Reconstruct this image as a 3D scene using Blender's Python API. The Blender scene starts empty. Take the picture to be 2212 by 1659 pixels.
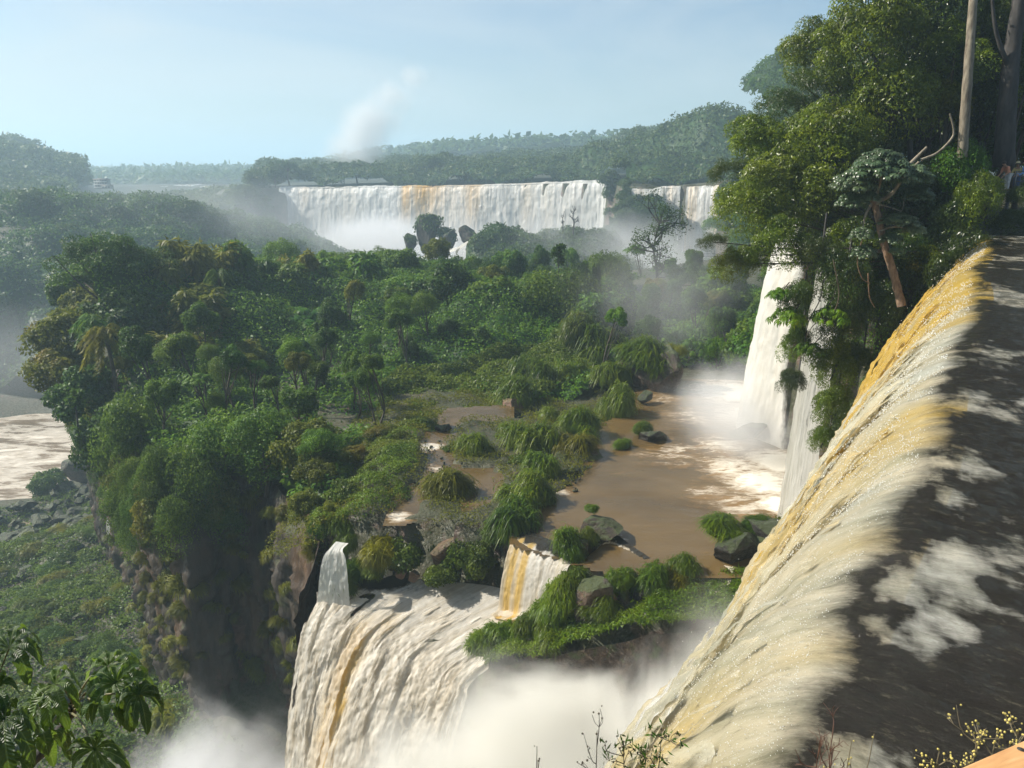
import bpy, math, random
import numpy as np
from mathutils import Vector

SC = bpy.context.scene
COL = SC.collection
RNG = np.random.default_rng(7)
R = math.radians

# ---------------------------------------------------------------- camera model (photo pixel frame 2212 x 1659)
PITCH = R(16.0)
CP, SP = math.cos(PITCH), math.sin(PITCH)
FPX = 1659.0

def ray(px, py):
    xs = (px - 1106.0) / FPX
    ys = (829.5 - py) / FPX
    f = CP + ys * SP
    return xs / f, (ys * CP - SP) / f

def W(px, py, Y):            # point at forward distance Y
    a, b = ray(px, py)
    return (a * Y, Y, b * Y)

def G(px, py, z):            # point on a level plane
    a, b = ray(px, py)
    Y = z / b
    return (a * Y, Y, z)

def to_px(P):
    P = np.asarray(P, float)
    d = P[..., 1] * CP - P[..., 2] * SP
    u = P[..., 1] * SP + P[..., 2] * CP
    return 1106 + FPX * P[..., 0] / d, 829.5 - FPX * u / d, d

# ---------------------------------------------------------------- noise
def _hash(i, j, k, s):
    h = (i * 374761393 + j * 668265263 + k * 2147483647 + s * 974634777) & 0xFFFFFFFF
    h = ((h ^ (h >> 13)) * 1274126177) & 0xFFFFFFFF
    h = ((h ^ (h >> 15)) * 2246822519) & 0xFFFFFFFF
    return ((h ^ (h >> 16)) & 0xFFFFFF).astype(np.float64) / 8388607.5 - 1.0

def vnoise(p, seed=0):
    p = np.asarray(p, float)
    i = np.floor(p).astype(np.int64)
    f = p - i
    u = f * f * f * (f * (f * 6 - 15) + 10)
    out = 0
    for dx in (0, 1):
        wx = u[:, 0] if dx else 1 - u[:, 0]
        for dy in (0, 1):
            wy = u[:, 1] if dy else 1 - u[:, 1]
            for dz in (0, 1):
                wz = u[:, 2] if dz else 1 - u[:, 2]
                out = out + wx * wy * wz * _hash(i[:, 0] + dx, i[:, 1] + dy, i[:, 2] + dz, seed)
    return out

def fbm(p, octs=4, seed=0, gain=.5):
    p = np.asarray(p, float)
    a, s, t = 1.0, 0, 0
    for o in range(octs):
        s = s + a * vnoise(p, seed + o * 17)
        t += a
        p = p * 2.03 + 11.7
        a *= gain
    return s / t

def fb2(x, y, sc, octs=4, seed=0):
    x = np.asarray(x, float); y = np.asarray(y, float)
    sh = x.shape
    p = np.stack([x.ravel() * sc, y.ravel() * sc, np.full(x.size, .37 + seed)], 1)
    return fbm(p, octs, seed).reshape(sh)

def sstep(a, b, x):
    t = np.clip((x - a) / (b - a), 0, 1)
    return t * t * (3 - 2 * t)

# ---------------------------------------------------------------- mesh helpers
def mesh(name, V, F, mats=None, smooth=True, attrs=None, uv=None, midx=None):
    V = np.ascontiguousarray(V, dtype=np.float32)
    me = bpy.data.meshes.new(name)
    if isinstance(F, np.ndarray):
        n, k = F.shape
        flat = F.astype(np.int32).ravel()
        starts = np.arange(n, dtype=np.int32) * k
    else:
        ks = np.array([len(f) for f in F], dtype=np.int32)
        flat = np.array([i for f in F for i in f], dtype=np.int32)
        starts = np.concatenate([[0], np.cumsum(ks)[:-1]]).astype(np.int32)
        n = len(F)
    me.vertices.add(len(V)); me.vertices.foreach_set("co", V.ravel())
    me.loops.add(len(flat)); me.loops.foreach_set("vertex_index", flat)
    me.polygons.add(n); me.polygons.foreach_set("loop_start", starts)
    if smooth:
        me.polygons.foreach_set("use_smooth", np.ones(n, dtype=bool))
    for m in (mats or []):
        me.materials.append(m)
    if midx is not None:
        me.polygons.foreach_set("material_index", np.asarray(midx, dtype=np.int32))
    for k, v in (attrs or {}).items():
        v = np.asarray(v, dtype=np.float32)
        if v.ndim == 1:
            a = me.attributes.new(k, 'FLOAT', 'POINT'); a.data.foreach_set("value", v)
        else:
            a = me.attributes.new(k, 'FLOAT_COLOR', 'POINT')
            c = np.ones((len(V), 4), dtype=np.float32); c[:, :v.shape[1]] = v
            a.data.foreach_set("color", c.ravel())
    if uv is not None:
        l = me.uv_layers.new(name="UVMap")
        l.data.foreach_set("uv", np.asarray(uv, dtype=np.float32)[flat].ravel())
    me.update(calc_edges=True)
    return me

def link(name, me, parent=None, loc=(0, 0, 0), rot=(0, 0, 0), scale=(1, 1, 1)):
    o = bpy.data.objects.new(name, me)
    COL.objects.link(o)
    o.location = loc; o.rotation_euler = rot; o.scale = scale
    if parent is not None:
        o.parent = parent
    return o

def tag(o, label=None, cat=None, group=None, kind=None):
    if label: o["label"] = label
    if cat: o["category"] = cat
    if group: o["group"] = group
    if kind: o["kind"] = kind
    return o

def grid_faces(nu, nv, off=0):
    a = (np.arange(nu - 1)[:, None] * nv + np.arange(nv - 1)[None, :]).ravel() + off
    return np.stack([a, a + nv, a + nv + 1, a + 1], 1)

def join(parts):
    """parts: list of (V, F quad array, attr or None)."""
    Vs, Fs, As, off = [], [], [], 0
    for V, F, A in parts:
        Vs.append(V); Fs.append(np.asarray(F) + off); off += len(V)
        As.append(np.full(len(V), .5) if A is None else A)
    return np.concatenate(Vs), np.concatenate(Fs), np.concatenate(As)

def tube(pts, radii, sides=7, seed=0, rough=0.0):
    P = np.asarray(pts, float); n = len(P)
    r = np.asarray(radii, float)
    if r.ndim == 0: r = np.full(n, float(r))
    T = np.gradient(P, axis=0); T /= np.linalg.norm(T, axis=1, keepdims=True) + 1e-9
    up = np.array([.13, .21, 1.0]) if abs(T[0, 2]) < .9 else np.array([1.0, .1, .05])
    A = np.cross(T, up); A /= np.linalg.norm(A, axis=1, keepdims=True) + 1e-9
    B = np.cross(T, A)
    th = np.arange(sides) / sides * 2 * math.pi
    V = P[:, None, :] + r[:, None, None] * (np.cos(th)[None, :, None] * A[:, None, :] + np.sin(th)[None, :, None] * B[:, None, :])
    V = V.reshape(-1, 3)
    if rough: V = V + rough * np.repeat(r, sides)[:, None] * vnoise(V * 3 / max(r.max(), .01), seed)[:, None] * .5
    F = []
    for i in range(n - 1):
        for j in range(sides):
            a = i * sides + j; b = i * sides + (j + 1) % sides
            F.append((a, b, b + sides, a + sides))
    return V, np.array(F)

def smooth_path(ctrl, n):
    """Catmull-Rom through control points (k,3) -> (n,3)"""
    C = np.asarray(ctrl, float); k = len(C)
    E = np.concatenate([[2 * C[0] - C[1]], C, [2 * C[-1] - C[-2]]])
    t = np.linspace(0, k - 1 - 1e-6, n); i = np.floor(t).astype(int); f = (t - i)[:, None]
    p0, p1, p2, p3 = E[i], E[i + 1], E[i + 2], E[i + 3]
    return .5 * ((2 * p1) + (-p0 + p2) * f + (2 * p0 - 5 * p1 + 4 * p2 - p3) * f ** 2 + (-p0 + 3 * p1 - 3 * p2 + p3) * f ** 3)

# ---------------------------------------------------------------- node helpers
def new_mat(name):
    m = bpy.data.materials.new(name); m.use_nodes = True
    nt = m.node_tree; nt.nodes.clear()
    return m, nt

class NT:
    def __init__(s, nt): s.nt = nt
    def n(s, t, **kw):
        x = s.nt.nodes.new(t)
        for k, v in kw.items():
            if k.startswith('_'): setattr(x, k[1:], v)
            else:
                key = k.replace('__', ' ')
                x.inputs[key].default_value = v
        return x
    def l(s, a, b): s.nt.links.new(a, b)
    def math(s, op, a, b=None, c=None, clamp=False):
        x = s.nt.nodes.new('ShaderNodeMath'); x.operation = op; x.use_clamp = clamp
        for i, v in enumerate((a, b, c)):
            if v is None: continue
            if isinstance(v, (int, float)): x.inputs[i].default_value = v
            else: s.l(v, x.inputs[i])
        return x.outputs[0]
    def mix(s, f, a, b):
        x = s.nt.nodes.new('ShaderNodeMix'); x.data_type = 'RGBA'
        for sock, v in ((x.inputs['Factor'], f), (x.inputs[6], a), (x.inputs[7], b)):
            if isinstance(v, (int, float)): sock.default_value = v
            elif isinstance(v, tuple): sock.default_value = (*v, 1) if len(v) == 3 else v
            else: s.l(v, sock)
        return x.outputs[2]
    def ramp(s, f, stops, interp='LINEAR'):
        x = s.nt.nodes.new('ShaderNodeValToRGB'); cr = x.color_ramp; cr.interpolation = interp
        while len(cr.elements) < len(stops): cr.elements.new(.5)
        for e, (p, c) in zip(cr.elements, stops):
            e.position = p; e.color = (*c, 1) if len(c) == 3 else c
        s.l(f, x.inputs[0]); return x.outputs[0]
    def maprange(s, v, a, b, c=0., d=1., smooth=False):
        x = s.nt.nodes.new('ShaderNodeMapRange'); x.clamp = True
        if smooth: x.interpolation_type = 'SMOOTHSTEP'
        s.l(v, x.inputs[0])
        for i, q in enumerate((a, b, c, d)): x.inputs[1 + i].default_value = q
        return x.outputs[0]
    def noise(s, vec, scale, detail=3., rough=.55, dist=0., out='Fac', dim='3D'):
        x = s.nt.nodes.new('ShaderNodeTexNoise'); x.noise_dimensions = dim
        x.inputs['Scale'].default_value = scale; x.inputs['Detail'].default_value = detail
        x.inputs['Roughness'].default_value = rough; x.inputs['Distortion'].default_value = dist
        if vec is not None: s.l(vec, x.inputs['Vector'])
        return x.outputs[out]
    def mapping(s, vec, scale=(1, 1, 1), rot=(0, 0, 0), loc=(0, 0, 0)):
        x = s.nt.nodes.new('ShaderNodeMapping')
        x.inputs['Scale'].default_value = scale; x.inputs['Rotation'].default_value = rot; x.inputs['Location'].default_value = loc
        s.l(vec, x.inputs['Vector']); return x.outputs[0]
    def bump(s, h, strength=.5, dist=.1):
        x = s.nt.nodes.new('ShaderNodeBump'); x.inputs['Strength'].default_value = strength; x.inputs['Distance'].default_value = dist
        s.l(h, x.inputs['Height']); return x.outputs[0]

def leaf_mat(name, dark, mid, light, trans=.35, rough=.5, warm=None, spec=.2):
    m, nt = new_mat(name); q = NT(nt)
    at = q.n('ShaderNodeAttribute', _attribute_name='var')
    oi = q.n('ShaderNodeObjectInfo')
    geo = q.n('ShaderNodeNewGeometry')
    nz = q.noise(geo.outputs['Position'], .35, 2.)
    v = q.math('ADD', q.math('MULTIPLY', at.outputs['Fac'], .55), q.math('MULTIPLY', q.maprange(nz, .3, .7), .45))
    c = q.ramp(v, [(0.0, dark), (.5, mid), (1.0, light)])
    hsv = q.n('ShaderNodeHueSaturation')
    q.l(c, hsv.inputs['Color'])
    q.l(q.maprange(oi.outputs['Random'], 0, 1, .478, .515), hsv.inputs['Hue'])
    q.l(q.maprange(q.math('FRACT', q.math('MULTIPLY', oi.outputs['Random'], 7.31)), 0, 1, .75, 1.3), hsv.inputs['Value'])
    hsv.inputs['Saturation'].default_value = 1.12
    c = hsv.outputs[0]
    if warm:
        wz = q.noise(geo.outputs['Position'], .22, 3.)
        c = q.mix(q.math('MULTIPLY', q.maprange(wz, .58, .72), warm[1]), c, warm[0])
    p = q.n('ShaderNodeBsdfPrincipled', Roughness=rough)
    p.inputs['Specular IOR Level'].default_value = spec
    q.l(c, p.inputs['Base Color'])
    t = q.n('ShaderNodeBsdfTranslucent')
    g = q.n('ShaderNodeGamma'); g.inputs[1].default_value = .85
    q.l(q.mix(.5, c, q.mix(1.0, c, light)), g.inputs[0]); q.l(g.outputs[0], t.inputs['Color'])
    mx = q.n('ShaderNodeMixShader'); mx.inputs[0].default_value = trans
    q.l(p.outputs[0], mx.inputs[1]); q.l(t.outputs[0], mx.inputs[2])
    o = q.n('ShaderNodeOutputMaterial'); q.l(mx.outputs[0], o.inputs[0])
    return m

def rock_mat(name, c1, c2, c3, moss=(.045, .07, .012), mossamt=.5, scale=.35, vert=1.0):
    m, nt = new_mat(name); q = NT(nt)
    geo = q.n('ShaderNodeNewGeometry')
    pos = geo.outputs['Position']
    mp = q.mapping(pos, (1, 1, vert))
    n1 = q.noise(mp, scale, 6., .6)
    n2 = q.noise(mp, scale * 6, 5., .6)
    c = q.ramp(n1, [(.3, c1), (.5, c2), (.72, c3)])
    c = q.mix(q.maprange(n2, .35, .7), c, q.mix(.5, c, (.015, .013, .011)))
    sep = q.n('ShaderNodeSeparateXYZ'); q.l(geo.outputs['Normal'], sep.inputs[0])
    n3 = q.noise(pos, scale * 2.2, 4.)
    up = q.maprange(sep.outputs[2], .1, .85)
    mk = q.maprange(q.math('ADD', q.math('MULTIPLY', up, .35), n3), .62, .78)
    c = q.mix(q.math('MULTIPLY', mk, mossamt), c, moss)
    p = q.n('ShaderNodeBsdfPrincipled')
    q.l(c, p.inputs['Base Color'])
    q.l(q.maprange(n2, .3, .7, .35, .9), p.inputs['Roughness'])
    n5 = q.noise(mp, scale * 18, 5., .65, .5)
    h = q.math('ADD', q.math('MULTIPLY', n2, .6), q.math('MULTIPLY', n5, .4))
    q.l(q.bump(h, .9, .3), p.inputs['Normal'])
    o = q.n('ShaderNodeOutputMaterial'); q.l(p.outputs[0], o.inputs[0])
    return m

def bark_mat(name, c1, c2, scale=4.):
    m, nt = new_mat(name); q = NT(nt)
    tc = q.n('ShaderNodeTexCoord')
    mp = q.mapping(tc.outputs['Object'], (1, 1, .25))
    n1 = q.noise(mp, scale, 6., .65)
    p = q.n('ShaderNodeBsdfPrincipled', Roughness=.85)
    q.l(q.ramp(n1, [(.35, c1), (.65, c2)]), p.inputs['Base Color'])
    q.l(q.bump(n1, .7, .05), p.inputs['Normal'])
    o = q.n('ShaderNodeOutputMaterial'); q.l(p.outputs[0], o.inputs[0])
    return m

def flat_mat(name, c, rough=.7, bump=None):
    m, nt = new_mat(name); q = NT(nt)
    p = q.n('ShaderNodeBsdfPrincipled', Roughness=rough)
    geo = q.n('ShaderNodeTexCoord')
    n = q.noise(geo.outputs['Object'], bump or 6., 4.)
    q.l(q.mix(q.maprange(n, .3, .7), tuple(x * .75 for x in c), tuple(min(1, x * 1.15) for x in c)), p.inputs['Base Color'])
    o = q.n('ShaderNodeOutputMaterial'); q.l(p.outputs[0], o.inputs[0])
    return m
# ---------------------------------------------------------------- materials
M = {}
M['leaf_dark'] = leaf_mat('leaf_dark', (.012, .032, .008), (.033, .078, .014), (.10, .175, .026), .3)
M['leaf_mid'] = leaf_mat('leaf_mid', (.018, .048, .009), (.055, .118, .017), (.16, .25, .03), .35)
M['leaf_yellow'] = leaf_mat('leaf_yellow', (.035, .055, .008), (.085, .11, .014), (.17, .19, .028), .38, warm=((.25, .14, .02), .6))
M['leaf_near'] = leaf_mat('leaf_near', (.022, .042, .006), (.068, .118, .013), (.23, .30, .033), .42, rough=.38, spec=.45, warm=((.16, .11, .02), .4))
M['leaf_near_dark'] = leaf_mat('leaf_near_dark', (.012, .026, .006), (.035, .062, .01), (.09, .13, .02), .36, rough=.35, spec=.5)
M['grass'] = leaf_mat('grass', (.03, .06, .008), (.075, .12, .015), (.16, .2, .03), .4, rough=.4)
M['grass_yellow'] = leaf_mat('grass_yellow', (.05, .065, .008), (.115, .125, .014), (.2, .2, .03), .4, rough=.45)
M['shrub'] = leaf_mat('shrub', (.03, .055, .01), (.065, .11, .018), (.15, .2, .04), .35, rough=.4)
M['cover'] = leaf_mat('cover', (.03, .065, .01), (.075, .135, .018), (.17, .24, .04), .35, rough=.45, warm=((.15, .15, .02), .7))
M['cecropia'] = leaf_mat('cecropia', (.03, .05, .022), (.07, .105, .05), (.19, .24, .14), .25, rough=.35, spec=.55)
M['bamboo'] = leaf_mat('bamboo', (.045, .06, .008), (.10, .12, .014), (.17, .18, .03), .42)
M['far_leaf'] = leaf_mat('far_leaf', (.018, .038, .010), (.04, .075, .018), (.085, .125, .03), .3)
M['bark'] = bark_mat('bark', (.03, .022, .015), (.10, .08, .055))
M['bark_pale'] = bark_mat('bark_pale', (.10, .08, .055), (.27, .235, .17), 6.)
M['bark_red'] = bark_mat('bark_red', (.09, .055, .035), (.25, .165, .10), 8.)
M['bark_dark'] = bark_mat('bark_dark', (.014, .013, .012), (.06, .055, .05), 3.)
M['rock'] = rock_mat('rock', (.018, .014, .011), (.06, .04, .027), (.13, .08, .045), mossamt=.75, scale=.7)
M['rock_red'] = rock_mat('rock_red', (.06, .035, .022), (.15, .08, .045), (.25, .14, .08), mossamt=.35)
M['rock_dark'] = rock_mat('rock_dark', (.008, .007, .006), (.028, .022, .017), (.075, .055, .04), mossamt=.6, scale=.9)
M['cliff'] = rock_mat('cliff', (.016, .012, .009), (.045, .032, .02), (.12, .065, .03), moss=(.04, .05, .012), mossamt=.8, scale=.22, vert=.22)
M['soil'] = rock_mat('soil', (.035, .022, .014), (.085, .045, .026), (.15, .075, .042), moss=(.028, .042, .01), mossamt=.75, scale=.35)

def water_white(name, white=(.78, .76, .70), yellow=(.62, .36, .06), grey=(.32, .32, .27), us=3.0, vs=.22, rough=.5, bump=.6, bd=.15, dark=(.03, .026, .018), fine=None, speck=.0, ysat=(.55, 1., .55), grain=0, transl=.4, foamr=(.68, .92)):
    """falling / foaming water.  attr 'tint' rgb = (yellow, foam, opacity)."""
    m, nt = new_mat(name); q = NT(nt)
    uv = q.n('ShaderNodeUVMap', _uv_map='UVMap')
    at = q.n('ShaderNodeAttribute', _attribute_name='tint')
    sep = q.n('ShaderNodeSeparateColor'); q.l(at.outputs['Color'], sep.inputs[0])
    uvv = uv.outputs[0]
    wob = q.n('ShaderNodeTexNoise'); wob.inputs['Scale'].default_value = .6; q.l(uvv, wob.inputs['Vector'])
    add = q.n('ShaderNodeVectorMath'); add.operation = 'MULTIPLY_ADD'
    q.l(wob.outputs['Color'], add.inputs[0]); add.inputs[1].default_value = (.5, .5, 0); q.l(uvv, add.inputs[2])
    st = q.mapping(add.outputs[0], (us, vs, 1))
    n1 = q.noise(st, 1.0, 6., .62)
    st2 = q.mapping(add.outputs[0], (us * .28, vs * .45, 1), loc=(3, 7, 0))
    n2 = q.noise(st2, 1.0, 4., .55)
    geo = q.n('ShaderNodeNewGeometry')
    fs = fine or 9.0
    n3 = q.noise(geo.outputs['Position'] if not grain else q.mapping(add.outputs[0], (grain, grain * .45, 1)), fs if not grain else 1.0, 9., .78, .1)
    # yellow streaks
    yf = q.math('MULTIPLY', q.maprange(q.math('ADD', q.math('MULTIPLY', n2, .6), q.math('MULTIPLY', n1, .4)), .38, .62), sep.outputs[0], clamp=True)
    yf = q.math('ADD', yf, q.maprange(sep.outputs[0], ysat[0], ysat[1], 0, ysat[2]), clamp=True)
    body = q.mix(q.maprange(n1, .3, .62), grey, white)
    body = q.mix(yf, body, yellow)
    fo = q.maprange(q.math('ADD', q.math('ADD', q.math('MULTIPLY', n1, .45), q.math('MULTIPLY', n3, .35)), sep.outputs[1]), foamr[0], foamr[1])
    col = q.mix(fo, dark, body)
    crest = q.maprange(n3, .56, .7)
    col = q.mix(q.math('MULTIPLY', q.math('MULTIPLY', crest, fo), .55), col, white)
    col = q.mix(q.math('MULTIPLY', q.maprange(n3, .44, .34), speck), col, (.12, .11, .07))
    p = q.n('ShaderNodeBsdfPrincipled')
    q.l(col, p.inputs['Base Color'])
    q.l(q.maprange(fo, 0, 1, .1, rough), p.inputs['Roughness']); q.l(q.maprange(fo, 0, 1, .2, .5), p.inputs['Specular IOR Level'])
    h = q.math('ADD', q.math('MULTIPLY', n1, .5), q.math('MULTIPLY', n3, .5))
    q.l(q.bump(h, bump, bd), p.inputs['Normal'])
    t = q.n('ShaderNodeBsdfTranslucent'); q.l(col, t.inputs[0])
    mx0 = q.n('ShaderNodeMixShader'); mx0.inputs[0].default_value = transl; q.l(q.math('MULTIPLY', fo, transl), mx0.inputs[0])
    q.l(p.outputs[0], mx0.inputs[1]); q.l(t.outputs[0], mx0.inputs[2])
    tr = q.n('ShaderNodeBsdfTransparent')
    mx = q.n('ShaderNodeMixShader')
    al = q.maprange(q.math('ADD', q.math('ADD', q.math('MULTIPLY', n1, .5), q.math('MULTIPLY', n3, .3)), sep.outputs[2]), .62, .82)
    q.l(al, mx.inputs[0]); q.l(tr.outputs[0], mx.inputs[1]); q.l(mx0.outputs[0], mx.inputs[2])
    o = q.n('ShaderNodeOutputMaterial'); q.l(mx.outputs[0], o.inputs[0])
    return m

M['fall_near'] = water_white('fall_near', white=(.74, .74, .66), yellow=(.62, .43, .09), grey=(.34, .35, .25), us=2.2, vs=.5, rough=.2, bump=.9, bd=.07, grain=11., speck=.45, foamr=(.60, 1.0), dark=(.018, .015, .010))
M['fall_mid'] = water_white('fall_mid', white=(.86, .83, .75), yellow=(.70, .48, .15), grey=(.55, .48, .36), us=2.6, vs=.3, fine=4.5, bump=.8, bd=.08, transl=.5)
M['fall_side'] = water_white('fall_side', white=(.85, .84, .78), yellow=(.75, .66, .48), grey=(.70, .70, .65), us=1.6, vs=.12, fine=2.2, bump=.5, bd=.2)
M['fall_far'] = water_white('fall_far', white=(.88, .87, .82), yellow=(.78, .45, .09), grey=(.55, .56, .54), ysat=(.3, .9, .8), us=.5, vs=.02, fine=.5, bump=.6, bd=.6)

def water_flat(name, c, foamc, spots=(), scale=.6, rough=.12, bump=.35, foam0=-.3, bd=.2, stretch=(1, 1, 1), rotz=0, var=.5, hi=None, spec=.5):
    """flat water: spots = [(x, y, radius, strength)] adds foam where the water is stirred"""
    m, nt = new_mat(name); q = NT(nt)
    geo = q.n('ShaderNodeNewGeometry'); pos = geo.outputs['Position']
    mp = q.mapping(pos, stretch, rot=(0, 0, rotz))
    n1 = q.noise(mp, scale, 7., .62, .5)
    n2 = q.noise(mp, scale * 5, 5., .6, .1)
    n0 = q.noise(mp, scale * .25, 3.)
    f = None
    for (x, y, r, s) in spots:
        d = q.n('ShaderNodeVectorMath'); d.operation = 'DISTANCE'; q.l(pos, d.inputs[0])
        d.inputs[1].default_value = (x, y, spots_z[name])
        g = q.maprange(d.outputs['Value'], r, 0., 0., s, smooth=True)
        f = g if f is None else q.math('MAXIMUM', f, g)
    base = q.math('ADD', q.math('MULTIPLY', n1, .6), q.math('MULTIPLY', n2, .4))
    if f is not None: tot = q.math('ADD', base, q.math('ADD', f, foam0))
    else: tot = q.math('ADD', base, foam0)
    fo = q.maprange(tot, .52, .66)
    # thin webs of foam
    rid = q.math('SUBTRACT', 1., q.math('MULTIPLY', q.math('ABSOLUTE', q.math('SUBTRACT', n1, .5)), 9.), clamp=True)
    web = q.math('MULTIPLY', q.math('MULTIPLY', rid, q.maprange(tot, .36, .54)), .8)
    fo = q.math('MAXIMUM', fo, web)
    cc = q.mix(q.maprange(n0, .35, .65), tuple(x * (1 - var * .5) for x in c), tuple(x * (1 + var * .5) for x in c))
    if hi: cc = q.mix(q.maprange(tot, .3, .5), cc, hi)
    col = q.mix(fo, cc, foamc)
    p = q.n('ShaderNodeBsdfPrincipled', IOR=1.33); q.l(col, p.inputs['Base Color']); p.inputs['Specular IOR Level'].default_value = spec
    q.l(q.maprange(fo, 0, 1, rough, .6), p.inputs['Roughness'])
    h = q.math('ADD', q.math('MULTIPLY', n1, .6), q.math('MULTIPLY', n2, .4))
    q.l(q.bump(h, bump, bd), p.inputs['Normal'])
    o = q.n('ShaderNodeOutputMaterial'); q.l(p.outputs[0], o.inputs[0])
    return m

spots_z = {'pool_water': -22., 'river_water': -62., 'top_water': -3.6, 'basin_water': -62.}
def _gp(px, py):
    a, b = ray(px, py); return (a * -22. / b, -22. / b)
_ps = [(1650, 1040, 5, .5), (1700, 1000, 5, .6), (1580, 1010, 4, .4), (1560, 960, 4, .32), (1480, 975, 4, .25), (1450, 990, 3.5, .2), (1690, 1090, 3.5, .5), (1600, 1090, 3, .35), (1530, 1060, 3.5, .2), (1640, 900, 7, .5), (1600, 850, 8, .5), (1560, 800, 8, .5), (1480, 790, 7, .4), (1500, 900, 6, .2), (1430, 860, 4, .18),
       (1400, 985, 3, .16), (1200, 1195, .9, .3), (1330, 1165, 1.2, .35), (1230, 1010, 1.5, .3), (1215, 1065, 1.2, .3), (930, 965, 2.2, .4), (960, 1040, 2., .42), (1000, 1055, 1.6, .4), (940, 1010, 1.4, .3), (860, 1115, 1.4, .4), (1100, 1155, 1, .3)]
M['pool'] = water_flat('pool_water', (.105, .07, .028), (.72, .68, .58), spots=[(*_gp(a, b), r_, s_) for a, b, r_, s_ in _ps],
    scale=.55, foam0=-.27, rough=.16, bump=.5, bd=.12, stretch=(.6, 1.3, 1), rotz=R(20), hi=(.2, .115, .035))
M['river'] = water_flat('river_water', (.20, .145, .09), (.66, .60, .50), spots=[(-100, 165, 90, .2)], scale=.16, foam0=-.13, stretch=(.45, 1.3, 1), bump=.6, bd=1.)
_sp = [(2075, 1235, .42, .42), (2140, 1205, .35, .40), (2015, 1250, .34, .36), (1955, 1275, .22, .34), (2120, 1330, .2, .30), (2190, 1355, .25, .32), (2035, 1345, .2, .28), (1905, 1352, .14, .3), (1965, 1378, .16, .28), (2050, 1000, .5, .28), (2120, 1045, .4, .26), (1990, 1028, .35, .27),
       (2150, 875, .8, .28), (2095, 890, .7, .27), (2045, 1078, .2, .30), (2160, 785, 1.2, .2), (2180, 640, 2.2, .26), (2150, 560, 2.4, .28), (2190, 520, 3.5, .26), (1868, 1645, .17, .5), (1905, 1656, .15, .45), (2190, 1135, .6, .22), (2165, 1250, .3, .34), (2100, 1280, .25, .36)]
def _gt(px, py):
    a, b = ray(px, py); return (a * -3.6 / b, -3.6 / b)
M['top'] = water_flat('top_water', (.018, .015, .010), (.34, .36, .33), spots=[(*_gt(a, b), r_ * 1.35, s_ - .05) for a, b, r_, s_ in _sp],
    scale=2.6, foam0=-.25, rough=.10, bump=.7, bd=.05, stretch=(1., .5, 1), rotz=R(-35), spec=.22)
# ---------------------------------------------------------------- ground model
def pip(x, y, poly):
    x = np.asarray(x, float); y = np.asarray(y, float)
    ins = np.zeros(x.shape, bool); n = len(poly)
    for i in range(n):
        x0, y0 = poly[i]; x1, y1 = poly[(i + 1) % n]
        c = ((y0 > y) != (y1 > y))
        if y1 != y0:
            ins ^= c & (x < (x1 - x0) * (y - y0) / (y1 - y0) + x0)
    return ins

def sdist(x, y, poly):
    """signed distance, + inside"""
    x = np.asarray(x, float); y = np.asarray(y, float)
    d = np.full(x.shape, 1e9); n = len(poly)
    for i in range(n):
        ax, ay = poly[i]; bx, by = poly[(i + 1) % n]
        ex, ey = bx - ax, by - ay
        t = np.clip(((x - ax) * ex + (y - ay) * ey) / (ex * ex + ey * ey + 1e-12), 0, 1)
        d = np.minimum(d, np.hypot(x - ax - t * ex, y - ay - t * ey))
    return np.where(pip(x, y, poly), d, -d)

def idw(x, y, pts, p=3.0):
    x = np.asarray(x, float); y = np.asarray(y, float)
    s = np.zeros(x.shape); w = np.zeros(x.shape)
    for (a, b, c) in pts:
        k = 1.0 / (np.hypot(x - a, y - b) + 2.0) ** p
        s += k * c; w += k
    return s / w

Z_TOP = -3.6
LIP = [(-.9, -.6), (.6, 1.5), (2.0, 3.9), (3.1, 5.7), (5.4, 8.9), (7.4, 12.2), (9.7, 15.7), (13.4, 21.5), (16.9, 27.7), (20.3, 32.6), (22.8, 36.8), (24.6, 41.0)]
BASIN = [(-400, -60), (-60, -14), (-5, -1.2)] + LIP + \
        [(24.6, 42.8), (21.0, 43.6), (22.0, 49.8), (25.5, 53.5), (24, 58), (23.2, 63), (27, 69), (33, 78),
         (46, 108), (60, 160), (72, 240), (84, 318), (80, 330), (52, 337), (47, 352), (44, 380), (0, 408), (-60, 435), (-135, 462),
         (-150, 455), (-190, 520), (-300, 800), (-420, 800), (-330, 480), (-200, 330), (-170, 262), (-260, 236), (-600, 215)]
MID = [(-66, 113), (-58, 103), (-47, 88), (-38, 75), (-33, 66), (-25.5, 56.5), (-22.5, 59.5), (-18.5, 56.5), (-14.5, 50), (-12.2, 46), (-12.4, 43), (-9.5, 40.3),
       (-6.2, 38.6), (-2.6, 37.0), (2, 35.6), (6, 34.7), (9, 34.8), (12, 35.5), (15, 36.5), (19, 38), (24, 42), (27, 50), (30, 66), (52, 110), (60, 150), (35, 160), (5, 148), (-25, 143), (-55, 138), (-70, 128)]
RAPIDS = [(-12.4, 45.0), (-8, 44.8), (-3.5, 43.6), (-.6, 42.9), (1.2, 41.6), (4.2, 39.4), (5.8, 39.6), (8.4, 40.2), (8.6, 38.4), (6.6, 36.6), (2.0, 37.4), (-2.6, 38.6), (-6.2, 39.4), (-9.5, 41.0)]
POOLP = [(0.2, 44), (0.3, 42.3), (3.5, 40.3), (6.8, 38.2), (10, 38.4), (15, 39), (30, 42), (30, 78), (14, 79), (12, 68), (8, 63), (5.5, 58), (6, 54), (4.2, 50.5), (1.6, 46.5)]
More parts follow.
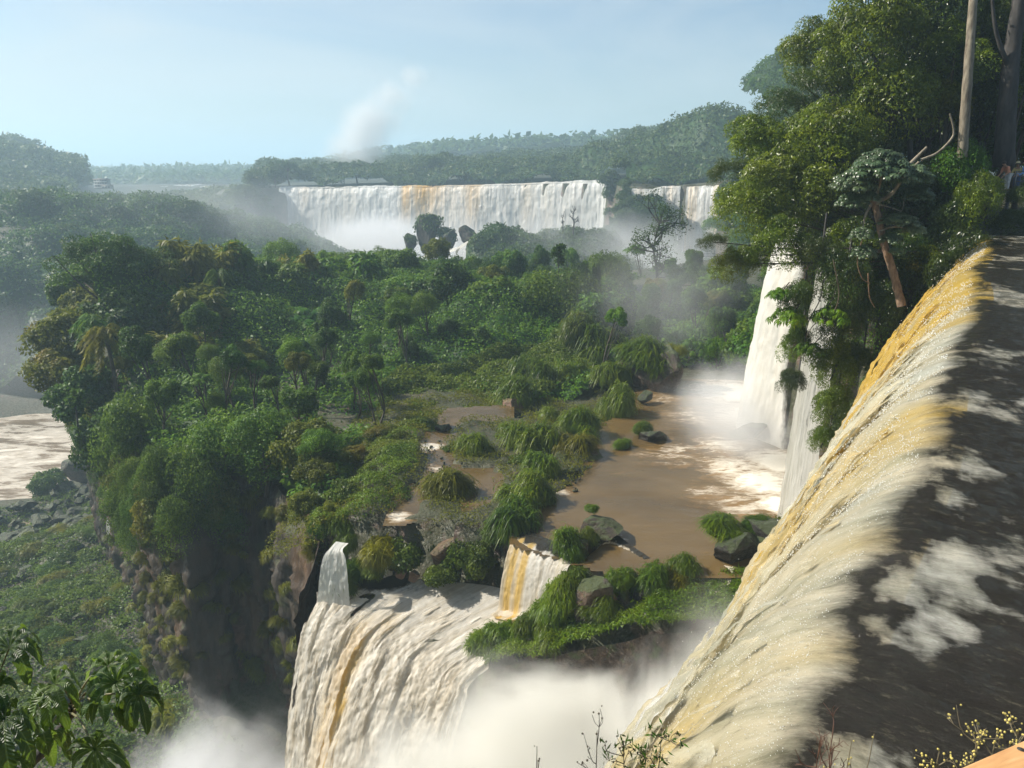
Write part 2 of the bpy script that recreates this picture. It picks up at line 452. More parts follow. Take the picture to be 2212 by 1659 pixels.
STREAM = [G(870, 1058, -22)[:2], G(905, 1040, -22)[:2], G(925, 990, -22)[:2], G(905, 950, -22)[:2], G(935, 925, -22)[:2], G(975, 885, -22)[:2], G(1100, 878, -22)[:2], G(1100, 905, -22)[:2], G(1000, 912, -22)[:2], G(960, 960, -22)[:2], G(985, 1010, -22)[:2], G(1065, 1010, -22)[:2], G(1085, 1050, -22)[:2], G(1060, 1085, -22)[:2], G(1010, 1100, -22)[:2], G(985, 1070, -22)[:2], G(930, 1062, -22)[:2], G(880, 1120, -22)[:2], G(850, 1130, -22)[:2], G(845, 1110, -22)[:2]]

LOW = [(-22, 57, -43), (-37, 76, -50), (-52, 72, -51), (-63, 110, -55), (-88, 124, -62.5), (-60, 128, -60), (-82, 137, -60.6), (-90, 129, -61), (-72, 150, -61), (-62, 140, -60), (-30, 50, -49), (-14, 40, -56),
       (0, 30, -63), (-20, 34, -60), (-60, 50, -56), (-100, 60, -56), (-75, 95, -57), (-130, 105, -60), (-120, 125, -63), (-130, 140, -66), (-62, 165, -66), (-92, 148, -66), (-30, 155, -67),
       (-112, 175, -66), (-60, 185, -66), (0, 180, -62), (40, 200, -58), (-112, 205, -58), (-60, 225, -52), (-60, 260, -44), (-110, 235, -47), (-160, 225, -50), (-100, 300, -34), (-150, 260, -40),
       (-20, 260, -56), (20, 300, -58), (-50, 350, -56), (0, 380, -58), (60, 260, -50), (-120, 380, -40), (-200, 420, -38), (-300, 700, -50), (-250, 240, -40), (-400, 230, -40)]

UPC = [(0, 0, -4.4), (60, 60, -3.2), (50, 20, -4.6), (30, 45, -3.6), (40, 80, -3), (80, 150, -2), (110, 250, -3), (60, 360, -9.5), (120, 340, -4), (45, 400, -9.5), (-60, 450, -12.8), (-140, 480, -13.5), (-20, 440, -11.5),
       (0, 520, -9), (200, 600, 0), (0, 800, -8), (-150, 700, -20), (-300, 830, -23), (-420, 830, -23), (-350, 1000, -20), (-200, 330, -22), (-260, 300, -28), (-300, 400, -18), (-250, 520, -22), (-340, 560, -2), (-450, 560, 6), (-600, 500, 12),
       (-600, 215, -40), (-350, 260, -34), (-450, 330, -24), (-900, 600, 14), (-280, 640, -22), (0, 1500, -10), (-500, 1500, -16), (800, 800, 0), (800, 0, -3), (-60, -14, -4), (-400, -60, -4)]

def mid_z(x, y):
    z = idw(x, y, [(-60, 112, -26), (-45, 95, -24.5), (-33, 72, -24.5), (-24, 58, -25), (-18, 62, -23.2), (-13, 50, -22.6), (-9, 60, -22.2), (0, 75, -22.8), (-20, 85, -22.5), (-15, 110, -23),
                   (20, 100, -22), (10, 84, -22.4), (40, 115, -19), (30, 140, -20), (0, 140, -26), (-40, 130, -27), (55, 140, -14), (24, 80, -21.5)], 3.)
    z = z + .35 * fb2(x, y, .35, 4, 5)
    pool = sdist(x, y, POOLP)
    shelf = (x < 8) & (y < 66) & (y > 43)
    z = np.where(shelf & (pool < 0), np.maximum(z, -21.85 + .18 * fb2(x, y, .5, 3, 15) - .25 * sstep(45.5, 44, y)), z)
    z = np.where(shelf & (x < -9.5), z - .35 * (-9.5 - x), z)
    pool = np.maximum(pool, sdist(x, y, STREAM))
    z = np.where(pool > 0, np.minimum(z, -22.35 - np.clip(pool, 0, 2) * .5), z)
    # ledge south of the rapids, sloping down to the left
    led = (y < 38.6 + .0 * x) & (x > -4)
    zl = np.interp(x, [-4, -1, 3, 7, 10, 14, 20], [-27.2, -26.2, -24.4, -22.7, -22.6, -22.2, -21.5]) + .35 * fb2(x, y, .8, 3, 9)
    z = np.where(led, zl, z)
    z = np.where((x < -1.5) & (y < 43.5) & (y < 42.5 - .75 * (x + 7)), np.minimum(z, -31.), z)
    r = sdist(x, y, RAPIDS)
    zr = rapid_z(x, y) - .7
    z = np.where(r > .3, zr, np.where(r > -.6, np.minimum(z, zr - .8), z))
    return z

def rapid_z(x, y):
    return np.interp(x, [-12.5, -9, -5, -2, 1, 4, 7], [-26.2, -26.3, -26.5, -26.3, -25.4, -24.2, -23.2])

def ground_z(x, y):
    x = np.asarray(x, float); y = np.asarray(y, float)
    b = sdist(x, y, BASIN)
    low = idw(x, y, LOW, 3.) + 1.2 * fb2(x, y, .06, 4, 1) + .5 * fb2(x, y, .3, 3, 2) * (b > 3)
    up = idw(x, y, UPC, 2.5) + 1.0 * fb2(x, y, .02, 3, 3)
    # wide natural banks on the far left, cliffs elsewhere
    wide = 2.0 + 60 * sstep(190, 240, y) * sstep(-120, -160, x)
    t = sstep(0, 1, b / wide)
    z = up * (1 - t) + low * t
    near = (np.hypot(x - 20, y - 30) < 60)
    z = np.where(near & (b < 0), np.where(b > -1.0, np.minimum(z, -4.3), z), z)
    m = sdist(x, y, MID)
    tm = sstep(-.8, .6, m)
    z = np.where((tm > 0) & (b > 0), z * (1 - tm) + mid_z(x, y) * tm, z)
    return z

# terrain sheet -------------------------------------------------------
def axis(n, lo, hi, c, near, k):
    t = np.linspace(-1, 1, n)
    return t
def warp_axis(segs):
    out = []
    for a, b, s in segs: out.append(np.arange(a, b, s))
    return np.concatenate(out + [[segs[-1][1]]])
gx = warp_axis([(-6000, -1200, 400), (-1200, -460, 40), (-460, -180, 8), (-180, -70, 3), (-70, 36, .8), (36, 120, 3), (120, 500, 15), (500, 6000, 400)])
gy = warp_axis([(-200, 0, 20), (0, 30, 1.5), (30, 125, .8), (125, 260, 2.5), (260, 500, 6), (500, 1200, 30), (1200, 9000, 400)])
GX, GY = np.meshgrid(gx, gy, indexing='ij')
GZ = ground_z(GX, GY)
# river bed of the upper river stays under the water
RIVER_TOP = [(-.9, -.6)] + LIP[1:] + [(25.2, 43), (30, 46), (45, 52), (90, 60), (90, -20), (8, -20), (1.5, -4)]
GZ = np.where(sdist(GX, GY, RIVER_TOP) > -.2, np.minimum(GZ, -4.6), GZ)
ter = link('ground', mesh('ground', np.stack([GX.ravel(), GY.ravel(), GZ.ravel()], 1), grid_faces(*GX.shape), [M['soil']]))
tag(ter, kind='structure')

# flat waters -----------------------------------------------------------
def sheet_poly(name, poly, z, step, mat, amp=0., sc=.5, seed=3, inner=True, pad=0.):
    xs = np.arange(min(p[0] for p in poly) - step, max(p[0] for p in poly) + step * 2, step)
    ys = np.arange(min(p[1] for p in poly) - step, max(p[1] for p in poly) + step * 2, step)
    X, Y = np.meshgrid(xs, ys, indexing='ij')
    Z = z + (amp * fb2(X, Y, sc, 4, seed) if amp else 0 * X)
    F = grid_faces(*X.shape)
    cx = X.ravel()[F].mean(1); cy = Y.ravel()[F].mean(1)
    F = F[sdist(cx, cy, poly) > -pad]
    used = np.unique(F); re = -np.ones(X.size, int); re[used] = np.arange(len(used))
    V = np.stack([X.ravel(), Y.ravel(), Z.ravel()], 1)[used]
    o = link(name, mesh(name, V, re[F], [mat])); tag(o, kind='structure')
    return o
sheet_poly('pool_water', [(p[0], p[1]) for p in POOLP], -22.0, .35, M['pool'], .07, .6, pad=.8)
sheet_poly('stream_water', STREAM, -22.02, .3, M['pool'], .05, .9, pad=.6)
V = [(-900, 60, -62), (200, 60, -62), (200, 700, -62), (-900, 700, -62)]
o = link('gorge_river', mesh('gorge_river', V, [(0, 1, 2, 3)], [M['river']])); tag(o, kind='structure')
# ---------------------------------------------------------------- upper river surface (beside the camera)
def flow_sheet(name, streams, nu, nv, mat, tintf, amp=.15, usc=1.2, vsc=.25, seed=1, parent=None, uwarp=None, iso=0, isoa=.35):
    S = np.asarray(streams, float)          # (k, m, 3)
    k, m, _ = S.shape
    A = np.stack([smooth_path(S[i], nv) for i in range(k)])      # (k,nv,3)
    B = np.stack([smooth_path(A[:, j], nu) for j in range(nv)], 1)  # (nu,nv,3)
    if uwarp is not None:
        t = uwarp(np.linspace(0, 1, nu)) * (nu - 1)
        i = np.clip(np.floor(t).astype(int), 0, nu - 2); f = (t - i)[:, None, None]
        B = B[i] * (1 - f) + B[i + 1] * f
    du = np.linalg.norm(np.diff(B[:, nv // 3], axis=0), axis=1); U = np.concatenate([[0], np.cumsum(du)])
    dv = np.linalg.norm(np.diff(B, axis=1), axis=2); Vv = np.concatenate([np.zeros((nu, 1)), np.cumsum(dv, 1)], 1)
    UU = np.repeat(U[:, None], nv, 1)
    Tu = np.gradient(B, axis=0); Tv = np.gradient(B, axis=1)
    N = np.cross(Tv, Tu); N /= np.linalg.norm(N, axis=2, keepdims=True) + 1e-9
    p = np.stack([UU.ravel() * usc, Vv.ravel() * vsc, np.full(UU.size, .3)], 1)
    n1 = fbm(p, 5, seed, .6).reshape(nu, nv)
    p3 = B.reshape(-1, 3) * usc * 2.2
    n2 = fbm(p3 if not iso else B.reshape(-1, 3) * iso, 4, seed + 5).reshape(nu, nv)
    fade = np.minimum(1, Vv / 1.5)
    aa = amp(UU, Vv) if callable(amp) else amp
    B = B + N * ((n1 * .75 + n2 * isoa) * aa * (.3 + .7 * fade))[..., None]
    t = tintf(UU / U[-1], Vv / Vv[:, -1:], B, Vv, n1)
    me = mesh(name, B.reshape(-1, 3), grid_faces(nu, nv), [mat], attrs={'tint': np.stack([q.ravel() for q in t], 1)}, uv=np.stack([UU.ravel(), Vv.ravel()], 1))
    return link(name, me, parent), B

# near curtain of the fall beside the camera --------------------------------
lipc = smooth_path([(x, y, Z_TOP) for x, y in LIP], 60)
tl = np.gradient(lipc, axis=0); tl[:, 2] = 0; tl /= np.linalg.norm(tl, axis=1, keepdims=True)
nl = np.stack([-tl[:, 1], tl[:, 0], np.zeros(60)], 1)
D0 = np.array([-.838, .545, 0])
streams = []
for i in range(60):
    s = i / 59
    d = nl[i] * .35 + D0 * .65; d /= np.linalg.norm(d)
    v = np.interp(s, [0, .15, .35, .6, .8, 1], [2.5, 2.6, 2.75, 2.9, 2.9, 2.4]) * (1 + .05 * math.sin(i * 1.7))
    pts = [lipc[i] - d * q_ + np.array([0, 0, .03]) for q_ in (9., 6.5, 4.5, 3., 1.6, .5)]
    for t in (0.02, .15, .3, .45, .62, .8, 1.0, 1.25, 1.5, 1.8, 2.1):
        pts.append(lipc[i] + d * v * t + np.array([0, 0, -4.9 * t * t + .03]))
    streams.append(pts)
near_fall = link('waterfall', None); tag(near_fall, 'wide yellow and white waterfall curving off the dark river beside the wooden rail', 'waterfall')
def tint_near(u, v, B, V, n, off=8.55):
    V = V - off
    nz = fbm(np.stack([u.ravel() * 26, V.ravel() * .25, 0 * u.ravel()], 1), 4, 3).reshape(u.shape)
    nzh = fbm(np.stack([u.ravel() * 130, V.ravel() * .8, 0 * u.ravel()], 1), 4, 33).reshape(u.shape)
    nz2 = fbm(B.reshape(-1, 3) * .5, 3, 8).reshape(u.shape)
    band = np.interp(u, [0, .12, .2, .28, .36, .44, .52, .62, .72, .82, .92, 1], [.55, .6, .25, .55, .25, .35, .7, .95, .9, 1.0, .8, .2])
    yel = np.clip(band * (1.32 - .25 * np.clip(V - 3, 0, 9) / 3) + .5 * nz, 0, 1)
    foam = np.clip((V - .35 + .14 * nz + .16 * nzh + .22 * nz2) * .9, -.6, .75)
    X_, Y_ = B[..., 0], B[..., 1]; cr = 0 * u
    wx = X_ + .25 * fb2(X_, Y_, 2.2, 3, 61); wy = Y_ + .25 * fb2(X_, Y_, 2.2, 3, 62)
    for a_, b_, r_, s_ in _sp:
        gx_, gy_ = _gt(a_, b_); cr = np.maximum(cr, (s_ + .02) * np.exp(-((wx - gx_) ** 2 + (wy - gy_) ** 2) / (r_ * 1.3) ** 2))
    tex = fbm(np.stack([X_.ravel() * 2.6, Y_.ravel() * 1.5, 0 * X_.ravel()], 1), 5, 71, .65).reshape(u.shape)
    foam = np.where(V < 1.2, np.maximum(foam, np.clip(cr * .92 + .45 * tex * (cr > .04), -.6, .5)), foam)
    yel = np.where(V < .3, yel * .35, yel)
    op = np.ones_like(u)
    op = np.minimum(op, 1.2 - np.clip(V - 11, 0, 5) * .22 + .2 * n)
    return yel, foam, op
def uw(t): return t ** 1.9 * .94 + .06 * t
sheet, NB = flow_sheet('falling_sheet', streams, 620, 430, M['fall_near'], tint_near,
    amp=lambda U, V: .055 + .02 * np.clip(V - 8.8, 0, 9), usc=1.6, vsc=.5, seed=4, parent=near_fall, uwarp=uw)
def tint_near2(u, v, B, V, n):
    y, f, op = tint_near(u, v, B, V, n, 0.)
    nzh = fbm(np.stack([u.ravel() * 210, V.ravel() * .9, 0 * u.ravel() + 5], 1), 4, 35).reshape(u.shape)
    return y * .95, f + .1, np.where(V < 1.5, 0, .02 + .055 * np.clip(V, 0, 8) + .75 * nzh)
for kk, (sc, dz) in enumerate([(1.05, .10), (1.11, .20)]):
    st2 = []
    for s_ in streams:
        a_ = np.array(s_)[5:]; c_ = a_[1].copy(); o_ = a_ - c_; o_[:, :2] *= sc; o_[:, 2] += dz * np.linspace(0, 1.6, len(a_)) - .06; st2.append(list(c_ + o_))
    flow_sheet('broken_water', st2, 460, 230, M['fall_near'], tint_near2, amp=lambda U, V: .09 + .03 * np.clip(V, 0, 9), usc=2.0, vsc=.7, seed=44 + kk, parent=near_fall, uwarp=uw)

# drops thrown off the curtain
def drops(name, P, sizes, mat, parent):
    n = len(P); o = np.array([(1, 0, 0), (-.5, .87, 0), (-.5, -.87, 0), (0, 0, 1.3), (0, 0, -1.3)], float)
    V = (P[:, None, :] + o[None] * sizes[:, None, None]).reshape(-1, 3)
    f = np.array([(0, 1, 3), (1, 2, 3), (2, 0, 3), (1, 0, 4), (2, 1, 4), (0, 2, 4)])
    F = (np.arange(n)[:, None, None] * 5 + f[None]).reshape(-1, 3)
    return link(name, mesh(name, V, F, [mat]), parent)
m, nt = new_mat('spray_drop'); q = NT(nt)
p_ = q.n('ShaderNodeBsdfPrincipled', Roughness=.25); p_.inputs['Base Color'].default_value = (.8, .8, .74, 1)
oo = q.n('ShaderNodeOutputMaterial'); q.l(p_.outputs[0], oo.inputs[0]); M['drop'] = m
idx_u = (RNG.random(16000) ** 1.6 * 560).astype(int); idx_v = (196 + RNG.random(16000) * 180).astype(int)
P = NB[idx_u, np.clip(idx_v, 0, 429)]
P = P + RNG.normal(0, .10, P.shape) + np.abs(RNG.normal(0, .13, (len(P), 1))) * np.array([-.6, .2, .75])
dist = np.linalg.norm(P, axis=1)
o = drops('spray', P, np.clip(dist * .0006, .004, .012) * RNG.uniform(.3, 1.3, len(P)) ** 1.5, M['drop'], near_fall); tag(o, kind='stuff')

n_ = 52000; iu = (RNG.random(n_) ** 1.3 * 590).astype(int); iv = (182 + RNG.random(n_) * 195).astype(int)
P = NB[iu, iv] + RNG.normal(0, .02, (n_, 3)) + np.array([-.02, 0, .05]); dist = np.linalg.norm(P, axis=1)
clump = fbm(P * 1.4, 3, 91) > -.12
P, dist = P[clump], dist[clump]
o = drops('foam_flecks', P, np.clip(dist * .0006, .003, .012) * RNG.uniform(.4, 1.3, len(P)), M['drop'], near_fall); tag(o, kind='stuff')
# upper river
xs = np.concatenate([np.arange(-2, 27, .16), np.arange(27, 92, .8)]); ys = np.arange(-12, 61, .18)
X, Y = np.meshgrid(xs, ys, indexing='ij')
ld = np.full(X.shape, 1e9)
for q_ in lipc: ld = np.minimum(ld, np.hypot(X - q_[0], Y - q_[1]))
Zr = Z_TOP - .2 * sstep(8.6, 7.5, ld) + (.14 * fb2(X, Y * .6, .55, 4, 2) + .05 * fb2(X, Y, 1.7, 3, 4)) * sstep(6, 9, ld)
F = grid_faces(*X.shape); cx = X.ravel()[F].mean(1); cy = Y.ravel()[F].mean(1)
F = F[sdist(cx, cy, RIVER_TOP) > .12]
used = np.unique(F); re = -np.ones(X.size, int); re[used] = np.arange(len(used))
o = link('upper_river', mesh('upper_river', np.stack([X.ravel(), Y.ravel(), Zr.ravel()], 1)[used], re[F], [M['top']])); tag(o, kind='structure')

# cliff waterfalls to the right, behind the leaning trees ---------------------
def curtain(name, label, lip, zt, zb, dvec, v, mat, nu, nv, tintf, amp=.25, usc=.8, vsc=.1, seed=2, cat='waterfall', topback=1.5, tmax=None):
    st = []
    for i, (x, y) in enumerate(lip):
        z0 = zt[i] if isinstance(zt, (list, tuple)) else zt
        z1 = zb[i] if isinstance(zb, (list, tuple)) else zb
        dv = np.array([dvec[0], dvec[1], 0]) if not isinstance(dvec[0], (tuple, list)) else np.array([*dvec[i], 0])
        T = math.sqrt((z0 - z1) / 4.9); vv = v * (1 + .12 * math.sin(i * 2.3))
        pts = [np.array([x, y, z0 + .25]) - dv * topback]
        for t in np.array([0, .12, .25, .4, .55, .7, .85, 1.]) * T:
            pts.append(np.array([x, y, z0]) + dv * vv * t + np.array([0, 0, -4.9 * t * t]))
        st.append(pts)
    o, B = flow_sheet(name, st, nu, nv, mat, tintf, amp, usc, vsc, seed)
    tag(o, label, cat)
    return o
def tint_side(y=.15, holes=.0, edge=.06, yb=None):
    def f(u, v, B, V, n):
        nz = fbm(np.stack([u.ravel() * 9, v.ravel() * .5, 0 * u.ravel()], 1), 4, 13).reshape(u.shape)
        yy = yb(u, v) if yb else y
        op = 1.0 + 0 * u - holes * np.clip(nz, 0, 1) * 2
        e = np.minimum(u, 1 - u)
        op = np.where(e < edge, np.minimum(op, .1 + e / edge * .85 + .8 * nz), op)
        return np.clip(yy + .45 * nz, 0, 1), np.clip(.65 + .3 * nz, 0, 1), op
    return f
curtain('waterfall', 'narrow white waterfall between the hanging vine column and the leafy trunk', [(18.4, 45.8), (19.9, 46.8), (21.6, 48.2)], Z_TOP, [-22.3, -22.3, -22.3], (-.7, -.3), 1.0, M['fall_side'], 130, 120, tint_side(.0, holes=.0, edge=.16), .22, .9)
curtain('waterfall', 'broad white waterfall pouring into the back of the brown pool under the leaning trees', [(23.4, 60.0), (22.6, 62.5), (23.4, 65.5), (25.5, 68.5), (28.5, 71.5)], Z_TOP, -22.2, [(-.5, -.8), (-.95, -.1), (-1, 0), (-.95, .25), (-.6, .7)], 1.6, M['fall_side'], 200, 130, tint_side(.12, holes=.05, edge=.14), .3, .8)

# the San-Martin-like far wall of falls ------------------------------------------
far_lip = [(-136, 462), (-122, 458), (-100, 449), (-80, 441), (-60, 433), (-40, 425), (-22, 417), (-5, 410), (12, 403), (28, 394), (42, 384), (46, 378)]
zt_far = [-13.2, -13.1, -12.9, -12.4, -12.0, -11.6, -11.0, -10.4, -9.6, -8.8, -8.0, -7.8]
def ybfar(u, v):
    x = u * 100
    return np.interp(x, [0, 38, 41, 46, 56, 61, 66, 100], [.0, .02, .75, .95, .6, .45, .05, .0]) * (1.1 - .8 * v)
curtain('waterfall', 'huge far wall of white falls with an amber band above the rock towers', far_lip, zt_far, -56, (-.12, -1), 3.2, M['fall_far'], 700, 110, tint_side(.0, holes=.3, edge=.01, yb=ybfar), 1.3, .12, .02, seed=21, topback=9)
curtain('waterfall', 'hazy waterfall with dark rock streaks right of the tree clad spur', [(51, 339), (58, 336), (66, 333), (71, 331)], [-10.5, -10, -9.6, -9.4], -52, (-.2, -1), 2.6, M['fall_far'], 150, 80, tint_side(.05, holes=.5, edge=.04), 1.6, .14, .02, seed=31, topback=6)
curtain('waterfall', 'cream waterfall half hidden by the right hand tree wall', [(72.5, 330), (78, 327), (84, 322), (88, 319)], [-9.6, -9.2, -8.8, -8.6], -50, (-.3, -1), 3.0, M['fall_far'], 120, 80, tint_side(.2, edge=.04), 1.6, .14, .02, seed=33, topback=6)
# far devil's-throat-like edge
curtain('waterfall', 'distant low line of white falls below the far forest ridge', [(-392, 800), (-372, 803), (-350, 800), (-330, 806), (-312, 803), (-300, 806)], [-27.5, -23.5, -22.0, -21.5, -22, -24], -48, (-.1, -1), 3, M['fall_far'], 200, 40, tint_side(.0, holes=.9, edge=.02), 2.5, .05, .02, seed=41, topback=30)
curtain('waterfall', 'farthest tiny strand of white falls near the jungle spur', [(-293, 830), (-284, 832), (-274, 834)], [-26, -25, -25], -38, (-.1, -1), 3, M['fall_far'], 60, 30, tint_side(.0, holes=.9, edge=.05), 2.0, .08, .02, seed=42, topback=25)

# pool lip: upper drop of the foreground cascade ------------------------------------
casc = link('cascade', None); tag(casc, 'foreground cascade of cream rapids plunging off the mossy ledge into the gorge mist', 'waterfall')
lip1 = [G(1108, 1166, -22.0), G(1128, 1172, -22.0), G(1150, 1183, -22.0), G(1180, 1195, -22.0), G(1205, 1205, -22.0), G(1232, 1218, -22.0)]
st = []
for i, (x, y, z) in enumerate(lip1):
    h = [3.9, 3.9, 3.6, 3.0, 2.2, 1.4][i]; d = np.array([-.55, -.83, 0]); T = math.sqrt(h / 4.9)
    pts = [np.array([x, y, z + .05]) - d * 1.6, np.array([x, y, z + .06]) - d * .5]
    for t in (.1, .3, .5, .7, .85, 1.0): pts.append(np.array([x, y, z]) + d * 1.9 * t * T + np.array([0, 0, -h * t * t]))
    pts.append(np.array([x, y, z - h]) + d * (1.9 * T + .8)); st.append(pts)
def tint_c1(u, v, B, V, n):
    nz = fbm(np.stack([u.ravel() * 9, v.ravel() * .8, 0 * u.ravel()], 1), 4, 23).reshape(u.shape)
    y = np.interp(u, [0, .1, .25, .36, .42, .7, .8, 1], [.2, .7, .85, .6, .15, .0, .25, .4]) + .8 * nz
    foam = np.clip((V - 1.0) * .8 + .4 * nz, -.4, .7)
    op = np.where(V < .35, (V - .1) * 5, 1.) - .9 * sstep(.72, .8, u) * sstep(.86, .8, u) * (nz > -.1)
    return np.clip(y, 0, 1), foam, op
flow_sheet('upper_drop', st, 150, 90, M['fall_mid'], tint_c1, .13, 1.6, .4, 7, casc)
# second chute right of the tussock rock
lip2 = [G(1262, 1210, -22.0), G(1290, 1185, -22.0), G(1320, 1172, -22.0), G(1352, 1190, -22.05), G(1390, 1214, -22.1)]
lip2e = [G(1240, 1235, -23.1), G(1250, 1240, -23.1), G(1285, 1240, -22.9), G(1310, 1245, -22.7), G(1330, 1250, -22.6)]
st = []
for a, b in zip(lip2, lip2e):
    a = np.array(a); b = np.array(b)
    st.append([a + (a - b) * .3 + (0, 0, .05), a + (0, 0, .05), a * .6 + b * .4 + (0, 0, -.15), a * .3 + b * .7 + (0, 0, .12), b, b + (b - a) * .5 + (0, 0, -.5)])
def tint_c2(u, v, B, V, n):
    nz = fbm(B.reshape(-1, 3) * 1.6, 4, 27).reshape(u.shape)
    return np.clip(.25 + .5 * nz, 0, 1), np.clip(V * .8 - .2 + .5 * nz, -.3, .6), np.where(V < .35, (V - .1) * 5, 1.)
flow_sheet('side_chute', st, 90, 60, M['fall_mid'], tint_c2, .18, 1.8, .6, 9, casc)

# rapids and the big drop: streamlines from the foot of the pool drop over the ledge
def s_line(start, mid, lip, d, v, zb=-60):
    pts = [np.array(start, float), np.array(mid, float), np.array(lip, float)]
    d = np.array([*d, 0.]); z0 = lip[2]; T = math.sqrt((z0 - zb) / 4.9)
    for t in (.12, .25, .4, .55, .7, .85, 1.): pts.append(np.array(lip) + d * v * t * T + np.array([0, 0, -1.5 * t * T - (z0 - zb - 1.5 * T) * t * t]))
    return pts
L3 = [
    s_line((-12.3, 44.9, -25.9), (-12.5, 43.6, -26.1), (-12.2, 42.3, -26.3), (-.5, -.86), 2.6),
    s_line((-9.5, 44.9, -25.8), (-10.8, 43.6, -26.1), (-11.2, 41.9, -26.4), (-.52, -.85), 2.9),
    s_line((-6.5, 44.5, -25.9), (-8.6, 43.0, -26.3), (-9.8, 41.3, -26.7), (-.55, -.83), 3.4),
    s_line((-4.0, 43.9, -25.8), (-6.6, 42.2, -26.4), (-8.4, 40.6, -27.0), (-.58, -.81), 4.0),
    s_line((-1.6, 43.3, -25.7), (-4.4, 41.6, -26.4), (-7.0, 39.9, -27.3), (-.6, -.8), 4.5),
    s_line((0.3, 42.3, -25.6), (-2.6, 40.8, -26.4), (-5.6, 39.2, -27.6), (-.6, -.8), 4.5),
    s_line((1.6, 41.2, -25.1), (-1.0, 40.0, -26.2), (-4.2, 38.7, -27.8), (-.6, -.8), 4.4),
    s_line((3.4, 40.1, -24.3), (0.6, 39.3, -25.9), (-3.1, 38.1, -28.0), (-.6, -.8), 4.0),
    s_line((5.6, 38.9, -23.3), (2.6, 38.3, -25.1), (-2.0, 37.5, -28.2), (-.55, -.84), 3.4),
]
def tint_c3(u, v, B, V, n):
    nz = fbm(B.reshape(-1, 3) * .45, 4, 27).reshape(u.shape)
    nz3 = fbm(B.reshape(-1, 3) * 1.3, 3, 29).reshape(u.shape)
    ys = np.exp(-((u - .33 - .03 * nz) / .085) ** 2) * sstep(2.6, 6.5, V) * (1 - .75 * sstep(14, 22, V)) * 1.15
    ys2 = np.exp(-((u - .86) / .12) ** 2) * sstep(5, 1.5, V) * .7
    ys3 = .25 * sstep(.3, .4, u) * sstep(5, 9, V)
    dark = sstep(.38, .1, u) * sstep(3.2, 1.0, V)
    foam = .62 - .62 * dark + .2 * nz3
    op = np.ones_like(u)
    e = np.minimum(u, 1 - u)
    op = np.where(e < .04, .2 + e / .04 * .8 + .3 * nz3, op)
    # gap with the tussocks hanging in it
    g = np.exp(-((u - .2) / .028) ** 2) * sstep(1.8, 3.0, V) * sstep(9.5, 6.5, V)
    op = op - 1.6 * g * (nz3 > -.35)
    return np.clip(ys + ys2 + ys3 + .35 * nz, 0, 1), foam, op
def tint_c4(u, v, B, V, n):
    a, b, c = tint_c3(u, v, B, V, n); nz = fbm(np.stack([u.ravel() * 34, V.ravel() * .35, 0 * u.ravel()], 1), 4, 73).reshape(u.shape)
    return a * .5, b + .1, np.where(V < 3.0, 0, .18 + .03 * V + .9 * nz)
L4 = [[np.array(p) + np.array([-.12, -.2, .22]) * min(1, j / 3) for j, p in enumerate(s)] for s in L3]
flow_sheet('broken_water', L4, 280, 260, M['fall_mid'], tint_c4, lambda U, V: .08 + .012 * np.clip(V, 0, 12), 1.2, .5, 52, casc, iso=3, isoa=.6)
flow_sheet('rapids', L3, 330, 340, M['fall_mid'], tint_c3, lambda U, V: .07 + .008 * np.clip(V, 0, 12), .7, .35, 12, casc, iso=2.6, isoa=.5)
# thin fall at the corner of the shelf
st = []
for i, (px, py) in enumerate([(712, 1184), (726, 1186), (742, 1188)]):
    x, y, z = G(px, py, -22.9)
    d = np.array([-.25, -.97, 0]); T = math.sqrt(36 / 4.9)
    pts = [np.array([x, y, z + .05]) - d * .8]
    for t in (0, .12, .25, .4, .55, .7, .85, 1.): pts.append(np.array([x, y, z]) + d * 1.0 * t * T * (1, 1, 0) + np.array([(i - 1) * 1.5 * t ** .7, 0, -36 * t * t]))
    st.append(pts)
o, _ = flow_sheet('waterfall', st, 80, 200, M['fall_side'], tint_side(.0, holes=.1, edge=.12), .14, 1.4, .2, 15)
tag(o, 'thin white ribbon waterfall at the left corner of the grassy shelf, against the dark cliff', 'waterfall')
# small side spouts
def spout(label, p0, p1, w0, w1, mat='fall_side', seed=3, nu=24, nv=50, mid=None):
    a = np.array(p0, float); b = np.array(p1, float)
    dirv = (b - a); side = np.cross(dirv, (0, .3, 1)); side = np.array([1, 0, 0]) if np.linalg.norm(side) < .1 else side / np.linalg.norm(side)
    st = []
    for s in (-1, 0, 1):
        pts = []
        for t in (0, .15, .35, .6, .8, 1.0):
            hz = 1 - (1 - t) ** 1.6
            p = a + (b - a) * np.array([hz, hz, t]) + side * s * (w0 + (w1 - w0) * t) * .5
            pts.append(p)
        st.append(pts)
    o, _ = flow_sheet('waterfall', st, nu, nv, M[mat], tint_side(.1, holes=.25, edge=.25), .10, 2., .4, seed)
    tag(o, label, 'waterfall'); return o
spout('small white spout behind the mossy foot of the cliff corner', W(236, 1078, 97), W(244, 1162, 96), 1.0, 2.6)
spout('white water spilling between the dark outcrop and the grassy ledge', W(1545, 1218, 39.6), W(1505, 1285, 37.6), 2.6, 4.2, 'fall_mid')
spout('short white cascade between grass mounds left of the shelf stream', W(768, 1140, 46.5), W(742, 1210, 46.0), 1.4, 1.8)
spout('white riffle sliding from the grassy shelf between two tussocks', W(868, 1118, 48.5), W(775, 1145, 47.5), 1.6, 1.6, 'fall_mid')
spout('thin white trickle between boulders below the leafy shrubs', W(852, 1195, 44.8), W(838, 1245, 44.6), .5, 1.1)
spout('little white spout beside the dark rock in the stream', W(990, 930, 63), W(990, 962, 62.6), .35, .5)
# ---------------------------------------------------------------- foliage builders
def unit(v): return v / (np.linalg.norm(v, axis=-1, keepdims=True) + 1e-9)

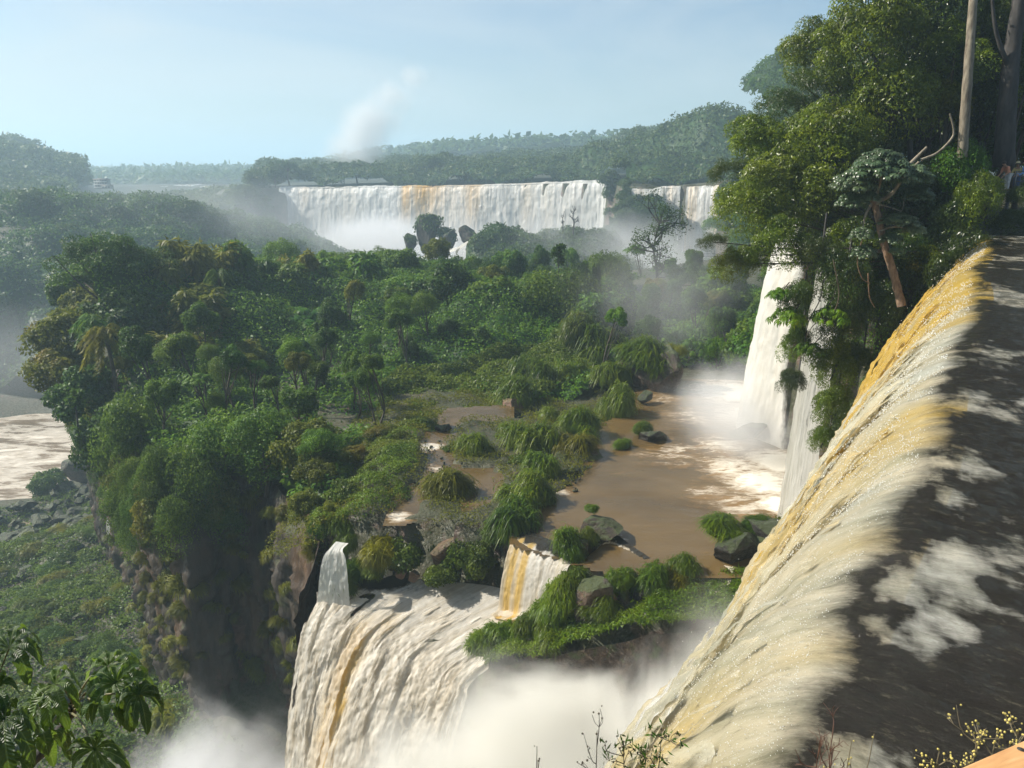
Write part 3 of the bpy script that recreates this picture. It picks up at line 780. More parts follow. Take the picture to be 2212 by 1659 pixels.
def leaf_quads(C, D, N, L, Wd, fold=.25, curl=.0, rng=RNG, var=None):
    """rhombic folded leaves. C base (n,3), D axis, N normal, L length (n,), Wd width"""
    n = len(C); L = np.broadcast_to(L, (n,))[:, None]; Wd = np.broadcast_to(Wd, (n,))[:, None]
    S = unit(np.cross(D, N)); N2 = unit(np.cross(S, D))
    V = np.stack([C, C + D * L * .45 + S * Wd * .5 + N2 * Wd * fold, C + D * L - N2 * L * curl, C + D * L * .45 - S * Wd * .5 + N2 * Wd * fold], 1).reshape(-1, 3)
    F = np.arange(n * 4).reshape(n, 4)
    if var is None: var = rng.random(n)
    return V, F, np.repeat(var, 4)

def crown_mesh(name, mat, seed, nleaf=6000, L=.10, asp=.5, lobes=16, lr=(.28, .46), flat=1.0, top=.0, droop=.35, gap=.0, upper=0.15, extra=None, hang=0.):
    """unit crown about the origin, radius ~1, height ~ 2*flat"""
    rng = np.random.default_rng(seed)
    k = lobes
    d = unit(rng.normal(size=(k, 3)) + np.array([0, 0, upper * 2])); d[:, 2] = np.where(d[:, 2] < -.35, -d[:, 2], d[:, 2])
    rad = rng.uniform(.42, .74, k)
    cc = d * rad[:, None]; cr = rng.uniform(*lr, k)
    cc = np.concatenate([cc, [[0, 0, .1]]]); cr = np.concatenate([cr, [.55]])
    pick = rng.choice(len(cc), nleaf, p=cr ** 2 / (cr ** 2).sum())
    u = unit(rng.normal(size=(nleaf, 3)) + np.array([0, 0, .35]))
    lump = 1 + .22 * vnoise(u * 3.5 + pick[:, None] * 7.3, seed)
    depth = 1 - np.abs(rng.normal(0, .13, nleaf))
    P = cc[pick] + u * (cr[pick] * lump * depth)[:, None]
    # drop leaves far inside the body of the crown
    keep = np.linalg.norm(P, axis=1) > rng.uniform(.25, .6, nleaf)
    if gap:
        keep &= vnoise(P * 4.2, seed + 5) > -1 + gap
    P, u = P[keep], u[keep]; n = len(P); pick2 = pick[keep]
    P[:, 2] *= flat
    if hang:
        low = P[:, 2] < -.1
        P[low, 2] -= rng.random(low.sum()) * hang
    N = unit(u + rng.normal(0, .55, (n, 3)) + np.array([0, 0, .3]))
    T = unit(np.cross(N, rng.normal(size=(n, 3)))); T = unit(T + np.array([0, 0, -droop]) + u * .25)
    V, F, A = leaf_quads(P, T, N, L * rng.uniform(.65, 1.3, n), L * asp * rng.uniform(.8, 1.2, n), .22, .12, rng,
                         np.clip(.42 + .22 * rng.normal(size=n) + .3 * vnoise(P * 2.5, seed + 2) + .22 * rng.normal(size=k + 1)[pick2], 0, 1))
    return mesh(name, V, F, [mat], smooth=False, attrs={'var': A})

def tussock_mesh(name, mat, seed, n=2600, Ls=.7, w=.022, mound=.55, seg=4):
    rng = np.random.default_rng(seed)
    k = 7
    tips = unit(rng.normal(size=(k, 3)) * (1, 1, .35) + np.array([0, 0, .5])) * rng.uniform(.15, .55, (k, 1)); tips[:, 2] = np.abs(tips[:, 2]) * .9 + .05
    pk = rng.integers(0, k, n)
    az = rng.random(n) * 2 * math.pi
    H = np.stack([np.cos(az), np.sin(az), 0 * az], 1)
    H = unit(H + tips[pk] * .9 * (1, 1, 0))
    base = tips[pk] + rng.normal(0, .11, (n, 3))
    Ln = Ls * rng.uniform(.55, 1.15, n)
    rise = rng.uniform(.15, .9, n)
    S = np.stack([-H[:, 1], H[:, 0], 0 * az], 1)
    V = []
    for s in range(seg):
        t = s / (seg - 1)
        p = base + H * (Ln * (t * .75))[:, None] + np.array([0, 0, 1.]) * (Ln * (rise * t - (.45 + rise) * t ** 2.2))[:, None]
        wd = w * (1 - t ** 1.5 * .9)
        V.append(p - S * wd); V.append(p + S * wd)
    V = np.stack(V, 1)                       # (n, 2seg, 3)
    f = np.array([(2 * s, 2 * s + 1, 2 * s + 3, 2 * s + 2) for s in range(seg - 1)])
    F = (np.arange(n)[:, None, None] * 2 * seg + f[None]).reshape(-1, 4)
    A = np.repeat(np.clip(.45 + .3 * rng.normal(size=n), 0, 1), 2 * seg)
    V = V.reshape(-1, 3)
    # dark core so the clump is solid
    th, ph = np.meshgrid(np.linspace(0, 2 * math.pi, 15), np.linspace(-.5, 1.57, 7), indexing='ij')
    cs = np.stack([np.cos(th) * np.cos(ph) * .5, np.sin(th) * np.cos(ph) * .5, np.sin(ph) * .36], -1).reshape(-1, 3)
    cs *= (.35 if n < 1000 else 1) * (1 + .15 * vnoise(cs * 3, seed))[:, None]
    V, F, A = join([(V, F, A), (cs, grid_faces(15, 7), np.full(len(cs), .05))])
    return mesh(name, V, F, [mat], smooth=False, attrs={'var': A})

def bamboo_mesh(name, mat, seed, stems=11, spread=.34, nl=420, L=.075):
    """unit height plume clump, base at origin"""
    rng = np.random.default_rng(seed); parts = []
    for s in range(stems):
        az = rng.random() * 6.28; h = rng.uniform(.7, 1.0); out = rng.uniform(.3, 1) * spread
        t = np.linspace(0, 1, 10)
        P = np.stack([math.cos(az) * out * t ** 2.2, math.sin(az) * out * t ** 2.2, h * (t - .18 * t ** 4 * out / spread)], 1)
        V, F = tube(P, .008 * (1 - t * .8), 5); parts.append((V, F, np.full(len(V), .3)))
        tt = rng.uniform(.22, 1, nl) ** .8
        c = np.stack([np.interp(tt, t, P[:, i]) for i in range(3)], 1)
        env = .13 * np.sin(np.clip((tt - .15) / .85, 0, 1) * math.pi) ** .6 + .012
        d = unit(rng.normal(size=(nl, 3)) * (1, 1, .5)); c = c + d * (env * rng.random(nl) ** .5)[:, None]
        D = unit(d * .6 + np.array([0, 0, -.55]) + rng.normal(0, .3, (nl, 3)))
        N = unit(np.array([0, 0, 1.]) + d * .5 + rng.normal(0, .4, (nl, 3)))
        parts.append(leaf_quads(c, D, N, L * rng.uniform(.7, 1.3, nl), L * .34, .1, .2, rng))
    V, F, A = join(parts)
    return mesh(name, V, F, [mat], smooth=False, attrs={'var': A})

def palm_mesh(name, mat, seed, fronds=22, Lf=1.0, dead=5):
    """crown of pinnate drooping fronds about the origin; radius ~1"""
    rng = np.random.default_rng(seed); parts = []
    for k in range(fronds):
        az = rng.random() * 6.28; el = rng.uniform(-.5, 1.2) if k >= dead else -1.1
        t = np.linspace(0, 1, 14); h = np.array([math.cos(az), math.sin(az), 0])
        P = h * (t * .72 * math.cos(el) * 1.0)[:, None] + np.array([0, 0, 1.]) * (t * math.sin(el) * .75 - .62 * t ** 2.2)[:, None]
        P = P * Lf * rng.uniform(.8, 1.1)
        V, F = tube(P, .012 * (1 - .8 * t), 4); parts.append((V, F, np.full(len(V), .5)))
        n = 70; tt = rng.uniform(.1, 1, n)
        c = np.stack([np.interp(tt, t, P[:, i]) for i in range(3)], 1)
        side = np.cross(h, (0, 0, 1)) * rng.choice([-1, 1], n)[:, None]
        D = unit(side * .8 + h * .35 + np.array([0, 0, -.75]) + rng.normal(0, .15, (n, 3)))
        N = unit(np.cross(D, h) + rng.normal(0, .2, (n, 3)))
        parts.append(leaf_quads(c, D, N, .26 * rng.uniform(.7, 1.1, n), .028, .1, .15, rng, np.full(n, .25 if k < dead else .65) + rng.normal(0, .1, n)))
    V, F, A = join(parts)
    return mesh(name, V, F, [mat], smooth=False, attrs={'var': np.clip(A, 0, 1)})

def palmate(C, up, rad, rng, lobes=9, w=.17, droop=1.0):
    """umbrella like cecropia leaves; C (n,3) centre, up (n,3) axis, rad (n,)"""
    n = len(C); parts = []
    a = unit(np.cross(up, rng.normal(size=(n, 3)))); b = np.cross(up, a)
    for l in range(lobes):
        th = (l + .3 * rng.random(n)) / lobes * 5.6
        d = a * np.cos(th)[:, None] + b * np.sin(th)[:, None]
        s = unit(np.cross(up, d)); r = (rad * rng.uniform(.85, 1.1, n))[:, None]
        p = [C + d * r * .06, C + d * r * .45 + up * r * .10, C + d * r * .82 - up * r * .12 * droop, C + d * r * .98 - up * r * .5 * droop]
        ws = [.03, w * .8, w, .02]
        V = np.stack([q for pp, ww in zip(p, ws) for q in (pp - s * r * ww, pp + s * r * ww)], 1).reshape(-1, 3)
        f = np.array([(0, 1, 3, 2), (2, 3, 5, 4), (4, 5, 7, 6)])
        F = (np.arange(n)[:, None, None] * 8 + f[None]).reshape(-1, 4)
        parts.append((V, F, np.repeat(np.clip(rng.normal(.5, .2, n), 0, 1), 8)))
    return join(parts)

def cecropia_mesh(name, mat, seed, n=90, rad=.2, flat=.4, **kw):
    rng = np.random.default_rng(seed)
    u = unit(rng.normal(size=(n, 3)) + np.array([0, 0, .7])); u[:, 2] = np.abs(u[:, 2]) * 1.0 - .15
    C = u * rng.uniform(.55, 1, (n, 1)) * (1, 1, flat)
    V, F, A = palmate(C, unit(u * .5 + np.array([0, 0, 1.])), rad * rng.uniform(.8, 1.2, n), rng)
    return mesh(name, V, F, [mat], smooth=False, attrs={'var': A})

def twigs(seed, n, R0, r0, rng=None, up=.3, seg=5):
    rng = rng or np.random.default_rng(seed); parts = []
    for i in range(n):
        d = unit(rng.normal(size=3) + np.array([0, 0, up])); c = [np.zeros(3)]
        L = R0 * rng.uniform(.6, 1.0)
        for s in range(seg):
            d = unit(d + rng.normal(0, .25, 3)); c.append(c[-1] + d * L / seg)
        V, F = tube(c, np.linspace(r0, r0 * .25, len(c)), 5); parts.append((V, F, None))
    V, F, _ = join(parts); return V, F

P_ = {}   # crown meshes
for i in range(4): P_['broad%d' % i] = crown_mesh('crown', M['leaf_mid'], 100 + i, 7500, .105, .6, 20, lr=(.2, .38), flat=.85, gap=.3)
for i in range(3): P_['dark%d' % i] = crown_mesh('crown', M['leaf_dark'], 120 + i, 7500, .1, .6, 22, lr=(.2, .36), flat=.95, gap=.3)
for i in range(2): P_['yel%d' % i] = crown_mesh('crown', M['leaf_yellow'], 140 + i, 7500, .095, .55, 22, lr=(.2, .34), flat=.85, gap=.3)
for i in range(2): P_['airy%d' % i] = crown_mesh('crown', M['leaf_dark'], 150 + i, 8000, .05, .5, 26, lr=(.16, .26), flat=.55, gap=.75)
P_['umbrella'] = crown_mesh('crown', M['leaf_dark'], 160, 15000, .04, .45, 46, lr=(.12, .22), flat=.62, gap=.6, upper=.5)
for i in range(3): P_['shrub%d' % i] = crown_mesh('foliage', M['shrub'], 170 + i, 4500, .13, .6, 14, flat=.6, droop=.2)
for i in range(3): P_['vine%d' % i] = crown_mesh('foliage', M['leaf_mid'], 180 + i, 9000, .055, .75, 22, flat=.9, droop=.6, hang=.5)
for i in range(4): P_['near%d' % i] = crown_mesh('crown', M['leaf_near'], 190 + i, 15000, .062, .38, 34, lr=(.18, .34), flat=.95, droop=.8, gap=.35, hang=.12)
for i in range(3): P_['neard%d' % i] = crown_mesh('crown', M['leaf_near_dark'], 200 + i, 13000, .058, .42, 30, lr=(.2, .34), flat=.95, droop=.6, gap=.3)
for i in range(2): P_['fern%d' % i] = crown_mesh('crown', M['leaf_near_dark'], 210 + i, 18000, .042, .22, 44, lr=(.13, .24), flat=.7, droop=.7, gap=.45)
for i in range(4): P_['far%d' % i] = crown_mesh('crown', M['far_leaf'], 220 + i, 1500, .17, .6, 14, flat=.75)
for i in range(2): P_['farflat%d' % i] = crown_mesh('crown', M['far_leaf'], 230 + i, 1500, .14, .6, 18, lr=(.15, .26), flat=.42)
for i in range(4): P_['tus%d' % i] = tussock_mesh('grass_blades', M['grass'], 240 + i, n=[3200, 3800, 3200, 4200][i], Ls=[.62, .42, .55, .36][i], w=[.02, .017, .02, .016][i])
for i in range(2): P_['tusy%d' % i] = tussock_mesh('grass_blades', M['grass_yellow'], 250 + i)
for i in range(2): P_['bam%d' % i] = bamboo_mesh('foliage', M['bamboo'], 260 + i)
P_['bamd'] = bamboo_mesh('foliage', M['leaf_mid'], 263, stems=7, spread=.16, nl=520)
P_['palm'] = palm_mesh('fronds', M['grass_yellow'], 270)
P_['palmg'] = palm_mesh('fronds', M['leaf_mid'], 271, dead=2)
P_['cec'] = cecropia_mesh('crown', M['cecropia'], 280, 170, .19, .8)
P_['ferntuft'] = tussock_mesh('grass_blades', M['grass_yellow'], 259, n=700, Ls=1.0, w=.03)
P_['cecs'] = cecropia_mesh('crown', M['leaf_mid'], 281, 60, .22, .5)

# ---------------------------------------------------------------- placing helpers
def trunk_mesh(base, crown, Rc, r0, seed, mat, limbs=5, sides=7, bend=.08, flat=.8):
    """in the frame of the base"""
    rng = np.random.default_rng(seed)
    c = np.array(crown, float) - np.array(base, float); h = np.linalg.norm(c)
    mid = c * .5 + rng.normal(0, bend * h, 3) * (1, 1, .2)
    top = c + np.array([0, 0, Rc * .15])
    P = smooth_path([np.array([0, 0, -.3]), mid * .5 + rng.normal(0, .02 * h, 3) * (1, 1, 0), mid, top], 12)
    parts = [(*tube(P, np.linspace(r0, r0 * .35, 12), sides, seed, .25), None)]
    for i in range(limbs):
        t = rng.uniform(.55, .95); st = P[int(t * 11)]
        d = unit(rng.normal(size=3) + np.array([0, 0, .5]))
        e = c + d * Rc * .75 * (1, 1, flat); m = (st + e) / 2 + np.array([0, 0, -.08 * Rc])
        L = smooth_path([st, m, e], 7)
        parts.append((*tube(L, np.linspace(r0 * .4, r0 * .08, 7), 5), None))
    V, F, _ = join(parts)
    return mesh('trunk', V, F, [mat])

def tree(label, base, crown, Rc, kind, seed, cat='tree', name='tree', group=None, r0=None, bark='bark', sz=1.0, limbs=5, notrunk=False, sx=1.0):
    rng = np.random.default_rng(seed)
    me = P_[kind]
    if notrunk:
        o = link(name, me, None, crown, (rng.uniform(-.15, .15), rng.uniform(-.15, .15), rng.random() * 6.28), (Rc * sx, Rc, Rc * sz))
        tag(o, label, cat, group); return o
    root = link(name, None, None, base); tag(root, label, cat, group)
    off = np.array(crown, float) - np.array(base, float)
    link('crown', me, root, off, (rng.uniform(-.15, .15), rng.uniform(-.15, .15), rng.random() * 6.28), (Rc * sx, Rc, Rc * sz))
    link('trunk', trunk_mesh(base, crown, Rc, r0 or Rc * .07, seed, M[bark], limbs), root)
    return root

def gz(x, y): return float(ground_z(np.array([x]), np.array([y]))[0])

def bush(label, px, py, Y, wpx, kind, seed, name='bush', cat='bush', group=None, sz=1.0, up=.0, z=None):
    """px,py = foot of the clump in the photo frame; wpx = width in that frame"""
    rng = np.random.default_rng(seed)
    P = W(px, py, Y); d = Y * CP - P[2] * SP
    r = wpx / 2 / FPX * d
    o = link(name, P_[kind], None, (P[0], P[1], P[2] + r * .35 + up), (rng.uniform(-.12, .12), rng.uniform(-.12, .12), rng.random() * 6.28), (r, r, r * sz))
    tag(o, label, cat, group); return o

def rock_mesh(name, seed, mat, ang=.35, res=4):
    import bmesh
    bm = bmesh.new(); bmesh.ops.create_icosphere(bm, subdivisions=res, radius=1.0)
    rng = np.random.default_rng(seed)
    V = np.array([v.co[:] for v in bm.verts])
    # carve with random planes for blocky faces
    for k in range(14):
        n = unit(rng.normal(size=3)); dd = rng.uniform(.42, .8)
        s = V @ n; V = V - np.clip(s - dd, 0, None)[:, None] * n
    V = V * (1 + .10 * fbm(V * 2.6, 5, seed, .6))[:, None]; V = V + .05 * np.round(fbm(V * (1.2, 1.2, 4), 2, seed + 4) * 3)[:, None] / 3 * unit(V)
    for v, c in zip(bm.verts, V): v.co = c
    me = bpy.data.meshes.new(name); bm.to_mesh(me); bm.free(); me.materials.append(mat)
    return me
for i in range(4):
    P_['rk%d' % i] = rock_mesh('rock', 300 + i, M['rock'])
    P_['rkd%d' % i] = rock_mesh('rock', 310 + i, M['rock_dark'])
for i in range(2): P_['rkr%d' % i] = rock_mesh('rock', 320 + i, M['rock_red'])

def rock(label, px, py, Y, wpx, kind, seed, hw=.7, group=None, name='boulder', rot=None, dep=1.0, sink=.3):
    rng = np.random.default_rng(seed)
    P = W(px, py, Y); d = Y * CP - P[2] * SP; r = wpx / 2 / FPX * d
    o = link(name, P_[kind], None, (P[0], P[1], P[2] + r * hw * (1 - sink)), rot or (rng.uniform(-.3, .3), rng.uniform(-.3, .3), rng.random() * 6.28), (r * 1.1, r * dep * 1.1, r * hw * 1.2))
    tag(o, label, 'rock', group); return o

def scatter_cover(name, fn, poly, n, L, mat, seed, jz=.25, label=None, kind='stuff', asp=.6, up=.8, droop=0., cat=None, lift=0., slopeaware=True):
    """ground cover: many small leaves lying on a bumpy surface fn(x,y)"""
    rng = np.random.default_rng(seed)
    x0, x1 = min(p[0] for p in poly), max(p[0] for p in poly); y0, y1 = min(p[1] for p in poly), max(p[1] for p in poly)
    xs, ys = [], []; c = 0
    while c < n:
        x = rng.uniform(x0, x1, n); y = rng.uniform(y0, y1, n); k = pip(x, y, poly)
        xs.append(x[k]); ys.append(y[k]); c += k.sum()
    x = np.concatenate(xs)[:n]; y = np.concatenate(ys)[:n]
    z = fn(x, y); e = .25
    gx_ = (fn(x + e, y) - z) / e; gy_ = (fn(x, y + e) - z) / e
    N = unit(np.stack([-gx_, -gy_, np.ones(n)], 1))
    P = np.stack([x, y, z + lift], 1) + N * (rng.random(n) * jz)[:, None]
    Nj = unit(N * up + rng.normal(0, .5, (n, 3)))
    T = unit(np.cross(Nj, rng.normal(size=(n, 3))) + np.array([0, 0, -droop]))
    V, F, A = leaf_quads(P, T, Nj, L * rng.uniform(.5, 1.4, n), L * asp * rng.uniform(.7, 1.2, n), .2, .1, rng,
                         np.clip(.5 + .22 * rng.normal(size=n) + .5 * fbm(P * .5, 3, seed), 0, 1))
    o = link(name, mesh(name, V, F, [mat], smooth=False, attrs={'var': A})); tag(o, label, cat, kind=kind)
    return o

def domes(x, y, cell, seed, amp):
    """bumpy canopy relief: max of random domes on a jittered lattice"""
    x = np.asarray(x, float); y = np.asarray(y, float)
    ix = np.floor(x / cell).astype(int); iy = np.floor(y / cell).astype(int); best = np.zeros(x.shape)
    for dx in (-1, 0, 1):
        for dy in (-1, 0, 1):
            a = ix + dx; b = iy + dy; z = np.zeros(a.shape, int)
            ox = (a + .5 + .42 * _hash(a, b, z, seed)) * cell; oy = (b + .5 + .42 * _hash(a, b, z + 1, seed)) * cell
            rr = cell * (.62 + .22 * _hash(a, b, z + 2, seed)); hh = .7 + .3 * _hash(a, b, z + 3, seed)
            d2 = ((x - ox) ** 2 + (y - oy) ** 2) / rr ** 2
            best = np.maximum(best, np.sqrt(np.clip(1 - d2, 0, 1)) * hh)
    return best * amp

def skin_sheet(name, fn, poly, step, mat, drop=.0):
    xs = np.arange(min(p[0] for p in poly), max(p[0] for p in poly) + step, step); ys = np.arange(min(p[1] for p in poly), max(p[1] for p in poly) + step, step)
    X, Y = np.meshgrid(xs, ys, indexing='ij'); Z = fn(X.ravel(), Y.ravel()).reshape(X.shape) - drop
    F = grid_faces(*X.shape); F = F[pip(X.ravel()[F].mean(1), Y.ravel()[F].mean(1), poly)]
    used = np.unique(F); re = -np.ones(X.size, int); re[used] = np.arange(len(used))
    return np.stack([X.ravel(), Y.ravel(), Z.ravel()], 1)[used], re[F]

class Merge:
    """many copies of small far crowns gathered into one mass"""
    def __init__(s): s.V, s.F, s.A, s.off = [], [], [], 0
    def add(s, kind, loc, r, seed, sz=1.0):
        me = P_[kind]; n = len(me.vertices); co = np.zeros(n * 3, np.float32); me.vertices.foreach_get('co', co); co = co.reshape(-1, 3)
        a = (seed * 1.7) % 6.28; ca, sa = math.cos(a), math.sin(a)
        v = np.stack([(co[:, 0] * ca - co[:, 1] * sa) * r, (co[:, 0] * sa + co[:, 1] * ca) * r, co[:, 2] * r * sz], 1) + np.array(loc)
        va = np.zeros(n, np.float32); me.attributes['var'].data.foreach_get('value', va)
        s.V.append(v); s.F.append(np.arange(n).reshape(-1, 4) + s.off); s.A.append(np.clip(va + .12 * math.sin(seed * 3.1), 0, 1)); s.off += n
    def build(s, name, mat):
        o = link(name, mesh(name, np.concatenate(s.V), np.concatenate(s.F), [mat], smooth=False, attrs={'var': np.concatenate(s.A)})); tag(o, kind='stuff'); return o
# ---------------------------------------------------------------- the wooded island shelf
CAN = [(200, 505, 92), (130, 600, 90), (75, 690, 84), (330, 540, 98), (450, 540, 105), (600, 560, 110), (700, 560, 115), (800, 570, 120), (870, 585, 112), (960, 575, 105), (1080, 590, 100), (1150, 620, 100), (1280, 585, 100),
       (1350, 640, 118), (1450, 620, 130), (1550, 610, 112), (1560, 680, 95), (500, 620, 95), (700, 670, 100), (850, 680, 100), (1000, 690, 92), (1200, 700, 92), (1350, 740, 92), (1480, 720, 95),
       (420, 720, 85), (600, 800, 80), (750, 780, 84), (900, 800, 80), (1050, 800, 78), (1200, 800, 78), (1320, 790, 78), (1420, 785, 78), (300, 780, 78), (200, 830, 78), (280, 900, 68), (420, 900, 66), (560, 900, 64), (700, 880, 68), (850, 880, 70), (980, 860, 74),
       (370, 960, 60), (500, 960, 60), (640, 950, 58), (240, 960, 74), (760, 930, 62), (620, 1020, 52), (680, 1000, 52), (540, 1030, 55), (880, 925, 64)]
CANP = [W(*c) for c in CAN]
CANP = [(a, b, c) for a, b, c in CANP]
def can_z(x, y): return idw(x, y, CANP, 3.5)
def under_z(x, y):
    c = can_z(x, y); g = -24.5
    return np.maximum(g + .3, c - 2.6 + domes(x, y, 5.5, 11, 1.6) + domes(x, y, 2.1, 12, .6) + .3 * fb2(x, y, .6, 3, 3))
ISLE = [(-67, 114), (-59, 103), (-48, 88), (-39, 75), (-34, 66), (-26, 55.8), (-22.5, 58), (-18.5, 55), (-14.5, 49.5), (-12.5, 50.5), (-12.5, 56), (-11.5, 61), (-7.5, 67), (-1, 70), (6, 73), (12, 80), (16, 84), (22, 80), (30, 86),
        (38, 98), (45, 115), (50, 140), (35, 152), (5, 144), (-25, 140), (-55, 134), (-69, 124)]
V, F = skin_sheet('undergrowth', under_z, ISLE, .8, M['leaf_dark'])
o = link('undergrowth', mesh('undergrowth', V, F, [M['far_leaf']])); tag(o, kind='stuff')
scatter_cover('undergrowth', under_z, ISLE, 170000, .42, M['leaf_mid'], 21, .7, lift=.1)
# low creeping green slope in the middle of the island (covers the ground there)
MIDC = [W(830, 850, 78), W(900, 790, 84), W(1010, 790, 84), (6, 90, 0), (9, 80, 0), (3, 73, 0), (-3, 70, 0), (-9, 67, 0), (-13, 66, 0)]
scatter_cover('creeping_plants', lambda x, y: under_z(x, y) + .5, [(p[0], p[1]) for p in MIDC], 60000, .32, M['cover'], 22, .45)

used_pts = []
def far_enough(x, y, d):
    for (a, b, r) in used_pts:
        if (a - x) ** 2 + (b - y) ** 2 < (d + r) ** 2 * .30: return False
    return True
rg = random.Random(5)
zones = [('ISL_back', 'crowding the far rim of the jungle island'), ('mid', 'in the thick of the jungle island'), ('front', 'at the front edge of the jungle island near the shelf'), ('left', 'on the left shoulder of the jungle island')]
# hand placed island trees: label, px, py(top), Y, radius m, kind, sz
HAND = [
    ('wide umbrella shaped dark tree topping the left end of the island', 215, 500, 92, 7.6, 'umbrella', 1.0),
    ('second flat topped airy tree just right of the umbrella shaped one', 300, 530, 95, 5.2, 'airy0', .9),
    ('dense rounded tree bulging over the left cliff edge below the umbrella shaped one', 130, 660, 84, 5.0, 'yel0', 1.0),
    ('yellowish leafy tree hanging out lowest over the left cliff edge', 115, 750, 80, 4.0, 'yel1', 1.0),
    ('dark rounded tree with olive tips at the island left brink', 170, 800, 76, 4.2, 'dark0', 1.0),
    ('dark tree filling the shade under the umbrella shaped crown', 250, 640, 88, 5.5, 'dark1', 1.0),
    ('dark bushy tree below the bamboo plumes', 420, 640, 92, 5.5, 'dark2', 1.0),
    ('orange tinged leafy tree in the island left middle', 520, 735, 84, 3.6, 'yel0', .9),
    ('big round topped dark tree in the island centre right', 960, 575, 103, 5.6, 'dark0', 1.0),
    ('round topped green tree right of the biggest dark dome', 1070, 600, 100, 4.8, 'broad1', 1.0),
    ('broad vine draped tree at the right end of the island skyline', 1215, 578, 98, 6.2, 'vine0', 1.0),
    ('leafy tree in front of the vine draped one', 1290, 620, 95, 4.6, 'broad2', 1.0),
    ('small bright tree crown left of the big round dark tree', 875, 600, 108, 4.4, 'broad0', .9),
    ('pale green cecropia crown in the island middle', 470, 700, 88, 3.8, 'cecs', .8),
    ('pale umbrella leafed crown below the bamboo at island centre', 560, 680, 92, 4.6, 'cecs', .9),
    ('another pale umbrella leafed crown near the island centre', 660, 640, 98, 4.6, 'cecs', .9),
    ('vine smothered green mound standing over the dark cliff', 480, 900, 59, 3.6, 'vine1', 1.1),
    ('bright green vine smothered mound at the cliff brink', 560, 900, 57, 3.4, 'vine2', .9),
    ('vine covered tree hanging down the front of the dark cliff', 400, 960, 58, 3.4, 'vine0', 1.3),
    ('olive vine mass spilling down beside the shelf', 650, 910, 56, 3.2, 'yel1', 1.1),
    ('leafy mass draped over the cliff left corner', 290, 870, 66, 4.2, 'vine2', 1.5),
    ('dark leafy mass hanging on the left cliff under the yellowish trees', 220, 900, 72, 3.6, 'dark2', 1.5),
    ('hazy tree with a twiggy top right of the island', 1500, 560, 118, 5.0, 'airy1', 1.4),
    ('hazy leafy tree nearest the right side falls', 1560, 590, 105, 5.2, 'broad3', 1.1),
    ('hazy bushy tree left of the side falls', 1430, 640, 112, 5.5, 'broad2', 1.0),
]
si = 1000
for lab, px, py, Y, r, kd, sz in HAND:
    fl = {'umb': .62, 'air': .55}.get(kd[:3], .85) * sz
    x, y, z = W(px, py, Y); zc = z - r * fl * .9
    b = mid_z(np.array([x]), np.array([y]))[0]
    bx = x + (2.0 if px < 300 else 0)
    tree(lab, (bx, y, min(b, zc - r * .6)), (x, y, zc), r, kd, si, r0=max(.12, r * .06), sz=sz); si += 1
    used_pts.append((x, y, r))
# automatic jungle fill
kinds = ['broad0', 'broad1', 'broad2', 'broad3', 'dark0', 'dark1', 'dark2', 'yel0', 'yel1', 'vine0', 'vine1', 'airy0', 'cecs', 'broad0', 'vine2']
cnt = 0
desc = {'broad': 'mid green broadleaf tree', 'dark0': 'dark dense tree', 'dark1': 'dark dense tree', 'dark2': 'dark dense tree', 'yel': 'yellow green leafy tree', 'vine': 'vine smothered tree', 'airy': 'thin airy dark tree', 'cecs': 'umbrella leafed tree'}
def dsc(k):
    for a, b in desc.items():
        if k.startswith(a): return b
tries = 0
while cnt < 165 and tries < 9000:
    tries += 1
    x = rg.uniform(-66, 48); y = rg.uniform(56, 150)
    if not pip(np.array([x]), np.array([y]), ISLE)[0]: continue
    if pip(np.array([x]), np.array([y]), [(p[0], p[1]) for p in MIDC])[0]: continue
    zc = float(can_z(np.array([x]), np.array([y]))[0]); h = zc + 24.5
    r = max(1.7, min(4.8, h * .4)) * rg.uniform(.6, 1.15)
    if not far_enough(x, y, r): continue
    used_pts.append((x, y, r))
    k = rg.choice(kinds)
    zt = zc + rg.uniform(-2.4, 1.6) * min(1., h / 7)
    if cnt % 7 == 0 and y > 78: zt += rg.uniform(.8, 2.0); k = rg.choice(['airy0', 'dark0', 'dark1', 'dark2', 'broad1', 'cecs']); zcen = zt - r * .75
    zone = 'on the far rim of the jungle island' if y > 100 else ('on the left shoulder of the jungle island' if x < -28 else ('near the misty right end of the jungle island' if x > 8 else 'in the middle of the jungle island'))
    tree('%s %s' % (dsc(k), zone), (x + rg.uniform(-1, 1), y + 1, min(-24.3, zcen - r * .6)), (x, y, zcen), r, k, si, r0=.1 + r * .04, limbs=5, sz=rg.uniform(.95, 1.5), group='%ss %s' % (dsc(k), zone)); si += 1; cnt += 1
print('island trees', cnt)
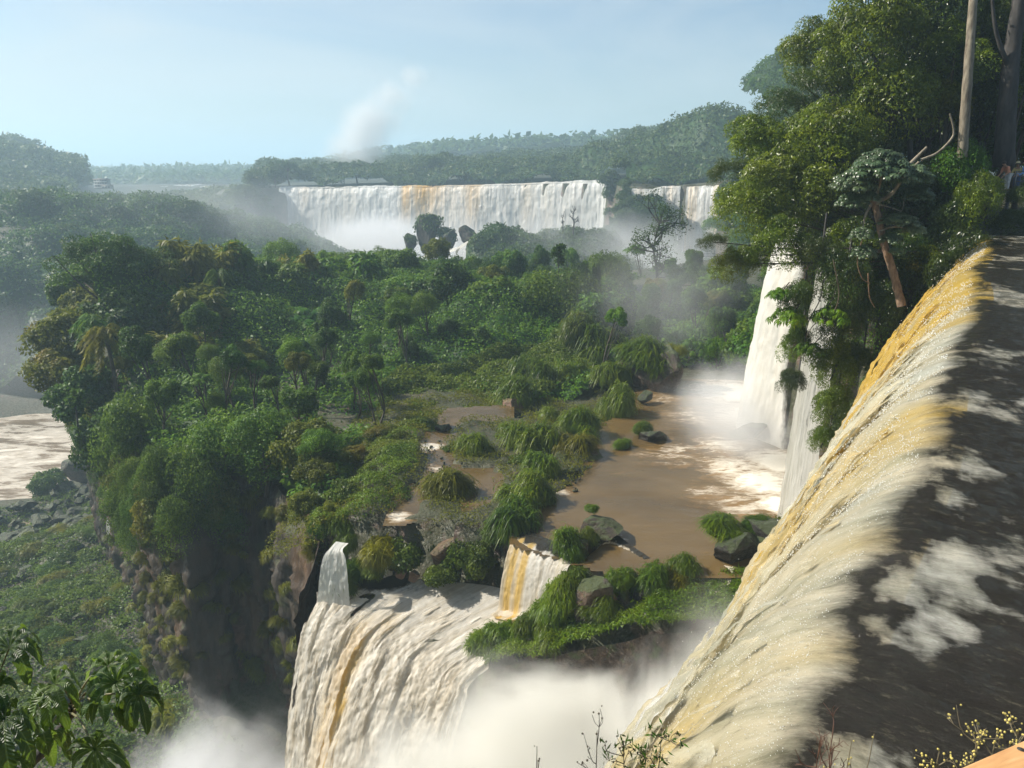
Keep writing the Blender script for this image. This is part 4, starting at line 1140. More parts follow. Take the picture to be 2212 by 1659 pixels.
# bamboo plumes, palms, skyline accents
for lab, px, py, Y, h, kd, rr in [
    ('tall arching olive bamboo clump right of the umbrella shaped tree', 350, 560, 97, 12, 'bam0', 1.1), ('arching bamboo clump highest in the island left half', 430, 520, 100, 14, 'bam1', 1.1), ('olive bamboo plume drooping over its neighbours', 400, 620, 90, 11, 'bam0', 1.3),
    ('feathery bamboo with a single bent plume on the skyline', 512, 505, 104, 15, 'bamd', .8), ('slender bamboo spire left of the island centre skyline', 575, 545, 108, 12, 'bamd', .9), ('bamboo tuft on the skyline left of the pale feathery pair', 650, 545, 112, 12, 'bam1', .9),
    ('pale feathery bamboo spire in front of the spray', 720, 545, 114, 12, 'bamd', 1.1), ('tallest pale feathery bamboo spire in front of the spray', 790, 532, 114, 14, 'bamd', 1.0), ('narrow dark green plume near the island centre skyline', 625, 560, 106, 10, 'bamd', 1.1),
    ('dark narrow spire at the right end of the island skyline', 1262, 555, 97, 6, 'bamd', .5), ('second dark narrow spire at the right end of the island skyline', 1290, 560, 97, 6, 'bamd', .5),
    ('yellowish bamboo mound drooping beneath the arching clumps', 395, 700, 86, 8, 'bam1', 1.6)]:
    x, y, z = W(px, py, Y); o = link('bamboo', P_[kd], None, (x, y, z - h * .84), (0, 0, rg.random() * 6), (h * rr, h * rr, h)); tag(o, lab, 'bamboo')
def palm(label, px, py, Y, r, kd, hb, seed):
    c = W(px, py, Y); base = (c[0] + .3, c[1], c[2] - hb)
    root = link('palm_tree', None, None, base); tag(root, label, 'palm tree')
    link('fronds', P_[kd], root, (-.3, 0, hb), (0, 0, seed), (r, r, r))
    Pp = smooth_path([(0, 0, -.5), (.05, 0, hb * .5), (-.3, 0, hb)], 12); V, F = tube(Pp, np.linspace(.22, .16, 12), 8)
    link('trunk', mesh('trunk', V, F, [M['bark']]), root)
palm('shaggy palm with drooping golden fronds on the island left shoulder', 225, 715, 76, 3.6, 'palm', 8, 1)
palm('fresh green palm above the shaggy golden one', 200, 690, 80, 3.2, 'palmg', 8, 2)
palm('slim hazy palm standing clear at the island left centre', 470, 590, 96, 3.0, 'palmg', 9, 3)
palm('palm tuft in the dark gap right of the umbrella shaped tree', 285, 640, 90, 3.0, 'palmg', 8, 4)

# bare and twiggy trees ----------------------------------------------------------
def dead_tree(label, px, py, Y, hpx, seed, n=16, mat='bark_dark', leaf=None, r0=.12):
    rng = np.random.default_rng(seed)
    x, y, z = W(px, py, Y); d = Y * CP - z * SP; h = hpx / FPX * d
    root = link('bare_tree', None, None, (x, y, z)); tag(root, label, 'tree')
    parts = []; tr = smooth_path([(0, 0, -1), (.03 * h, 0, h * .35), (-.02 * h, 0, h * .65), (.04 * h, 0, h)], 14)
    parts.append((*tube(tr, np.linspace(r0, r0 * .2, 14), 6), None)); ends = [tr[-1]]
    for i in range(n):
        t = rng.integers(4, 13); s = tr[t]; dd = unit(rng.normal(size=3) * (1, 1, .3) + np.array([0, 0, .9])); L = h * rng.uniform(.15, .38)
        e = s + dd * L; m = (s + e) / 2 + rng.normal(0, .04 * h, 3)
        b = smooth_path([s, m, e], 6); parts.append((*tube(b, np.linspace(r0 * .45, r0 * .1, 6), 4), None)); ends.append(e)
        for k in range(3):
            dd2 = unit(dd + rng.normal(0, .6, 3)); e2 = m + dd2 * L * .45; parts.append((*tube([m, e2], [r0 * .2, r0 * .07], 4), None)); ends.append(e2)
    V, F, _ = join(parts); link('branches', mesh('branches', V, F, [M[mat]]), root)
    if leaf:
        E = np.repeat(np.array(ends), 22, 0); E = E + rng.normal(0, h * .035, E.shape); n_ = len(E)
        N = unit(rng.normal(size=(n_, 3)) + (0, 0, .5)); T = unit(np.cross(N, rng.normal(size=(n_, 3))))
        V, F, A = leaf_quads(E, T, N, leaf, leaf * .5); link('foliage', mesh('foliage', V, F, [M['leaf_dark']], smooth=False, attrs={'var': A}), root)
dead_tree('tall twiggy half bare tree silhouetted against the right section of far falls', 1410, 660, 122, 190, 71, 26, leaf=.35, r0=.3)
dead_tree('small bare tree on the hazy spur before the far falls', 1238, 500, 250, 48, 72, 14, r0=.3)
dead_tree('second bare crown beside the small bare tree on the hazy spur', 1215, 500, 252, 34, 73, 10, r0=.25)
dead_tree('tiny lone umbrella topped sapling poking above the island skyline', 1205, 600, 98, 55, 74, 5, leaf=.5, r0=.08)
dead_tree('leafy sapling leaning out over the river from the cliff edge', 165, 900, 70, 55, 75, 8, leaf=.4, r0=.1)

# ---------------------------------------------------------------- shelf, islets and ledge
TUS = [  # label, px, py foot, Y, width, kind, height factor
    ('tall drooping grass mound left of the pool clearing', 1030, 1012, 57, 88, 'tus0', 1.2), ('small grass mound above the drooping one', 1090, 968, 61, 62, 'tus1', 1.1), ('big grass mound at the head of the islet ridge', 1152, 988, 58, 112, 'tus2', 1.1),
    ('grass mound behind the islet ridge', 1182, 925, 65, 72, 'tus3', 1.0), ('broad grass mound before the dark pool rock', 1250, 950, 61, 96, 'tus1', .9), ('tall vivid grass mound at the back of the pool', 1330, 912, 67, 86, 'tus0', 1.25),
    ('small grass tuft left of the low dark pool rock', 1345, 975, 58, 40, 'tus2', .8), ('grass cap on the low dark pool rock', 1385, 945, 61, 60, 'tus3', .8), ('olive grass cap on the sloping islet rock', 1245, 990, 57, 90, 'tusy0', .8),
    ('yellowish tussock on the rock beside the quiet brown water', 965, 1095, 49, 104, 'tusy1', .95), ('tussock on the upper slope of the islet ridge', 1165, 1050, 52, 92, 'tus0', .9), ('long green tussock on the middle slope of the islet ridge', 1140, 1110, 48, 120, 'tus1', 1.0),
    ('large bright tussock at the foot of the islet ridge', 1105, 1160, 45, 130, 'tus2', 1.0), ('tussock touching the lip of the amber drop', 1075, 1175, 44, 84, 'tus3', 1.0), ('tussock on the pool side of the islet ridge', 1180, 1100, 48, 70, 'tus3', .9),
    ('upright tuft beside the white riffle', 745, 1160, 46.5, 74, 'tus1', 1.0), ('rounded tuft at the brink of the ribbon fall', 750, 1195, 45.5, 60, 'tus0', 1.0), ('yellow green tuft on the rock above the rapids', 815, 1215, 44.8, 84, 'tusy0', .8), ('tuft over the white foam left of the rapids', 805, 1255, 44.2, 70, 'tus3', .7),
    ('mossy tuft between the two left falls', 755, 1265, 43.8, 80, 'tus2', .9), ('lowest tuft at the lip between the two left falls', 742, 1292, 43.0, 66, 'tus1', .9), ('tuft in front of the leafy shrubs', 880, 1125, 49, 70, 'tusy0', .8), ('tuft at the left rim of the leafy shrubs', 830, 1110, 50, 60, 'tusy1', .7),
    ('grass tuft leaning on the tan pool rock', 1232, 1215, 40.5, 78, 'tus0', 1.3), ('small tuft topping the tan pool rock', 1278, 1112, 43.5, 36, 'tus3', .8), ('grass at the right foot of the tan pool rock', 1272, 1180, 41.6, 50, 'tus1', 1.0),
    ('wide grass slope at the left end of the ledge', 1045, 1418, 37.6, 84, 'tus1', .8), ('second grass slope along the ledge', 1090, 1398, 37.6, 84, 'tus2', .8), ('third grass slope along the ledge', 1140, 1375, 37.6, 90, 'tus3', .9), ('grass slope below the amber chute', 1190, 1350, 37.5, 96, 'tus0', .9),
    ('tall grass at the bend of the ledge', 1215, 1320, 37.2, 90, 'tus1', 1.0), ('upper left tussock on the ledge rocks', 1240, 1290, 37.6, 84, 'tus2', 1.0), ('tussock above the ledge boulders', 1340, 1280, 37.6, 90, 'tus3', .8), ('dark tussock right of the ledge boulders', 1400, 1290, 38, 96, 'tus0', .9),
    ('last tussock at the misty right end of the ledge', 1460, 1290, 38.5, 96, 'tusy1', .8), ('tussock beneath the ledge boulders', 1300, 1345, 36.3, 90, 'tus1', .8), ('drooping tussock on the ledge face', 1180, 1400, 36.4, 84, 'tus2', .9), ('lower tussock on the ledge face', 1390, 1350, 36.3, 80, 'tus3', .8),
    ('mound of grass on the hazy bank behind the pool', 1120, 895, 72, 110, 'tus1', .9), ('tall drooping grass heap on the hazy bank', 1150, 845, 78, 100, 'tus2', 1.2), ('hazy grass heap left of the mossy bluff', 1230, 850, 78, 110, 'tus3', 1.0), ('hazy grass heap under the trees right of centre', 1290, 800, 84, 120, 'tus0', 1.0),
    ('grass heap crowning the mossy bluff', 1390, 810, 76, 130, 'tus1', .7), ('second grass heap on the mossy bluff', 1330, 840, 76, 100, 'tus2', .8), ('grass tuft at the end of the mossy bluff', 1450, 775, 76, 50, 'tusy0', .7), ('hazy rounded thicket above the mossy bluff', 1240, 750, 86, 110, 'tus3', 1.2),
    ('grass at the near corner of the right pool outcrop', 1560, 1175, 41, 110, 'tus0', .5), ('small tussock hiding the end of the pool beside the ledge', 1478, 1252, 38.8, 80, 'tus1', .8), ('grass along the top of the right pool outcrop', 1640, 1165, 42, 90, 'tus1', .5), ('grass at the misty end of the right pool outcrop', 1695, 1160, 42, 60, 'tus2', .8),
]
rs = random.Random(11)
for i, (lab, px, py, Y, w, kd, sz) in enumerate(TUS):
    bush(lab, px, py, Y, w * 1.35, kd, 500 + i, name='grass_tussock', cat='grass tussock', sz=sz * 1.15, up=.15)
SHR = [
    ('leafy shrub mass at the left of the shrub bank', 865, 1225, 45.2, 116, 'shrub0', 1.2), ('leafy shrub left of the split red boulder', 910, 1200, 46, 100, 'shrub1', 1.3), ('leafy shrub right of the split red boulder', 1000, 1235, 44, 100, 'shrub2', 1.6), ('leafy shrub above the split red boulder', 955, 1150, 47, 110, 'shrub0', 1.0),
    ('low leafy shrub in front of the split red boulder', 950, 1265, 42.9, 76, 'shrub1', 1.0), ('leafy shrub beside the amber drop', 1040, 1225, 43.6, 84, 'shrub2', 1.4), ('leafy shrub spreading over the mossy shelf', 862, 1010, 57, 110, 'shrub1', .8), ('yellow green leafy mound on the far shelf', 830, 960, 60, 100, 'yel0', .5),
    ('small leafy clump left of the red shelf rock', 740, 1080, 50, 76, 'shrub2', 1.3), ('leafy clump at the shelf left edge', 690, 1045, 52, 100, 'yel1', .9), ('leafy clump hanging from the shelf left edge', 660, 1110, 49, 80, 'yel0', 1.2), ('lower leafy clump hanging from the shelf left edge', 690, 1165, 47.5, 64, 'vine1', 1.5), ('leafy skirt hanging above the ribbon fall', 715, 1130, 47, 60, 'yel1', 1.5),
    ('leafy clump between shelf and vine mounds', 690, 985, 54, 100, 'vine2', .8), ('low leafy clump at the stream bend', 985, 990, 58, 60, 'shrub0', 1.2), ('leafy shrub on the islet ridge', 1120, 1015, 55, 60, 'shrub1', 1.0), ('leafy rim of the far shelf', 750, 1000, 56, 90, 'yel0', .6), ('leafy mound by the far stream', 900, 945, 63, 90, 'shrub2', .8),
]
for i, (lab, px, py, Y, w, kd, sz) in enumerate(SHR):
    bush(lab, px, py, Y, w * 1.1, kd, 600 + i, name='shrub', cat='shrub', sz=sz)
ROK = [
    ('large wedge shaped tan boulder standing in the brown pool', 1300, 1165, 42.6, 104, 'rk0', .55), ('brown boulder half under the tussock by the pool drop', 1245, 1215, 40.6, 70, 'rk1', .8), ('split red boulder in the middle of the shrub bank', 962, 1215, 44.4, 76, 'rkr0', 1.0), ('broken face under the split red boulder', 982, 1240, 44, 50, 'rkd0', 1.1),
    ('reddish slab jutting from the hazy bank', 1108, 885, 70, 62, 'rkr1', .55), ('low dark rock in the pool with a grass cap', 1410, 960, 60.5, 84, 'rkd1', .5), ('dark rock under the olive grass cap', 1265, 1000, 56.5, 110, 'rk2', .5), ('wet black rock at the pool edge of the islet', 1225, 1040, 53, 60, 'rkd2', .7),
    ('dark slab at the waterline of the islet ridge', 1215, 1060, 51.5, 56, 'rkd3', .4), ('brown boulder under the broad grass mound', 1215, 1010, 55.5, 50, 'rk3', .8), ('dark boulder in the stream by the far shelf', 955, 945, 63, 60, 'rkd1', .7), ('block of rock under the yellowish tussock', 995, 1105, 48.6, 70, 'rkd2', .6),
    ('big brown boulder on the ledge', 1290, 1300, 37.2, 100, 'rk0', .75), ('grey block in the ledge pile', 1345, 1305, 37.0, 44, 'rk1', .9), ('pinkish block in the ledge pile', 1318, 1300, 37.0, 34, 'rkr1', .9), ('pale block at the right of the ledge pile', 1378, 1295, 37.3, 40, 'rk2', .9), ('dark lower block in the ledge pile', 1310, 1340, 36.4, 60, 'rk3', .8), ('brown lower block on the ledge face', 1265, 1345, 36.3, 50, 'rk1', .9), ('darker block below the pale one', 1365, 1335, 36.5, 50, 'rkd0', .9),
    ('dark flat topped outcrop in the pool before the near fall', 1585, 1205, 40.2, 130, 'rkd1', .6), ('brown slab of the outcrop touching the near fall', 1665, 1180, 41.5, 130, 'rkd3', .6), ('brown block in the middle of the outcrop before the near fall', 1630, 1185, 41, 90, 'rk2', .5), ('wet dark outcrop between the two side falls', 1635, 945, 61.3, 110, 'rkd2', .5), ('tan block on top of the wet dark outcrop', 1675, 915, 62.5, 76, 'rkr0', .9), ('low slab at the toe of the wet dark outcrop', 1600, 945, 61, 60, 'rkd3', .35),
    ('small dark rock at the pool far left shore', 1180, 905, 66, 36, 'rkd0', .6), ('hazy dark rock near the bluff', 1395, 865, 70, 36, 'rkd1', .7), ('mossy brown rock face at the end of the bluff', 1420, 850, 75, 110, 'rk3', 1.1), ('second mossy rock face of the bluff', 1375, 850, 77, 100, 'rk0', 1.0),
    ('flat brown rock showing through the shelf moss', 840, 1060, 53, 90, 'rkr0', .12), ('wet red rock pan on the grassy shelf', 810, 1035, 54.5, 110, 'rkr1', .10), ('red rock sheet at the front of the shelf', 800, 1085, 50.5, 110, 'rkr0', .12),
    ('dark brown boulder of the little boulder row above the rapids', 868, 1245, 44.0, 26, 'rkr0', .8), ('rounded boulder in the row above the rapids', 895, 1250, 43.8, 30, 'rkr1', .8), ('last boulder in the row above the rapids', 920, 1255, 43.6, 24, 'rk1', .8), ('wet boulder beside the white trickle', 850, 1232, 44.5, 22, 'rkd1', .8),
    ('black rock standing at the river bend below the island', 178, 1035, 144, 84, 'rkd0', .8),
]
for i, (lab, px, py, Y, w, kd, hw) in enumerate(ROK):
    rock(lab, px, py, Y, w, kd, 700 + i, hw)
# rubble lying along the stream
rng = np.random.default_rng(77)
def rubble(name, pts, s0, s1, mat, seed):
    rng = np.random.default_rng(seed); base = P_['rk0']; co = np.zeros(len(base.vertices) * 3); base.vertices.foreach_get('co', co)
    me = rock_mesh('pebble', 5, mat, res=1); co = np.zeros(len(me.vertices) * 3); me.vertices.foreach_get('co', co); co = co.reshape(-1, 3)
    f = np.array([list(p.vertices) for p in me.polygons]); n = len(pts)
    s = rng.uniform(s0, s1, (n, 1, 1)) * rng.uniform(.6, 1.3, (n, 1, 3))
    a = rng.random(n) * 6.28; ca, sa = np.cos(a), np.sin(a)
    v = co[None] * s; v = np.stack([v[..., 0] * ca[:, None] - v[..., 1] * sa[:, None], v[..., 0] * sa[:, None] + v[..., 1] * ca[:, None], v[..., 2]], -1) + np.asarray(pts)[:, None]
    F = (np.arange(n)[:, None, None] * len(co) + f[None]).reshape(-1, 3)
    o = link(name, mesh(name, v.reshape(-1, 3), F, [mat], smooth=False)); tag(o, kind='stuff'); return o
pts = []
for a, b in [((860, 1040), (960, 1020)), ((930, 960), (1000, 1060)), ((1080, 910), (1190, 900)), ((780, 1010), (900, 1050)), ((1230, 1000), (1230, 1060)), ((900, 1050), (1000, 1070))]:
    for k in range(34):
        t = rng.random(); px = a[0] + (b[0] - a[0]) * t + rng.normal(0, 14); py = a[1] + (b[1] - a[1]) * t + rng.normal(0, 9)
        pts.append(G(px, py, -21.95))
rubble('rubble', pts, .05, .2, M['rock_dark'], 78)
# shelf cover
SHELF = [G(640, 1050, -22.5)[:2], G(700, 1165, -22.5)[:2], G(760, 1130, -22.3)[:2], G(850, 1110, -22.3)[:2], G(900, 1070, -22)[:2], G(905, 1010, -22)[:2], G(900, 945, -22)[:2], G(780, 950, -22)[:2], G(680, 980, -22)[:2]]
def shelf_z(x, y): return mid_z(x, y) + .45 + domes(x, y, 1.6, 33, .45)
sm = pip  # patchy: skip bare rock pans
scatter_cover('shelf_plants', lambda x, y: shelf_z(x, y) - 1.2 * sstep(.0, .25, fb2(x, y, .45, 3, 44) - .05), SHELF, 26000, .15, M['cover'], 24, .25)
SHW = [(-16, 43.5), (-1, 43.5), (8, 50), (9, 62), (13, 70), (10, 84), (-14, 72), (-16, 60)]
scatter_cover('shelf_plants', lambda x, y: mid_z(x, y) + .05 + domes(x, y, 1.3, 37, .32) - 1.5 * sstep(.0, .3, fb2(x, y, .35, 3, 46) - .08), SHW, 60000, .2, M['grass_yellow'], 26, .3, asp=.35, up=.5)
# ledge cover and islet cover
LEDGE = [G(1010, 1430, -27.2)[:2], G(1060, 1370, -26.5)[:2], G(1220, 1290, -24)[:2], G(1300, 1240, -22.6)[:2], G(1480, 1235, -22.4)[:2], (17, 39.2), (16.5, 36), (9, 34.2), (2, 35.0), (-2.8, 36.6)]
scatter_cover('ledge_moss', lambda x, y: mid_z(x, y) + .1 + domes(x, y, .9, 35, .3), LEDGE, 30000, .22, M['grass'], 25, .2, asp=.3)

# ---------------------------------------------------------------- cliffs of the island, with tufts
def cliff_wall(name, label, line, zt, zb, mat, amp=1.2, step=.33, seed=5, lean=.0):
    P = []; 
    for (a, b) in zip(line[:-1], line[1:]):
        n = max(2, int(math.hypot(b[0] - a[0], b[1] - a[1]) / step)); t = np.linspace(0, 1, n, endpoint=False)
        P.append(np.stack([a[0] + (b[0] - a[0]) * t, a[1] + (b[1] - a[1]) * t], 1))
    P = np.concatenate(P + [np.array([line[-1]])]); n = len(P)
    T = np.gradient(P, axis=0); T /= np.linalg.norm(T, axis=1, keepdims=True) + 1e-9
    k = 9; ker = np.ones(k) / k; T = np.stack([np.convolve(np.pad(T[:, i], k // 2, 'edge'), ker, 'valid') for i in (0, 1)], 1)
    Nn = np.stack([T[:, 1], -T[:, 0]], 1)
    ztv = np.array([zt(p[0], p[1]) if callable(zt) else zt for p in P]); zbv = np.array([zb(p[0], p[1]) if callable(zb) else zb for p in P])
    m = int((ztv.max() - zbv.min()) / step) + 2; vv = np.linspace(0, 1, m)
    Z = ztv[:, None] + (zbv - ztv)[:, None] * vv[None]
    X = np.repeat(P[:, 0:1], m, 1); Y = np.repeat(P[:, 1:2], m, 1)
    s = np.cumsum(np.concatenate([[0], np.linalg.norm(np.diff(P, axis=0), axis=1)]))
    q3 = np.stack([np.repeat(s[:, None], m, 1).ravel(), Z.ravel() * .22, 0 * Z.ravel()], 1)
    d = fbm(q3 * .45, 5, seed, .6).reshape(n, m)
    cells = np.round(fbm(q3 * .8, 2, seed + 3).reshape(n, m) * 4) / 4      # basalt like blocks
    e = np.round(fbm(np.stack([X.ravel(), Y.ravel(), Z.ravel()], 1) * .5, 3, seed + 8).reshape(n, m) * 3) / 3
    hf = fbm(np.stack([X.ravel(), Y.ravel(), Z.ravel() * .5], 1) * 1.7, 4, seed + 9, .65).reshape(n, m)
    D = amp * (d * .9 + cells * .8 + e * .45 + hf * .35) + 1.0 + lean * (vv[None] ** 1.2) * (ztv - zbv)[:, None]
    D = D * np.minimum(1, (1 - np.exp(-vv * 12)))[None]
    X = X + Nn[:, 0:1] * D; Y = Y + Nn[:, 1:2] * D
    o = link(name, mesh(name, np.stack([X.ravel(), Y.ravel(), Z.ravel()], 1), grid_faces(n, m)[:, ::-1], [mat], smooth=False)); tag(o, label, 'cliff')
    return o, X, Y, Z
lowz = lambda x, y: float(idw(np.array([x]), np.array([y]), LOW, 3.)[0]) - 1.5
c1, CX, CY, CZ = cliff_wall('cliff', 'tall dark basalt cliff dropping from the wooded island, tufts of fern along its columns',
    [(-66, 114), (-59, 103), (-48, 88), (-39, 75), (-34, 66), (-30, 60.5), (-26, 56), (-23.5, 58.5), (-20, 58.5), (-16, 52), (-13, 47), (-12.6, 43.4)], -24.6, lambda x, y: min(lowz(x, y), -44), M['cliff'], 1.2)
c2, _, _, _ = cliff_wall('cliff', 'low brown rock face under the grassy ledge above the gorge mist', [(-12.9, 45.5), (-9.5, 43.4), (-6.3, 41.6), (-3.4, 39.6), (-2.0, 37.6), (2, 35.6), (6, 34.6), (9, 34.6), (12, 35.4), (15, 36.5), (19, 38)], lambda x, y: float(np.interp(x, [-12, -4, -2.2, -1, 3, 7, 14, 20], [-28.5, -29.5, -28.4, -27.2, -25, -23.4, -22.9, -22.2])), -60, M['rock'], .7, .35, 8)
c3, _, _, _ = cliff_wall('cliff', 'shaded rock wall under the leaning trees between the near fall and the side falls', [(20.5, 32.8), (23.0, 37), (24.8, 41.8), (21.1, 43.6), (22.1, 49.8), (25.7, 53.5), (24, 58), (23.3, 63), (27, 69), (33, 78), (46, 108)], -4.2, -23.5, M['cliff'], .8, .45, 9)
# tufts on the cliff: hanging ferns, individually placed
rng = np.random.default_rng(91); n, m_ = CX.shape; k = 0
while k < 130:
    i = rng.integers(int(n * .25), n); j = int(m_ * rng.random() ** 1.2 * .95)
    px, py, dd = to_px(np.array([CX[i, j], CY[i, j], CZ[i, j]]))
    if not (230 < px < 700 and 1020 < py < 1500): continue
    if px > 560 and rng.random() < .5: continue
    r = rng.uniform(.45, 1.1)
    o = link('fern_tuft', P_['ferntuft'], None, (CX[i, j] - .3, CY[i, j] - .3, CZ[i, j]), (rng.uniform(.3, .8), rng.uniform(-.5, 0), rng.random() * 6.28), (r, r, r * 1.1))
    where = 'near the top' if CZ[i, j] > -31 else ('near the foot' if CZ[i, j] < -40 else 'half way down')
    tag(o, 'hanging yellow green fern tuft %s of the dark island cliff' % where, 'fern', 'fern tufts %s of the dark cliff' % where); k += 1
# vines spilling over the top of the cliff
rng = np.random.default_rng(92)
for k in range(66):
    t = rng.uniform(.12, .80) if k < 52 else rng.uniform(.62, .86); i = int(t * n); j = int(m_ * (rng.uniform(.0, .22) if k < 26 or t > .62 else rng.uniform(.15, .5))); r = rng.uniform(1.2, 2.6) * (1 if k < 26 else .75)
    o = link('hanging_vines', P_[['vine0', 'vine1', 'vine2', 'yel0'][k % 4]], None, (CX[i, j] - .6, CY[i, j] - .5, CZ[i, j] + .8), (0, 0, rng.random() * 6.28), (r, r, r * 1.6))
    tag(o, 'curtain of leafy vines spilling over the brink of the dark cliff', 'vines', 'vine curtains on the island brink')

# ---------------------------------------------------------------- green scree slope below the island
SCREE = [(-120, 122), (-92, 129), (-83, 140), (-70, 153), (-58, 142), (-64, 114), (-58, 100), (-46, 84), (-38, 72), (-31, 62), (-26, 54), (-22, 52), (-14, 47), (-10, 40), (-22, 36), (-45, 38), (-110, 50)]
def scree_z(x, y): return ground_z(x, y) + .25 + domes(x, y, 4.5, 51, .8) + domes(x, y, 1.8, 52, .45)
def scree_low(x, y): return idw(x, y, LOW, 3.) + 1.2 * fb2(x, y, .06, 4, 1) + .5 * fb2(x, y, .3, 3, 2)
def scree_f(x, y): return scree_low(x, y) + .2 + domes(x, y, 4.5, 51, .9) + domes(x, y, 1.8, 52, .5) - 1.0 * sstep(.15, .35, fb2(x, y, .16, 3, 61))
scatter_cover('scree_plants', scree_f, SCREE, 150000, .36, M['cover'], 31, .45)
rng = np.random.default_rng(93); k = 0; scl = []
while k < 110:
    x = rng.uniform(-105, -14); y = rng.uniform(42, 124)
    if k < 85: x, y, _z = G(rng.uniform(-20, 265), rng.uniform(1010, 1200), -60.)
    if not pip(np.array([x]), np.array([y]), SCREE)[0]: continue
    z = float(scree_low(np.array([x]), np.array([y]))[0]); px, py, dd = to_px(np.array([x, y, z]))
    if px < -60 or px > 690 or py > 1640: continue
    bank = fb2(np.array([x]), np.array([y]), .16, 3, 61)[0] > .05 or (px < 250 and py < 1200)
    if not bank and rng.random() < .85: continue
    r = rng.uniform(.5, 1.5) * (1.2 if (px < 250 and py < 1200) else .7)
    zone = 'at the river shore' if y > 98 else ('in the misty lower gorge' if y < 60 else 'on the green scree slope')
    o = link('boulder', P_[['rkd0', 'rkd1', 'rk2', 'rkd3'][k % 4]], None, (x, y, z + .7 + r * .3), (rng.uniform(-.4, .4), rng.uniform(-.4, .4), rng.random() * 6.28), (r * 1.3, r, r * .8))
    tag(o, 'rough dark basalt boulder %s' % zone, 'rock', 'boulders %s' % zone); k += 1
k = 0
while k < 120:
    x = rng.uniform(-105, -12); y = rng.uniform(40, 118)
    if not pip(np.array([x]), np.array([y]), SCREE)[0]: continue
    z = float(scree_low(np.array([x]), np.array([y]))[0]); px, py, dd = to_px(np.array([x, y, z]))
    if px < -60 or px > 690 or py > 1640: continue
    r = rng.uniform(1.0, 2.6); kd = ['shrub0', 'shrub1', 'tus0', 'tusy0', 'yel0', 'tus2', 'vine0'][rng.integers(7)]
    zone = 'in the misty lower gorge' if y < 60 else 'on the green scree slope'
    o = link('bush', P_[kd], None, (x, y, z + r * .25), (0, 0, rng.random() * 6.28), (r, r, r * .7))
    wd = 'grassy' if kd.startswith('tus') else 'leafy'
    tag(o, 'low %s bush %s below the island cliff' % (wd, zone), 'bush', 'low %s bushes %s' % (wd, zone)); k += 1
bush('hazy round bush beside the black river rock', 112, 1068, 137, 90, 'broad0', 801, sz=1.1)
bush('dark leafy cap on the black river rock', 185, 1012, 144, 70, 'dark0', 802, sz=.6)
# ---------------------------------------------------------------- far forests
def canopy_stuff(name, ctrl, poly, n, L, cell, amp, seed, mat='far_leaf', p=3.5, step=None, drop=3.):
    C = [W(*c) for c in ctrl]
    f = lambda x, y: idw(x, y, C, p) - amp * .8 + domes(x, y, cell, seed, amp) + domes(x, y, cell * .42, seed + 1, amp * .4)
    V, F = skin_sheet(name, f, poly, step or cell * .3, None, .4)
    o = link(name, mesh(name, V, F, [M['far_leaf']])); tag(o, kind='stuff')
    scatter_cover(name, f, poly, n, L, M[mat], seed, L * 1.2)
    return f
def PX(px, Y): a, b = ray(px, 830); return (px - 1106) / FPX * Y * 1.04, Y
# left hill
canopy_stuff('hill_forest', [(-60, 300, 560), (0, 312, 560), (60, 326, 560), (120, 350, 560), (170, 368, 555), (215, 384, 550), (240, 402, 545), (246, 428, 540), (0, 380, 470), (100, 400, 470), (200, 425, 470), (-60, 380, 470), (250, 445, 500), (0, 300, 700), (200, 390, 700), (-100, 420, 400), (60, 440, 400), (180, 445, 420)],
    [(-460, 380), (-230, 380), (-245, 440), (-292, 530), (-300, 560), (-380, 720), (-620, 720), (-620, 380)], 90000, 2.8, 13, 5., 61)
# low jungle across the lower river
FLC = [(-40, 432, 275), (60, 425, 285), (150, 418, 295), (240, 432, 300), (330, 425, 300), (420, 442, 310), (500, 462, 320), (560, 490, 325), (640, 530, 322), (750, 555, 315), (100, 500, 245), (300, 500, 262), (500, 530, 280), (650, 575, 285), (0, 560, 222), (150, 560, 226), (-40, 640, 208), (100, 660, 210), (0, 740, 203), (110, 770, 201), (-40, 790, 200), (0, 830, 197), (110, 840, 197),
       (620, 600, 250), (450, 600, 245), (300, 620, 225), (200, 700, 210), (800, 590, 280), (-40, 850, 195), (700, 640, 235)]
FLP = [(-260, 195), (-60, 196), (-40, 215), (-30, 245), (-35, 280), (-50, 300), (-90, 345), (-150, 350), (-230, 320), (-330, 300), (-330, 215)]
f_low = canopy_stuff('riverside_jungle', FLC, FLP, 150000, 1.1, 8, 4.2, 65, 'leaf_dark')
# forest on the plateau behind the far falls
PLC = [(545, 378, 470), (600, 352, 480), (650, 366, 485), (700, 362, 490), (760, 356, 490), (830, 362, 480), (930, 340, 480), (1000, 350, 470), (1100, 348, 450), (1200, 338, 440), (1300, 316, 430), (1400, 292, 420), (1480, 262, 400), (1540, 235, 380), (540, 398, 465), (600, 392, 474), (700, 393, 462), (900, 391, 440), (1100, 388, 420), (1250, 386, 402), (1380, 385, 350), (1480, 385, 340), (600, 378, 500), (800, 376, 482), (1000, 374, 460), (1200, 370, 436),
       (600, 352, 620), (900, 345, 620), (1200, 330, 600), (1450, 280, 560), (1340, 345, 385), (1420, 340, 370)]
PLP = [(-158, 466), (-138, 472), (-60, 446), (0, 420), (42, 396), (52, 380), (54, 346), (86, 336), (92, 330), (175, 330), (260, 640), (-200, 640)]
f_pl = canopy_stuff('plateau_forest', PLC, PLP, 120000, 1.9, 10, 5., 71)
